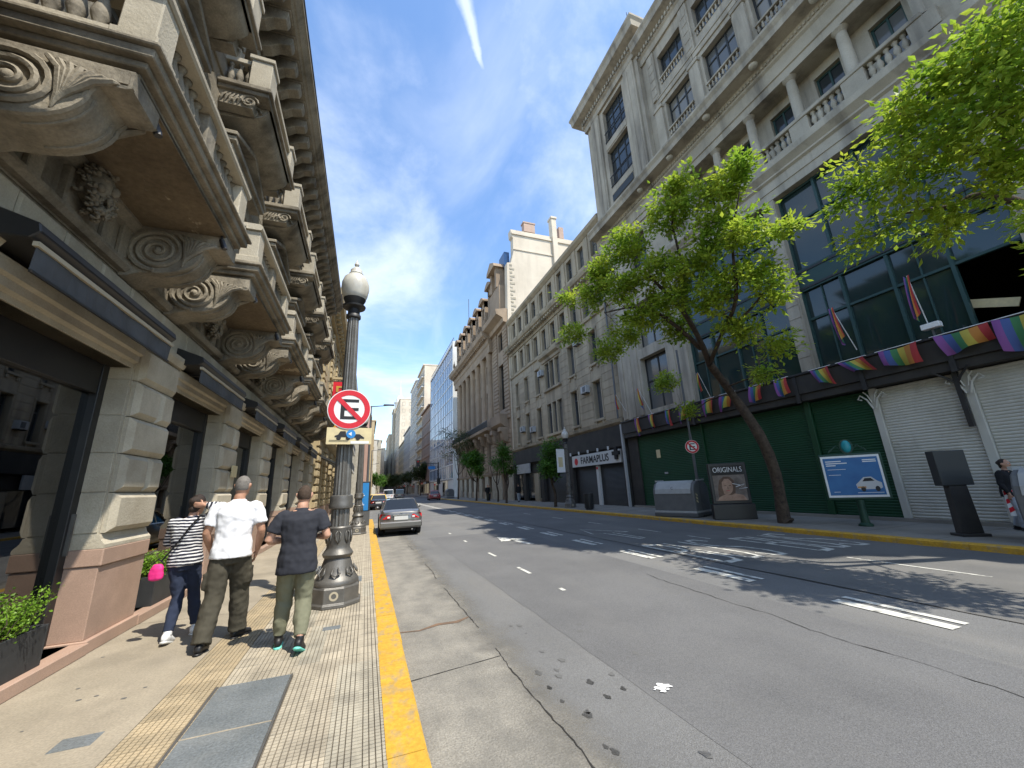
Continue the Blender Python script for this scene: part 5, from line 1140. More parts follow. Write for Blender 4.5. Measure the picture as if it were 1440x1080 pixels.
for i, (x, y, h, r, lb) in enumerate(((14, 112, 10, 3.6, 'dull green tree in front of the brown apartment block'), (14, 150, 9, 3.5, 'dull green tree below the blue glass tower'), (13.5, 200, 10, 5, 'hazy green tree below the pale corner block'), (3.2, 130, 7, 3.0, 'bright green tree by the ochre block'), (7.5, 210, 9, 4, 'distant green tree on the left pavement'), (11, 260, 9, 5, 'farthest green tree closing the street'))):
    simple_tree(x, y, h, r, 'distant_tree', lb, 'leaf_mid' if i > 2 else 'leaf_dull', 40+i, 6, (.45, .28), 20, spray=.8)
# ---------------------------------------------------------------- street furniture
def lamp(name, label, x, y, z, H=5.93, group=None):
    T = thing(name, label, 'street lamp', (x, y, z), group=group); k = H/5.93
    o8 = lambda r: [(r*math.cos(R(22.5)+i*math.pi/4), r*math.sin(R(22.5)+i*math.pi/4)) for i in range(8)]
    a = MB(); a.rings([[(px, py, zz) for px, py in o8(r)] for r, zz in ((.385, 0), (.385, .05), (.36, .06), (.36, .25), (.335, .28))]); a.build('plinth', 'iron', T, bevel=.008)
    a = MB(); a.lathe([(.32, .28), (.325, .31), (.31, .35), (.28, .38), (.235, .48), (.20, .60), (.185, .64), (.21, .66), (.225, .70), (.20, .74), (.178, .77), (.168, .80), (.175, .84), (.172, 1.05), (.18, 1.08), (.165, 1.10)], 24); a.build('bell_base', 'iron', T, autos=45)
    a = MB()
    for i in range(8):
        t = i*math.pi/4
        for s in (-1, 1):
            a.tube([(.178*math.cos(t), .178*math.sin(t), .85), (.185*math.cos(t+s*.16), .185*math.sin(t+s*.16), .92), (.185*math.cos(t+s*.2), .185*math.sin(t+s*.2), 1.0), (.18*math.cos(t+s*.06), .18*math.sin(t+s*.06), 1.04)], [.006, .016, .014, .005], 5)
            a.tube([(.30*math.cos(t), .30*math.sin(t), .41), (.285*math.cos(t+s*.2), .285*math.sin(t+s*.2), .45), (.24*math.cos(t+s*.12), .24*math.sin(t+s*.12), .53)], [.006, .018, .006], 5)
    a.build('cast_leaves', 'iron', T, smooth=True)
    a = MB(); a.lathe([(.140, 1.10), (.136, 1.4), (.122, 2.6), (.102, 4.2), (.092, 4.72*k)], 32, flute=.10, fr=(1.05, 9)); a.build('fluted_shaft', 'iron', T)
    MB().lathe([(.15, 1.36), (.175, 1.37), (.185, 1.42), (.17, 1.45), (.175, 1.50), (.165, 1.56), (.15, 1.57)], 24).build('collar', 'iron', T, autos=45)
    zt = 4.70*k
    MB().lathe([(.10, zt-.05), (.125, zt-.03), (.125, zt+.02), (.105, zt+.04), (.10, zt+.14), (.19, zt+.17), (.20, zt+.20), (.13, zt+.23), (.16, zt+.27), (.195, zt+.34)], 24).build('capital', 'iron_dark', T, autos=45)
    MB().lathe([(.17, zt+.30), (.218, zt+.42), (.243, zt+.55), (.237, zt+.66), (.20, zt+.77), (.14, zt+.83), (.095, zt+.85)], 24).build('globe', 'opal', T, smooth=True)
    MB().lathe([(.12, zt+.84), (.13, zt+.86), (.10, zt+.90), (.105, zt+.94), (.06, zt+.99), (.02, zt+1.02), (.045, zt+1.06), (.03, zt+1.10), (.004, zt+1.17)], 16).build('finial', 'opal', T, autos=50)
    e = MB(); annulus(e, .035, .062, -.345, -.335, 20); e.build('round_emblem', 'beige_metal', T, loc=(0, 0.0, .16)).location = (0, .008, .16)
    return T
LP = (-.37, 7.03)
lamp('street_lamp', 'fluted iron lamp post with globe carrying the no parking and tow signs', LP[0], LP[1], 0)
lamp('street_lamp', 'fluted iron lamp post standing past the signed lamp beside the blue kiosk', -.27, 17.5, 0, 5.15)
lamp('street_lamp', 'fluted iron lamp post with a hanging banner before the pharmacy', 12.7, 23.7, ZW, 5.3)
BN = thing('lamp_banner', 'white and yellow banner hung from the lamp post by the pharmacy', 'banner', (12.2, 23.6, 2.3)); bx('cloth', 'white_sign', BN, (-.32, .28, -.012, 0, 0, 1.55)); bx('print', 'cream_sign', BN, (-.2, .12, -.018, -.013, .35, 1.0)); bx('arm', 'iron_dark', BN, (-.34, .5, -.02, .01, 1.55, 1.59)); bx('arm', 'iron_dark', BN, (-.34, .5, -.02, .01, -.04, 0))
def sign_E(name, label, c, r, par_y=-1, rz=0):
    T = thing(name, label, 'road sign', c, rz)
    MB().prism(circle(r), 'y', 0, .012).build('plate', 'bin_lid', T)
    MB().prism(circle(r*.99), 'y', -.003, .0).build('white_face', 'white_sign', T)
    a = MB(); annulus(a, r*.70, r*.955, -.007, -.003); a.build('red_ring', 'red_sign', T)
    w = r*.42; h = r*.50; t = r*.145; q = -.007
    a = MB(); a.box(-w*.95, -w*.95+t*1.25, q, -.003, -h, h)
    for zz in (-h, -t/2, h-t): a.box(-w*.95+t*1.25, w*1.0, q, -.003, zz, zz+t)
    a.build('letter', 'black_sign', T)
    a = MB(); L = r*.74; d = t*.75; a.prism([(-L*.707-d*.7, L*.707-d*.7), (-L*.707+d*.7, L*.707+d*.7), (L*.707+d*.7, -L*.707+d*.7), (L*.707-d*.7, -L*.707-d*.7)], 'y', -.011, -.0072); a.build('red_slash', 'red_sign', T)
    return T
sc_ = at_y(491.5, 575.5, 6.78); SG = sign_E('no_parking_sign', 'round red and white no parking sign strapped to the near lamp post', sc_, .335, rz=R(4))
bx('strap', 'black_metal', SG, (-.16, .16, .012, .03, -.06, -.0)); bx('bracket', 'black_metal', SG, (-.14, .14, .012, .16, -.42, -.30))
tcx = at_y(491.5, 613, 6.79); TS = thing('tow_sign', 'cream plate with tow truck picture under the round sign', 'road sign', tcx, R(4))
bx('plate', 'cream_sign', TS, (-.34, .34, 0, .012, -.135, .135)); bx('lower_strip', 'white_sign', TS, (.02, .3, -.004, 0, -.125, -.085))
a = MB(); y_ = (-.005, -.0)
a.prism([(-.22, -.02), (-.22, .0), (-.17, .02), (-.14, .075), (-.06, .075), (-.05, .01), (.05, .02), (.06, -.02)], 'y', *y_); a.build('truck_shape', 'black_sign', TS)
for xx in (-.16, -.02, .13): MB().prism(circle(.034, 14, (xx, -.035)), 'y', -.007, -.0005).build('wheel_shape', 'black_sign', TS)
MB().prism([(.05, -.005), (.10, .03), (.15, .03), (.23, -.03), (.22, -.045), (.08, -.03)], 'y', *y_).build('car_shape', 'black_sign', TS)
MB().prism(circle(.07, 22, (.02, .03)), 'y', -.010, -.006).build('blue_disc', 'blue_sign', TS); MB().prism([(-.02, .03), (.03, .065), (.03, .0)], 'y', -.014, -.0105).build('arrow_shape', 'white_sign', TS)
bx('small_print', 'black_sign', TS, (-.3, -.02, -.003, 0, -.075, -.068)); bx('small_print', 'black_sign', TS, (-.3, -.02, -.003, 0, -.095, -.09)); bx('bracket', 'black_metal', TS, (-.13, .13, .012, .13, -.04, .04))
RP = thing('sign_pole', 'tall thin grey pole beside the grey dumpster', 'pole', (12.95, 12.9, ZW)); MB().tube([(0, 0, 0), (0, 0, 3.4)], .06, 10).build('lower_tube', 'frame_grey', RP); MB().tube([(0, 0, 3.4), (0, 0, 7.2)], .045, 10).build('upper_tube', 'frame_grey', RP); MB().lathe([(.14, 0), (.14, .04), (.07, .1)], 10).build('foot', 'iron_dark', RP)
sign_E('no_parking_sign', 'small round no parking sign on the thin pole before the green shutters', (12.88, 12.82, 2.86), .28, rz=R(-28))
def modern_lamp(x, y, H, label):
    T = thing('modern_lamp', label, 'street lamp', (x, y, 0)); MB().tube([(0, 0, 0), (0, 0, H*.5), (0, 0, H)], [.10, .08, .06], 8).build('mast', 'frame_grey', T); MB().tube([(0, 0, H-.05), (.7, 0, H+.02), (1.6, 0, H+.10)], [.04, .035, .03], 6).build('arm', 'frame_grey', T); bx('lamp_head', 'frame_grey', T, (.9, 1.7, -.1, .1, H+.06, H+.16)); MB().tube([(0, 0, 0), (0, 0, .9)], .15, 8).build('mast_base', 'frame_grey', T)
modern_lamp(.05, 31, 8.0, 'tall plain grey mast with one arm rising right of the round sign'); modern_lamp(.55, 66, 8.0, 'plain grey mast lamp further up the left kerb'); modern_lamp(.9, 100, 8.0, 'plain grey mast lamp far up the left kerb')
# blue information kiosk
K = thing('information_kiosk', 'upright kiosk with bright blue panel on the left pavement', 'kiosk', (-.15, 21.6, 0)); bx('base', 'frame_grey', K, (-.36, .36, -.14, .14, 0, .68)); bx('cabinet', 'iron_dark', K, (-.36, .36, -.14, .14, .68, 2.12), bevel=.02)
bx('screen', 'blue_sign', K, (-.33, .27, -.155, -.14, .72, 2.05))
for i, (w, z0) in enumerate(((.3, 1.5), (.35, 1.42), (.2, 1.34), (.28, 1.05), (.34, .97), (.16, .80))): bx('print_line', 'white_sign', K, (-.26, -.26+w, -.159, -.1555, z0, z0+.04))
# right pavement
def dumpster(x, y, rz, label, lid):
    D = thing('waste_container', label, 'dumpster', (x, y, ZW), rz)
    def pr(w, d): return [(-d, .16), (-d*1.03, .95), (-d*.98, 1.12), (-d*.78, 1.34), (-d*.45, 1.43), (d*.45, 1.43), (d*.78, 1.34), (d*.98, 1.12), (d*1.03, .95), (d, .16)]
    MB().prism(pr(1, .62), 'y', -.92, .92).build('body', 'bin_grey', D, bevel=.03)
    MB().prism([(-.66, .94), (-.625, 1.13), (-.50, 1.36), (-.29, 1.46), (-.27, 1.44), (-.48, 1.33), (-.60, 1.11), (-.63, .94)], 'y', -.80, .80).build('lid', lid, D)
    bx('skirt', 'frame_grey', D, (-.66, .66, -.95, .95, .02, .17), bevel=.02); bx('light_band', 'bin_lid', D, (-.645, .645, -.935, .935, .17, .25), bevel=.01)
    bx('top_rail', 'bin_lid', D, (-.3, .3, -.96, -.9, 1.43, 1.50)); bx('top_rail', 'bin_lid', D, (-.3, .3, .9, .96, 1.43, 1.50))
    for yy, sgn in ((-.93, 1), (.93, 1)):
        for k in range(3): 
            MB().prism([(-.50, .62+k*.13), (-.38, .56+k*.13), (-.38, .63+k*.13), (-.50, .69+k*.13)], 'y', yy-.006 if yy < 0 else yy-.002, yy+.002 if yy < 0 else yy+.006).build('reflector', 'cream_sign', D)
    o = inst(text_mesh('C', .16, 'frame_grey', depth=.002), 'logo', D, (-.645, 0, 1.16)); o.rotation_euler = (R(78), 0, R(-90))
    return D
dumpster(12.75, 13.75, R(18), 'grey waste container with rounded lid beside the sign pole', 'bin_lid'); dumpster(12.95, 3.25, R(4), 'pale grey waste container near the dark totem', 'bin_lid')
OP = thing('advertising_panel', 'black advertising panel headed ORIGINALS with a face poster', 'billboard', (12.95, 11.4, ZW), R(-35))
bx('base', 'black_metal', OP, (-.72, .72, -.2, .2, 0, .55), bevel=.02); bx('cabinet', 'black_metal', OP, (-.66, .66, -.10, .10, .55, 2.05), bevel=.02)
bx('poster', 'dark_band', OP, (-.56, .56, -.108, -.10, .66, 1.95))
M('skin_print', (.50, .33, .24), (.34, .21, .15), nscale=6); M('hair_print', (.20, .13, .09), (.10, .06, .045), nscale=5); M('back_print', (.30, .25, .21), (.12, .10, .09), nscale=3)
bx('backdrop', 'back_print', OP, (-.55, .55, -.112, -.1085, .67, 1.60))
MB().prism([(-.44, .67), (-.42, 1.1), (-.34, 1.42), (-.16, 1.55), (.04, 1.53), (.16, 1.4), (.18, 1.1), (.1, .67)], 'y', -.116, -.1125).build('hair', 'hair_print', OP)
MB().prism([(-.24, .93), (-.27, 1.15), (-.26, 1.33), (-.16, 1.46), (-.02, 1.46), (.08, 1.34), (.10, 1.15), (.06, 1.0), (-.04, .90), (-.14, .87)], 'y', -.120, -.1165).build('face', 'skin_print', OP)
MB().prism([(-.5, .67), (-.42, .80), (-.2, .90), (-.14, .87), (.02, .87), (.12, .92), (.4, .86), (.52, .67)], 'y', -.1235, -.1205).build('shoulders', 'skin_print', OP)
for q in ((-.2, -.12), (-.04, .04)): bx('eye', 'hair_print', OP, (*q, -.123, -.1203, 1.20, 1.225))
bx('mouth', 'red_sign', OP, (-.15, -.03, -.123, -.1203, 1.015, 1.035)); bx('nose_shade', 'hair_print', OP, (-.09, -.07, -.123, -.1203, 1.08, 1.17))
o = inst(text_mesh('ORIGINALS', .235, 'white_sign'), 'lettering', OP, (0, -.112, 1.79)); o.rotation_euler = (R(90), 0, 0); o.scale = (.86, 1.15, 1)
a = MB(); a.tube([(.1, -.125, 1.28), (.35, -.125, 1.22), (.2, -.125, 1.16), (.5, -.125, 1.25), (.3, -.125, 1.08), (.58, -.125, 1.12)], .014, 4).build('scribble', 'white_sign', OP)
# blue car poster on a green stand
AB = thing('car_billboard', 'blue car advertisement in a dark green frame on one post', 'billboard', (13.55, 7.55, ZW), R(-52))
M('green_iron', (.012, .045, .028), (.02, .06, .04), nscale=3, rough=.45); M('poster_blue', (.03, .12, .30), (.045, .17, .38), nscale=1.5, rough=.5); M('turquoise', (.02, .25, .30), (.03, .30, .34), nscale=6, rough=.3); M('car_print', (.55, .55, .54)); M('orange_print', (.55, .28, .10))
MB().lathe([(.24, 0), (.24, .05), (.15, .1), (.12, .5), (.13, .72)], 12).build('post', 'green_iron', AB, autos=40)
bx('frame', 'green_iron', AB, (-1.02, 1.02, -.07, .07, .72, 2.06), bevel=.03); bx('border', 'white_sign', AB, (-.96, .93, -.08, -.07, .80, 2.0)); bx('poster', 'poster_blue', AB, (-.89, .86, -.085, -.0805, .86, 1.94))
MB().ball((0, -.02, 2.27), (.17, .10, .19), 14, 9).build('roundel', 'turquoise', AB, smooth=True); a = MB(); annulus(a, .18, .22, -.05, .03, 24); a.build('roundel_ring', 'green_iron', AB, loc=(0, 0, 2.27))
for s in (-1, 1): MB().tube([(s*.2, 0, 2.18), (s*.35, 0, 2.30), (s*.5, 0, 2.20), (s*.62, 0, 2.12), (s*.55, 0, 2.2)], .025, 6).build('scrollwork', 'green_iron', AB)
q_ = (-.089, -.0852)
MB().prism([(.02, 1.05), (.0, 1.16), (.12, 1.24), (.28, 1.36), (.52, 1.37), (.68, 1.25), (.80, 1.2), (.80, 1.06), (.7, 1.02), (.1, 1.02)], 'y', *q_).build('car_picture', 'car_print', AB)
MB().prism([(.22, 1.24), (.31, 1.33), (.5, 1.335), (.6, 1.25)], 'y', -.0925, -.0895).build('car_glass_picture', 'black_sign', AB); bx('car_stripe', 'orange_print', AB, (.03, .3, -.0925, -.0895, 1.06, 1.10))
for xx in (.2, .64): MB().prism(circle(.075, 16, (xx, 1.03)), 'y', -.0925, -.0895).build('car_wheel_picture', 'black_sign', AB)
for i, (x0_, x1_, z0_) in enumerate(((-.82, -.3, 1.83), (-.82, -.12, 1.77), (-.82, -.5, 1.71), (-.8, -.2, 1.60), (-.8, -.4, 1.44), (.38, .8, 1.84), (.38, .8, 1.79), (.0, .8, .92), (-.75, -.55, .95))): bx('print_line', 'white_sign', AB, (x0_, x1_, *q_, z0_, z0_+(.028 if i < 3 or i in (5, 6) else .012)))
KT = thing('dark_totem', 'blank charcoal totem with wide head on a narrow pillar', 'totem', (13.05, 5.25, ZW), R(-32)); bx('foot', 'iron_dark', KT, (-.42, .42, -.25, .25, 0, .06), bevel=.01)
MB().prism([(-.34, .06), (.34, .06), (.28, 1.12), (-.28, 1.12)], 'y', -.12, .12).build('pillar', 'iron_dark', KT, bevel=.01); bx('head', 'steel_dark', KT, (-.5, .5, -.16, .16, 1.12, 1.93), bevel=.015)
LBn = thing('litter_bin', 'dark cylindrical litter bin by the pharmacy kerb', 'litter bin', (12.4, 20.8, ZW)); MB().lathe([(.2, 0), (.24, .05), (.27, .85), (.29, .86), (.29, .92), (.24, .93)], 16).build('drum', 'iron_dark', LBn, autos=40)
for k in range(12): bx('slat', 'steel_dark', LBn, (-.02, .02, .262, .28, .1, .82)).rotation_euler.z = k*math.pi/6
BR = thing('barrier_board', 'red and white striped hazard board against the white shutter', 'barrier', (14.6, 4.95, ZW), R(-60)); BR.scale = (.55, 1, 1); bx('board', 'white_sign', BR, (-.2, .2, -.015, .015, .35, .95))
for k in range(3): MB().prism([(-.2, .42+k*.2), (.2, .55+k*.2), (.2, .66+k*.2) if .66+k*.2 < .95 else (.2, .95), (-.2, .52+k*.2)], 'y', -.019, -.0155).build('red_stripe', 'red_sign', BR)
bx('leg', 'steel_dark', BR, (-.02, .02, -.01, .01, 0, .35))
AB.scale = (.72, .72, 1); KT.scale = (.64, .7, 1)
# rainbow flags
FC = [(.27, .10, .32), (.08, .13, .34), (.07, .24, .10), (.55, .45, .08), (.55, .23, .05), (.44, .05, .05)]
for i, c_ in enumerate(FC): M('flag%d' % i, c_, rough=.75, trans=.25)
def flag_obj(T, w, h, skew, fold, seed, nu=18, nv=9, curl=0):
    rg = random.Random(seed); ph = rg.uniform(0, 6); me = bpy.data.meshes.new('cloth'); v = []; f = []; mi = []
    for j in range(nv+1):
        t = j/nv
        for i in range(nu+1):
            u = i/nu; ww = w*(1-fold*t*.6)
            y = -(u-.5)*ww - skew*t; z = -h*t*(1+.15*math.sin(3*u+ph)) + curl*(1-t)*abs(u-.5)*.0 - .06*math.sin(math.pi*u)*(1-t)
            x = -.05-.07*math.sin(u*9+ph+t*1.5)*(.35+t) - .10*t*(1-t)*2
            v.append((x, y, z))
    for j in range(nv):
        for i in range(nu):
            o = j*(nu+1)+i; f.append((o, o+1, o+nu+2, o+nu+1)); mi.append(min(5, int(6*(i+.5)/nu)))
    me.from_pydata(v, [], f)
    for k in range(6): me.materials.append(MATS['flag%d' % k])
    me.polygons.foreach_set('material_index', mi); me.polygons.foreach_set('use_smooth', [True]*len(f))
    o = bpy.data.objects.new('cloth', me); COL.objects.link(o); o.parent = T; return o
fl = [(897, 600, .30, .95, .15), (917, 596, .38, .85, .12), (941, 590, .40, .80, .1), (964, 585, .55, .85, -.2), (998, 577, .62, .80, -.05), (1025, 569, .7, .7, -.2), (1066, 558, .55, .6, -.1), (1101, 548, .5, .62, .05), (1154, 528, .62, .62, .2), (1196, 508, .75, .5, .35), (1262, 490, .95, .55, .05), (1350, 466, 1.05, .55, .1), (1434, 445, .9, .8, 0)]
wh = ('hung over the pharmacy end of the black fascia', 'second along the black fascia from the pharmacy end', 'third along the black fascia from the pharmacy end', 'behind the thin sign pole on the black fascia', 'just past the thin sign pole on the black fascia', 'left of the leaning trunk on the black fascia', 'just right of the leaning trunk on the black fascia', 'second past the leaning trunk among low leaves', 'below the white stone strip between glazed bays', 'folded flag right of the white stone strip', 'wide flag above the first white shutter', 'wide flag under the broken window pane', 'flag beyond the broken window pane')
for i, (x, y, w, h, sk) in enumerate(fl):
    p = at_x(x, y, RF-.44); T = thing('rainbow_flag', 'rainbow flag '+wh[i], 'flag', (RF-.44, p.y, 5.17), group='rainbow flags along the fascia'); flag_obj(T, w, h, sk, .35 if w < .6 else .15, 60+i)
    MB().tube([(0, -w*.6, .01), (0, w*.6, .01)], .012, 5).build('cord', 'white_sign', T)
for i, (x0_, y0_, x1_, y1_, lb) in enumerate(((1205, 492, 1169, 433, 'small slanted flag before the glazing right of the white stone strip'), (1308, 462, 1275, 388, 'small slanted flag before the glazing near the floodlight'), (917, 582, 897, 546, 'small slanted flag on the stone end of the store'), (880, 578, 866, 555, 'small slanted flag on the corner of the pharmacy building'), (1000, 560, 981, 524, 'small slanted flag behind the leaning tree'))):
    b0 = at_x(x0_, y0_, RF-.3); t0 = at_x(x1_, y1_, RF-.75); T = thing('slanted_flag', lb, 'flag', b0); d = t0-b0
    MB().tube([(0, 0, 0), tuple(d)], .014, 6).build('staff', 'frame_white', T)
    o = flag_obj(T, .12, d.length*.75, .0, .2, 90+i); o.location = d; o.rotation_euler = (math.atan2(d.y, d.z)*-.9, 0, 0)
FLD = thing('floodlight', 'small white floodlight on the edge of the black fascia', 'floodlight', at_x(1311, 462, RF-.42)); bx('housing', 'white_sign', FLD, (-.1, .1, -.2, .2, 0, .16), bevel=.01); bx('stem', 'frame_grey', FLD, (-.02, .02, -.02, .02, -.22, 0))
# traffic light
TL = thing('traffic_light', 'traffic signal on a gantry arm at the side street', 'traffic light', (11.9, 70.5, ZW)); MB().tube([(0, 0, 0), (0, 0, 6.2)], .09, 8).build('mast', 'iron_dark', TL); MB().tube([(0, 0, 5.9), (-3.6, 0, 6.2)], .06, 6).build('arm', 'iron_dark', TL); bx('signal_head', 'black_metal', TL, (-3.9, -3.3, -.2, .2, 5.5, 6.6)); bx('signal_head_low', 'black_metal', TL, (-.3, .3, -.35, -.1, 2.4, 3.4)); bx('street_plate', 'blue_sign', TL, (-1.8, -.6, -.05, 0, 5.0, 5.5))
M('lamp_red', (.6, .02, .02)); MB().ball((-3.6, -.22, 6.35), .13, 10, 7).build('red_lens', 'lamp_red', TL)
# planters along the shop windows
def planter(x, y, w, d, h, label, seed, hr):
    T = thing('planter', label, 'planter', (x, y, .12)); a = MB(); t = .02; rg = random.Random(seed)
    a.box(-w/2, w/2, -d/2, -d/2+t, 0, h).box(-w/2, w/2, d/2-t, d/2, 0, h).box(-w/2, -w/2+t, -d/2+t, d/2-t, 0, h).box(w/2-t, w/2, -d/2+t, d/2-t, 0, h).box(-w/2+t, w/2-t, -d/2+t, d/2-t, 0, .02); a.build('box', 'planter_black', T, bevel=.004)
    bx('soil', 'soil', T, (-w/2+t, w/2-t, -d/2+t, d/2-t, .02, h-.05))
    lv = []; lf = []; st = MB()
    for k in range(70):
        bx0 = Vector((rg.uniform(-.4, .4)*w, rg.uniform(-.42, .42)*d, h-.05)); tip = bx0+Vector((rg.gauss(0, .10), rg.gauss(0, .10), hr*rg.uniform(.45, 1.0))); st.tube([bx0, bx0.lerp(tip, .5)+Vector((rg.gauss(0, .02), rg.gauss(0, .02), 0)), tip], [.005, .004, .002], 4)
        for q in range(46):
            t_ = rg.uniform(.25, 1.03); c_ = bx0.lerp(tip, t_)+Vector((rg.gauss(0, .035), rg.gauss(0, .035), rg.gauss(0, .03))); out = Vector((rg.gauss(0, 1), rg.gauss(0, 1), rg.gauss(.5, .7))).normalized(); sd = out.orthogonal().normalized(); sd.rotate(Quaternion(out, rg.uniform(0, 6.3))); l = rg.uniform(.022, .042); w_ = l*.34; nn = out.cross(sd)*l*.12
            o = len(lv); lv += [tuple(c_-out*l*.5), tuple(c_+sd*w_+nn), tuple(c_+out*l*.5), tuple(c_-sd*w_+nn)]; lf += [(o, o+1, o+2), (o, o+2, o+3)]
    st.build('stems', 'bark', T, fix=False); me = bpy.data.meshes.new('foliage'); me.from_pydata(lv, [], lf); me.materials.append(MATS['leaf_shrub']); o = bpy.data.objects.new('foliage', me); COL.objects.link(o); o.parent = T
planter(-3.02, 5.10, .27, 1.05, .36, 'black planter with a leafy shrub before the shop door by the granite pier', 1, .42)
planter(-3.02, 8.1, .27, .72, .40, 'black planter with a shrub beside the woman in stripes', 2, .36); planter(-3.02, 11.5, .27, .75, .40, 'black planter with a shrub two piers along, past the men', 3, .42)
# ---------------------------------------------------------------- people
M('skin', (.50, .29, .20), (.43, .235, .16), nscale=14, rough=.5, spec=.35); M('skin_tan', (.42, .24, .16), (.36, .19, .12), nscale=14, rough=.5)
M('tee_white', (.74, .75, .78), (.73, .74, .77), nscale=9, rough=.9); M('tee_black', (.024, .026, .034), (.026, .028, .037), nscale=9, rough=.9)
M('cargo_olive', (.058, .052, .037), (.052, .047, .034), nscale=7, rough=.9); M('jogger_green', (.165, .165, .11), (.152, .152, .102), nscale=7, rough=.9); M('denim', (.018, .026, .052), (.023, .032, .062), nscale=8, rough=.9)
M('hair_grey', (.20, .185, .165), (.12, .11, .10), nscale=40, rough=.9, bump=.5, bscale=120); M('hair_dark', (.035, .022, .015), (.02, .013, .01), nscale=30, rough=.6, bump=.6, bscale=90); M('hair_brown', (.075, .05, .035), (.045, .03, .02), nscale=40, rough=.85, bump=.5, bscale=120)
M('shoe_black', (.015, .015, .016), rough=.45); M('shoe_white', (.72, .72, .72), rough=.6); M('mint', (.13, .55, .45), (.2, .65, .55), nscale=20, rough=.6); M('pink', (.75, .03, .22), (.68, .03, .20), nscale=8, rough=.6); M('coat_black', (.012, .012, .014), rough=.85); M('jean_pale', (.35, .38, .42), rough=.9)
def stripe_mat(name, axis):
    m = bpy.data.materials.new(name); m.use_nodes = True; MATS[name] = m; n = m.node_tree.nodes; l = m.node_tree.links; b = n['Principled BSDF']; b.inputs['Roughness'].default_value = .9
    g_ = n.new('ShaderNodeNewGeometry'); s_ = n.new('ShaderNodeSeparateXYZ'); l.new(g_.outputs['Position'], s_.inputs[0])
    no = n.new('ShaderNodeTexNoise'); no.inputs['Scale'].default_value = 6; l.new(g_.outputs['Position'], no.inputs['Vector'])
    ad = n.new('ShaderNodeMath'); ad.operation = 'MULTIPLY_ADD'; ad.inputs[1].default_value = .05; l.new(no.outputs[0], ad.inputs[0]); l.new(s_.outputs[axis], ad.inputs[2])
    mu = n.new('ShaderNodeMath'); mu.operation = 'MULTIPLY'; mu.inputs[1].default_value = 1/.037; l.new(ad.outputs[0], mu.inputs[0])
    fr = n.new('ShaderNodeMath'); fr.operation = 'FRACT'; l.new(mu.outputs[0], fr.inputs[0]); gt = n.new('ShaderNodeMath'); gt.operation = 'GREATER_THAN'; gt.inputs[1].default_value = .60; l.new(fr.outputs[0], gt.inputs[0])
    mx = n.new('ShaderNodeMix'); mx.data_type = 'RGBA'; mx.inputs[6].default_value = (.018, .02, .035, 1); mx.inputs[7].default_value = (.72, .72, .73, 1); l.new(gt.outputs[0], mx.inputs[0]); l.new(mx.outputs[2], b.inputs['Base Color'])
stripe_mat('stripe_z', 2); stripe_mat('stripe_x', 0)
folds = bpy.data.textures.new('folds', 'CLOUDS'); folds.noise_scale = .09; folds.noise_depth = 1
def soft(o, vox, disp=0, sm=4):
    r = o.modifiers.new('remesh', 'REMESH'); r.mode = 'VOXEL'; r.voxel_size = vox; r.use_smooth_shade = True
    s_ = o.modifiers.new('smooth', 'SMOOTH'); s_.factor = .5; s_.iterations = sm
    if disp:
        d = o.modifiers.new('folds', 'DISPLACE'); d.texture = folds; d.strength = disp; d.mid_level = .5; d.texture_coords = 'GLOBAL'
    return o
def lerp(a, b, t): return Vector(a).lerp(Vector(b), t)
def limb(mb, pts, n=12):
    P = []; Rr = []
    for i in range(len(pts)-1):
        for j in range(5): t = j/5; P.append(lerp(pts[i][0], pts[i+1][0], t)); Rr.append(pts[i][1]*(1-t)+pts[i+1][1]*t)
    P.append(Vector(pts[-1][0])); Rr.append(pts[-1][1]); mb.tube(P, Rr, n)
def hand(mb, wrist, d, side, curl=.5, palm_n=None, sc=1.0):
    """d: direction of the hand; side: direction towards the thumb"""
    w = Vector(wrist); d = Vector(d).normalized(); s_ = Vector(side); s_ = (s_-d*s_.dot(d)).normalized(); n = d.cross(s_)
    if palm_n is not None and n.dot(Vector(palm_n)) < 0: n = -n
    mb.loft([(w-d*.01, .026*sc, .020*sc, s_, n), (w+d*.03*sc, .036*sc, .018*sc, s_, n), (w+d*.075*sc, .041*sc, .016*sc, s_, n), (w+d*.092*sc, .038*sc, .013*sc, s_, n)], 12)
    for i, (off, L) in enumerate(((.029, .070), (.010, .080), (-.010, .074), (-.028, .058))):
        p = w+d*.085*sc+s_*off*sc; q = p+d*L*.42*sc; e = (d*math.cos(curl)+n*math.sin(curl)); q2 = q+e*L*.32*sc; e2 = (d*math.cos(curl*2)+n*math.sin(curl*2)); q3 = q2+e2*L*.28*sc
        limb(mb, [(p-d*.015, .0095*sc), (q, .0092*sc), (q2, .0085*sc), (q3, .0068*sc)], 8)
    p = w+d*.025*sc+s_*.028*sc; q = p+(s_*.7+d*.6+n*.2).normalized()*.04*sc; limb(mb, [(p-s_*.01, .013*sc), (q, .011*sc), (q+(d*.8+n*.45+s_*.1).normalized()*.035*sc, .0085*sc)], 8)
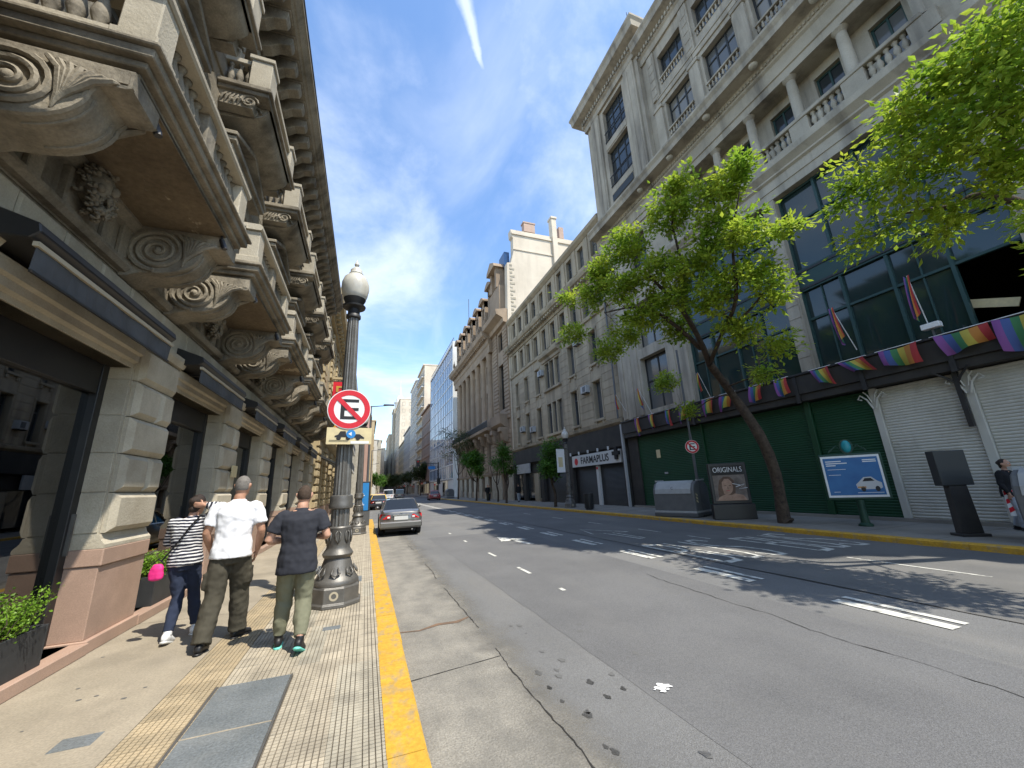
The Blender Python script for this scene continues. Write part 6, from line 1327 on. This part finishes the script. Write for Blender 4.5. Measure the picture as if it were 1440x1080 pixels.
def person(name, label, J, shirt, trousers, hair, skin, shoes, H, hairfn, build, detail=1.0, sleeve='short', sole=None, extra=None):
    """J: joints in world coordinates"""
    base = Vector(((J['aL'][0]+J['aR'][0])/2, (J['aL'][1]+J['aR'][1])/2, 0)); base.z = J.get('z', 0)
    T = thing(name, label, 'person', base); V = lambda p: Vector(p)-base
    aL, aR, kL, kR, hL, hR = [V(J[k]) for k in ('aL', 'aR', 'kL', 'kR', 'hL', 'hR')]; pe = (hL+hR)/2; ch, ne, he = V(J['chest']), V(J['neck']), V(J['head']); sL, sR, eL, eR, wL, wR = [V(J[k]) for k in ('sL', 'sR', 'eL', 'eR', 'wL', 'wR')]
    fd = Vector(J.get('face', (0, 1, 0))).normalized(); up = Vector((0, 0, 1)); rt = fd.cross(up).normalized(); up2 = rt.cross(fd)
    sw = (sR-sL).length/2; sx = (sR-sL).normalized(); sy = up.cross(sx).normalized(); b = build
    # --- body: one continuous surface
    m = MB()
    m.loft([(pe-up*.08, .135*b, .095*b, sx, sy), (pe+up*.05, .150*b, .105*b, sx, sy), (lerp(pe, ch, .45), .130*b, .095*b, sx, sy), (lerp(pe, ch, .8), .150*b, .105*b, sx, sy), (ch+up*.05, .160*b, .105*b, sx, sy), (lerp(sL, sR, .5)+up*.0, sw*.85, .075*b, sx, sy), (ne-up*.01, .065, .062, sx, sy)], 16)
    limb(m, [(ne-up*.06, .066*b), (ne+up*.02, .056*b), (he-up*.05, .054*b)])
    hs = H/1.70
    m.ball(he, (.076*hs, .098*hs, .112*hs), 18, 14)
    for p, r in ((he+fd*.035-up2*.065, .055), (he+fd*.06-up2*.095, .030)): m.ball(p, r*hs, 10, 8)
    m.ball(he+fd*.102*hs-up2*.02, (.013, .02, .022), 8, 6); m.ball(he+fd*.085*hs+up2*.032, (.055, .02, .010), 8, 6)
    for s in (-1, 1): m.loft([(he+rt*s*.074*hs-up2*.035+fd*-.004, .006, .014, rt, fd), (he+rt*s*.084*hs-up2*.01-fd*.01, .009, .021, rt, fd), (he+rt*s*.088*hs+up2*.018-fd*.014, .007, .019, rt, fd), (he+rt*s*.078*hs+up2*.03-fd*.008, .004, .010, rt, fd)], 10)
    for s_, e_, w_ in ((sL, eL, wL), (sR, eR, wR)): limb(m, [(s_, .056*b), (lerp(s_, e_, .35), .050*b), (e_, .039*b), (lerp(e_, w_, .3), .042*b), (w_, .026*b)])
    for h_, k_, a_ in ((hL, kL, aL), (hR, kR, aR)): limb(m, [(h_, .085*b), (lerp(h_, k_, .5), .075*b), (k_, .052*b), (lerp(k_, a_, .3), .056*b), (a_+up*.03, .034*b), (a_-up*.02, .034)])
    for key, sd in (('L', -1), ('R', 1)):
        w_ = V(J['w'+key]); hd = Vector(J['hd'+key]); hand(m, w_, hd, Vector(J['ht'+key]), J.get('curl'+key, .5), J.get('pn'+key), hs)
    soft(m.build('body', skin, T, fix=False), .0075/detail, 0, 2)
    # face details
    for s in (-1, 1): MB().ball(he+fd*.084*hs+rt*s*.03+up2*.012, .011, 8, 6).build('eye', 'white_sign', T, smooth=True); MB().ball(he+fd*.0925*hs+rt*s*.03+up2*.012, .0055, 6, 5).build('iris', 'black_sign', T, smooth=True)
    MB().ball(he+fd*.088*hs-up2*.062, (.022, .008, .006), 8, 5).build('mouth', 'skin_print', T, smooth=True)
    # --- clothes
    m = MB(); hem = J.get('hem', .10)
    m.loft([(pe-up*hem, .198*b, .150*b, sx, sy), (pe+up*.02, .192*b, .146*b, sx, sy), (lerp(pe, ch, .45), .170*b, .124*b, sx, sy), (lerp(pe, ch, .8), .182*b, .130*b, sx, sy), (ch+up*.05, .195*b, .128*b, sx, sy), (lerp(sL, sR, .5)-up*.015, sw*.98, .102*b, sx, sy), (lerp(sL, sR, .5)+up*.03, sw*.72, .080*b, sx, sy), (ne-up*.025, .080*b, .074*b, sx, sy), (ne+up*.0, .062*b, .062*b, sx, sy)], 18, 2.3)
    for s_, e_, w_ in ((sL, eL, wL), (sR, eR, wR)):
        if sleeve == 'short': limb(m, [(lerp(sL, sR, .5).lerp(s_, .70)-up*.02, .070*b), (s_-up*.02, .066*b), (lerp(s_, e_, .4), .070*b), (lerp(s_, e_, .72), .072*b)], 12)
        else: limb(m, [(lerp(sL, sR, .5).lerp(s_, .7)-up*.01, .072*b), (s_-up*.004, .071*b), (lerp(s_, e_, .5), .062*b), (e_, .052*b), (lerp(e_, w_, .5), .048*b), (lerp(e_, w_, .9), .038*b)], 12)
    soft(m.build('shirt', shirt, T, fix=False), .011/detail, .022, 4)
    m = MB(); tl = J.get('leg', (.108, .088, .078))
    m.loft([(pe-up*.12, .150*b, .118*b, sx, sy), (pe-up*.02, .160*b, .125*b, sx, sy), (pe+up*.06, .148*b, .110*b, sx, sy)], 16)
    for s, (h_, k_, a_) in ((-1, (hL, kL, aL)), (1, (hR, kR, aR))):
        limb(m, [(h_-up*.03, .098*b), (lerp(h_, k_, .35), tl[0]*b), (k_, tl[1]*b), (lerp(k_, a_, .45), tl[1]*.98*b), (lerp(k_, a_, .85), tl[2]*b), (lerp(k_, a_, J.get('cuff', 1.0)), tl[2]*1.05*b)], 14)
        if J.get('cargo'): q = lerp(h_, k_, .62)+sx*s*tl[0]*.80*b; m.box(q.x-.03, q.x+.03, q.y-.075, q.y+.075, q.z-.095, q.z+.085)
    soft(m.build('trousers', trousers, T, fix=False), .011/detail, .026, 3)
    # --- shoes
    for key in ('L', 'R'):
        a_ = V(J['a'+key]); td = Vector(J['toe'+key]).normalized(); tf = Vector((td.x, td.y, 0)).normalized(); sd_ = Vector((-tf.y, tf.x, 0)); un = sd_.cross(td).normalized()
        if un.z < 0: un = -un
        m = MB(); h0 = a_-un*.055-td*.055
        m.loft([(h0-td*.02+un*.015, .022, .018, sd_, un), (h0+un*.025, .036, .045, sd_, un), (h0+td*.06+un*.028, .040, .052, sd_, un), (h0+td*.12+un*.015, .043, .038, sd_, un), (h0+td*.18+un*.005, .047, .028, sd_, un), (h0+td*.225+un*.0, .036, .020, sd_, un), (h0+td*.24+un*.0, .018, .010, sd_, un)], 14, 2.4); limb(m, [(a_-un*.01, .043), (a_+un*.035-td*.005, .044)], 12)
        o = m.build('shoe', shoes, T, smooth=True)
        m = MB(); m.loft([(h0-td*.03-un*.026, .020, .012, sd_, un), (h0+td*.0-un*.026, .040, .014, sd_, un), (h0+td*.10-un*.026, .043, .014, sd_, un), (h0+td*.18-un*.026, .050, .013, sd_, un), (h0+td*.235-un*.022, .036, .012, sd_, un), (h0+td*.25-un*.02, .015, .008, sd_, un)], 14, 2.6); m.build('sole', sole or shoes, o, smooth=True)
    # --- hair
    m = MB(); hairfn(m, he, fd, rt, up2, hs); soft(m.build('hair', hair, T, fix=False), .008/detail, .006, 2)
    if extra: extra(T, V, base)
    return T
def short_hair(m, he, fd, rt, up, hs):
    m.ball(he-fd*.007+up*.006, (.0785*hs, .0995*hs, .1125*hs), 22, 18, lambda d: (1.0 if Vector(d).dot(fd)*.9-Vector(d).z*.6 < .22 else .88) if d[2] > -.62 else .88)
def bob_hair(m, he, fd, rt, up, hs):
    m.ball(he-fd*.02+up*.015, (.088*hs, .105*hs, .112*hs), 18, 14, lambda d: 1.0 if Vector(d).dot(fd) < .45 else .84); m.ball(he-fd*.10+up*.02, (.055, .05, .05), 10, 8); m.ball(he-fd*.06-up*.07, (.062, .045, .05), 10, 8)
# man in the white T-shirt
J1 = dict(aL=(-1.60, 5.62, .085), aR=(-1.37, 6.04, .085), kL=(-1.585, 5.80, .52), kR=(-1.385, 5.99, .54), hL=(-1.58, 5.85, .97), hR=(-1.40, 5.87, .97), chest=(-1.49, 5.885, 1.38), neck=(-1.49, 5.91, 1.585), head=(-1.475, 5.945, 1.745),
    sL=(-1.70, 5.89, 1.505), sR=(-1.28, 5.89, 1.505), eL=(-1.77, 5.87, 1.20), eR=(-1.20, 5.86, 1.20), wL=(-1.73, 6.0, .98), wR=(-1.245, 5.98, .965), hdL=(.1, .35, -.9), hdR=(-.25, .3, -.9), htL=(.3, .9, .2), htR=(-.2, .9, .2), pnL=(1, 0, 0), pnR=(-1, 0, 0), curlL=.6, curlR=.35,
    toeL=(.05, 1, -.10), toeR=(.55, .85, 0), face=(.25, 1, -.08), cargo=True, leg=(.108, .092, .085), hem=.05, cuff=1.0)
def bag_none(T, V, b): pass
person('person', 'grey-haired man in white T-shirt and olive cargo trousers walking away', J1, 'tee_white', 'cargo_olive', 'hair_grey', 'skin_tan', 'shoe_black', 1.84, short_hair, 1.10, extra=None)
J2 = dict(aL=(-.83, 5.43, .085), aR=(-.585, 5.12, .125), kL=(-.81, 5.43, .48), kR=(-.605, 5.34, .47), hL=(-.785, 5.30, .89), hR=(-.605, 5.29, .89), chest=(-.70, 5.31, 1.28), neck=(-.70, 5.34, 1.455), head=(-.69, 5.375, 1.595),
    sL=(-.895, 5.31, 1.385), sR=(-.50, 5.31, 1.385), eL=(-1.00, 5.27, 1.12), eR=(-.405, 5.27, 1.13), wL=(-.86, 5.49, 1.09), wR=(-.54, 5.49, 1.11), hdL=(.75, .6, .1), hdR=(-.75, .6, .15), htL=(0, .3, 1), htR=(0, .3, 1), pnL=(0, -1, .2), pnR=(0, -1, .2), curlL=.9, curlR=.9,
    toeL=(-.12, 1, 0), toeR=(.10, .9, -.42), face=(.08, 1, -.25), leg=(.100, .082, .056), hem=.13, cuff=.92)
def phone(T, V, b): pass
person('person', 'man in black T-shirt and sage joggers with mint trainers beside the lamp post', J2, 'tee_black', 'jogger_green', 'hair_brown', 'skin', 'shoe_black', 1.70, short_hair, 1.06, sole='mint')
PH = tag(MB().box(-.035, .035, -.005, .005, -.07, .07).build('phone', 'black_metal', None, loc=(-.70, 5.60, 1.13), bevel=.004), 'black phone held by the man in the black T-shirt', 'phone'); PH.rotation_euler = (R(-30), 0, 0)
J3 = dict(aL=(-2.09, 6.16, .10), aR=(-1.93, 6.48, .085), kL=(-2.10, 6.32, .47), kR=(-1.98, 6.42, .50), hL=(-2.17, 6.33, .88), hR=(-2.01, 6.35, .88), chest=(-2.11, 6.34, 1.21), neck=(-2.09, 6.37, 1.40), head=(-2.06, 6.40, 1.545),
    sL=(-2.27, 6.35, 1.335), sR=(-1.94, 6.33, 1.345), eL=(-2.33, 6.42, 1.08), eR=(-1.75, 6.22, 1.50), wL=(-2.22, 6.58, 1.02), wR=(-1.95, 6.25, 1.525), hdL=(.5, .8, .1), hdR=(-.92, .22, .12), htL=(0, .3, 1), htR=(0, -.1, 1), pnL=(0, 0, -1), pnR=(0, 1, 0), curlL=.5, curlR=.35,
    toeL=(.0, .95, -.30), toeR=(0, 1, 0), face=(.35, .9, -.2), leg=(.092, .070, .058), hem=.06, cuff=.94)
def sling(T, V, b):
    m = MB(); m.tube([V(p) for p in ((-1.97, 6.25, 1.41), (-2.05, 6.205, 1.28), (-2.14, 6.20, 1.12), (-2.23, 6.215, .98), (-2.29, 6.22, .90))], .011, 6); m.build('bag_strap', 'coat_black', T)
    m = MB(); m.loft([(V((-2.255, 6.25, .86)), .012, .05, (1, 0, 0), (0, 1, 0)), (V((-2.255, 6.25, .84)), .012, .05)], 8)
W_ = person('person', 'woman in navy striped top and jeans with a hand behind her head', J3, 'stripe_z', 'denim', 'hair_dark', 'skin', 'shoe_white', 1.62, bob_hair, .93, sleeve='long', sole='frame_white', extra=sling)
# sleeve of the raised arm shows its bands across the arm
m = MB(); limb(m, [((-1.90, 6.31, 1.36), .066), ((-1.84, 6.27, 1.43), .064), ((-1.75, 6.22, 1.50), .060), ((-1.84, 6.235, 1.515), .056), ((-1.925, 6.25, 1.525), .043)]); b_ = W_.location; m.v = [(p[0]-b_.x, p[1]-b_.y, p[2]-b_.z) for p in m.v]
soft(m.build('raised_sleeve', 'stripe_x', W_, fix=False), .011, .015, 3)
PB_ = thing('pink_bag', 'small bright pink bag hanging at the striped woman\'s hip', 'bag', (-2.31, 6.20, .78)); m = MB(); m.loft([((0, 0, -.125), .05, .03), ((0, 0, -.10), .09, .05), ((0, 0, -.02), .10, .055), ((0, 0, .06), .085, .045), ((0, 0, .11), .06, .03), ((0, 0, .125), .03, .012)], 14, 2.6); m.v = [(p[0]*.75, p[1]*.75, p[2]*.75) for p in m.v]; soft(m.build('pouch', 'pink', PB_, fix=False), .008, .02, 2); MB().tube([(-.06, 0, .09), (0, -.005, .15), (.06, 0, .09)], .008, 6).build('loop', 'coat_black', PB_)
def stroller(x, y, z, h, label, top, leg, hair, face=(0, 1, 0), skin='skin', step=.12, sleeve='long'):
    k = h/1.75; f = Vector(face).normalized(); r = Vector((f.y, -f.x, 0)); o = Vector((x, y, z)); g_ = lambda a, b_, c: tuple(o+r*a*k+f*b_*k+Vector((0, 0, c*k)))
    J = dict(aL=g_(-.09, -step, .09), aR=g_(.09, step, .09), kL=g_(-.09, .02, .48), kR=g_(.09, .10, .50), hL=g_(-.09, 0, .92), hR=g_(.09, 0, .92), chest=g_(0, .02, 1.30), neck=g_(0, .05, 1.48), head=g_(0, .08, 1.63), sL=g_(-.19, .02, 1.41), sR=g_(.19, .02, 1.41), eL=g_(-.24, .0, 1.13), eR=g_(.24, .0, 1.13), wL=g_(-.23, .12, .90), wR=g_(.23, .1, .90), hdL=(0, .2, -1), hdR=(0, .2, -1), htL=f, htR=f, pnL=r, pnR=-r, toeL=f, toeR=f, face=face, z=z)
    return person('person', label, J, top, leg, hair, skin, 'shoe_black', h, bob_hair if hair == 'hair_dark' else short_hair, 1.0, .6, sleeve)
stroller(14.75, 5.0, ZW+.0, 1.68, 'dark-haired person in black coat standing at the white shutter', 'coat_black', 'jean_pale', 'hair_dark', (-.15, -1, -.1))
stroller(14.2, 37.0, ZW, 1.75, 'pedestrian in dark top and pale shorts before the lit shop', 'coat_black', 'jean_pale', 'hair_brown', (0, 1, 0)); stroller(12.9, 43.5, ZW, 1.78, 'pedestrian in dark clothes near the kerb by the palace', 'coat_black', 'cargo_olive', 'hair_brown', (0, -1, 0)); stroller(13.3, 44.2, ZW, 1.7, 'pedestrian in grey top near the kerb by the palace', 'jogger_green', 'denim', 'hair_brown', (0, -1, 0))
stroller(-1.4, 34, 0, 1.7, 'pedestrian in denim beyond the blue kiosk', 'denim', 'coat_black', 'hair_brown', (0, 1, 0))
# ---------------------------------------------------------------- vehicles
M('paint_grey', (.16, .155, .145), (.15, .145, .135), nscale=2, rough=.3, metal=.55, coat=.8, spec=.5); M('paint_black', (.015, .015, .016), rough=.25, coat=.8); M('paint_red', (.25, .02, .025), rough=.3, coat=.7); M('paint_white', (.68, .68, .68), rough=.3, coat=.6) if False else M('van_white', (.68, .68, .68), rough=.3, coat=.6)
M('tail_red', (.55, .01, .015), rough=.2, coat=.6); M('rubber', (.018, .018, .018), rough=.85); M('rim', (.35, .35, .36), rough=.35, metal=.8); M('plate_white', (.62, .62, .60), rough=.4); M('taxi_yellow', (.65, .42, .02), rough=.3, coat=.6); M('chrome', (.6, .6, .6), rough=.15, metal=1)
def car(name, label, x, y, rz, paint, L=4.45, Wd=1.74, H=1.42, roofpaint=None, kind='sedan', cat='car'):
    T = thing(name, label, cat, (x, y, ZR), rz); h = Wd/2; s = L/4.45
    # body: cross sections from the rear (y=0) to the nose (y=L): (y, half width, sill z, belt z, belt half width)
    secs = [(0.0, .70, .42, .80, .60), (.05, .80, .34, .88, .68), (.22, .85, .26, .955, .735), (.7, .865, .22, .97, .765), (1.4, .87, .20, .965, .78), (2.4, .87, .20, .955, .785), (3.0, .865, .20, .93, .77), (3.7, .85, .21, .84, .73), (4.15, .80, .24, .74, .68), (4.38, .72, .30, .64, .60), (4.45, .60, .38, .56, .50)]
    if kind == 'van': secs = [(0.0, .80, .40, 1.0, .78), (.06, .86, .30, 1.05, .84), (.5, .87, .24, 1.06, .86), (2.4, .87, .22, 1.06, .86), (3.6, .86, .22, 1.02, .84), (4.2, .82, .26, .9, .76), (4.45, .68, .36, .7, .6)]
    m = MB(); rs = []
    for yy, w, z0, z1, bw in secs:
        w *= h/.87; bw *= h/.87
        half = [(w*.86, z0), (w*.97, z0+.07), (w, z0+(z1-z0)*.35), (w*.995, z0+(z1-z0)*.62), (bw*1.03, z1-.04), (bw*.97, z1), (bw*.5, z1+.018)]
        rs.append([(px, yy*s, pz) for px, pz in half]+[(-px, yy*s, pz) for px, pz in reversed(half)])
    m.rings(rs); o = m.build('body', paint, T, autos=32)
    # greenhouse
    g_ = [(.50, .735, .95, .70), (.85, .74, .965, .60)] 
    if kind == 'van': sec = [(.03, .84, 1.03, .80), (.06, .80, 1.9, .74), (.3, .78, 1.98, .72), (2.6, .78, 1.98, .72), (2.9, .78, 1.90, .72), (3.65, .80, 1.04, .76)]
    prof = {'sedan': [(.42, .955), (.95, 1.34), (1.35, H), (2.15, H+.005), (2.55, 1.36), (3.28, .94)], 'van': [(.03, 1.03), (.10, 1.88), (.35, 1.98), (2.5, 1.98), (2.8, 1.90), (3.6, 1.03)]}[kind]
    m = MB(); rs = []
    for yy, z in prof:
        t = (z-.95)/(max(p[1] for p in prof)-.95); w = h*(.86-.20*t) if kind == 'sedan' else h*(.97-.10*t); rs.append([(w, yy*s, z-.02*0), (w*.75, yy*s, z+.015), (-w*.75, yy*s, z+.015), (-w, yy*s, z)])
    # roof skin
    a = MB()
    for r0, r1 in zip(rs, rs[1:]):
        for j in range(3): a.quad(r0[j], r0[j+1], r1[j+1], r1[j])
    side = []
    roof_i = (1, len(prof)-2)
    a2 = MB(); gl = MB()
    for i, (r0, r1) in enumerate(zip(rs, rs[1:])):
        tgt = gl if (i == 0 or i == len(rs)-2) else a2
        for j in range(3): tgt.quad(r0[j], r0[j+1], r1[j+1], r1[j])
    zb = .94 if kind == 'sedan' else 1.02
    for sg in (0, 3):
        pts = [r[sg] for r in rs]; yy0 = prof[0][0]*s; yy1 = prof[-1][0]*s
        gl.poly([(p[0]*.995, p[1], p[2]-.02) for p in pts[:1]]+[(p[0]*.997, p[1], p[2]-.03) for p in pts[1:-1]]+[(pts[-1][0]*.995, pts[-1][1], pts[-1][2]-.02)])
        q = h*.865*(1 if sg == 0 else -1)
        for i in (1, len(prof)//2, len(prof)-2):
            p = pts[i]; a2.tube([(p[0], p[1], p[2]-.02), ((p[0]+q)/2, (p[1]+ (yy0 if i == 1 else yy1 if i == len(prof)-2 else p[1]))/2, (p[2]+zb)/2), (q*.98, yy0 if i == 1 else yy1 if i == len(prof)-2 else p[1], zb)], .028, 5)
        a2.tube([(p[0], p[1], p[2]-.01) for p in pts], .022, 5)
    a2.build('roof', roofpaint or paint, T, autos=35); gl.build('glazing', 'glass_car', T, fix=False)
    for wx in (-1, 1):
        for wy in (.88*s, 3.62*s):
            Wh = part('wheel', T, (wx*(h-.11), wy, .31)); rs_ = []
            for r, dxx in ((.19, -.1), (.29, -.1), (.315, -.06), (.315, .06), (.29, .1), (.19, .1)): rs_.append([(dxx, r*math.cos(t), r*math.sin(t)) for t in [2*math.pi*i/22 for i in range(22)]])
            MB().rings(rs_, cap=False, closed=True).build('tyre', 'rubber', Wh, smooth=True); rs_ = []
            for r, dxx in ((.19, wx*.085), (.17, wx*.06), (.05, wx*.08), (.01, wx*.085)): rs_.append([(dxx, r*math.cos(t), r*math.sin(t)) for t in [2*math.pi*i/22 for i in range(22)]])
            MB().rings(rs_).build('rim', 'rim', Wh)
            MB().tube([(wx*.108, .37*math.cos(t), .37*math.sin(t)) for t in [math.pi*i/10 for i in range(11)]], .022, 5).build('wheel_arch', 'rubber', Wh)
    for sg in (-1, 1):
        zl = .66; m = MB(); pts = [(sg*h*.46, .035, zl), (sg*h*.50, .0, zl+.13), (sg*h*.86, .06, zl+.18), (sg*h*.95, .18, zl+.15), (sg*h*.96, .16, zl+.02), (sg*h*.80, .02, zl-.02)]
        m.poly([(p[0], p[1]-.035, p[2]) for p in pts]); m.poly([(p[0], p[1]+.03, p[2]) for p in pts]); n_ = len(pts)
        for i in range(n_): p, q = pts[i], pts[(i+1) % n_]; m.quad((p[0], p[1]-.035, p[2]), (q[0], q[1]-.035, q[2]), (q[0], q[1]+.03, q[2]), (p[0], p[1]+.03, p[2]))
        tl_ = m.build('tail_light', 'tail_red', T); MB().box(sg*h*.56-.05, sg*h*.56+.05, -.045, -.02, zl+.02, zl+.08).build('reversing_lamp', 'white_sign', tl_)
        MB().ball((sg*(h+.07), 2.75*s, .98), (.10, .06, .07), 8, 6).build('door_mirror', paint, T, smooth=True)
    MB().box(-.26, .26, -.035, .0, .60, .74).build('number_plate', 'plate_white', T); MB().box(-.3, .3, -.03, .01, .765, .80).build('boot_trim', 'chrome', T)
    MB().prism([(-.06, .30), (-.085, .36), (-.085, .52), (-.03, .56), (.1, .56), (.1, .28)], 'x', -h*.93, h*.93).build('rear_bumper', paint, T, bevel=.02)
    MB().box(-h*.7, h*.7, .2, L-.3, .16, .3).build('underbody', 'rubber', T); MB().tube([(h*.5, -.07, .24), (h*.5, .2, .24)], .03, 8).build('exhaust', 'chrome', T)
    MB().box(-.04, .04, -.02, .0, .84, .88).build('badge', 'chrome', T)
    return T
car('parked_car', 'grey saloon car parked at the left kerb behind the lamp posts', 1.33, 16.4, R(-1.5), 'paint_grey', 4.4, 1.66, 1.36)
car('taxi', 'black and yellow taxi parked further up the left kerb', 1.15, 40.5, R(-3), 'paint_black', 4.2, 1.66, 1.42, 'taxi_yellow', cat='taxi'); car('taxi', 'second black and yellow taxi waiting in front of the first', 1.0, 46.5, R(-3), 'paint_black', 4.2, 1.66, 1.42, 'taxi_yellow', cat='taxi')
car('red_car', 'red car by the right kerb near the side street corner', 10.0, 62, R(-3), 'paint_red', 4.3, 1.75, 1.5)
car('white_van', 'tall white van in the traffic ahead', 4.2, 84, R(-4), 'van_white', 5.2, 2.0, 2.0, None, 'van', 'van'); car('grey_van', 'silver van beside the tall white van', 7.0, 92, R(-4), 'paint_grey', 5.0, 1.9, 2.0, None, 'van', 'van')
car('distant_car', 'red car in the traffic left of the white van', 2.4, 78, R(-4), 'paint_red', 4.2, 1.7, 1.4); car('distant_car', 'dark car beyond the silver van', 8.6, 110, R(-4), 'paint_black', 4.2, 1.7, 1.4)
WCn = dumpster(13.1, 66.5, R(0), 'grey waste container at the side street corner by the red car', 'bin_grey')
bx('bumper_barrier', 'red_sign', None, (2.0, 3.6, 52, 52.1, ZR, .6)) if False else None
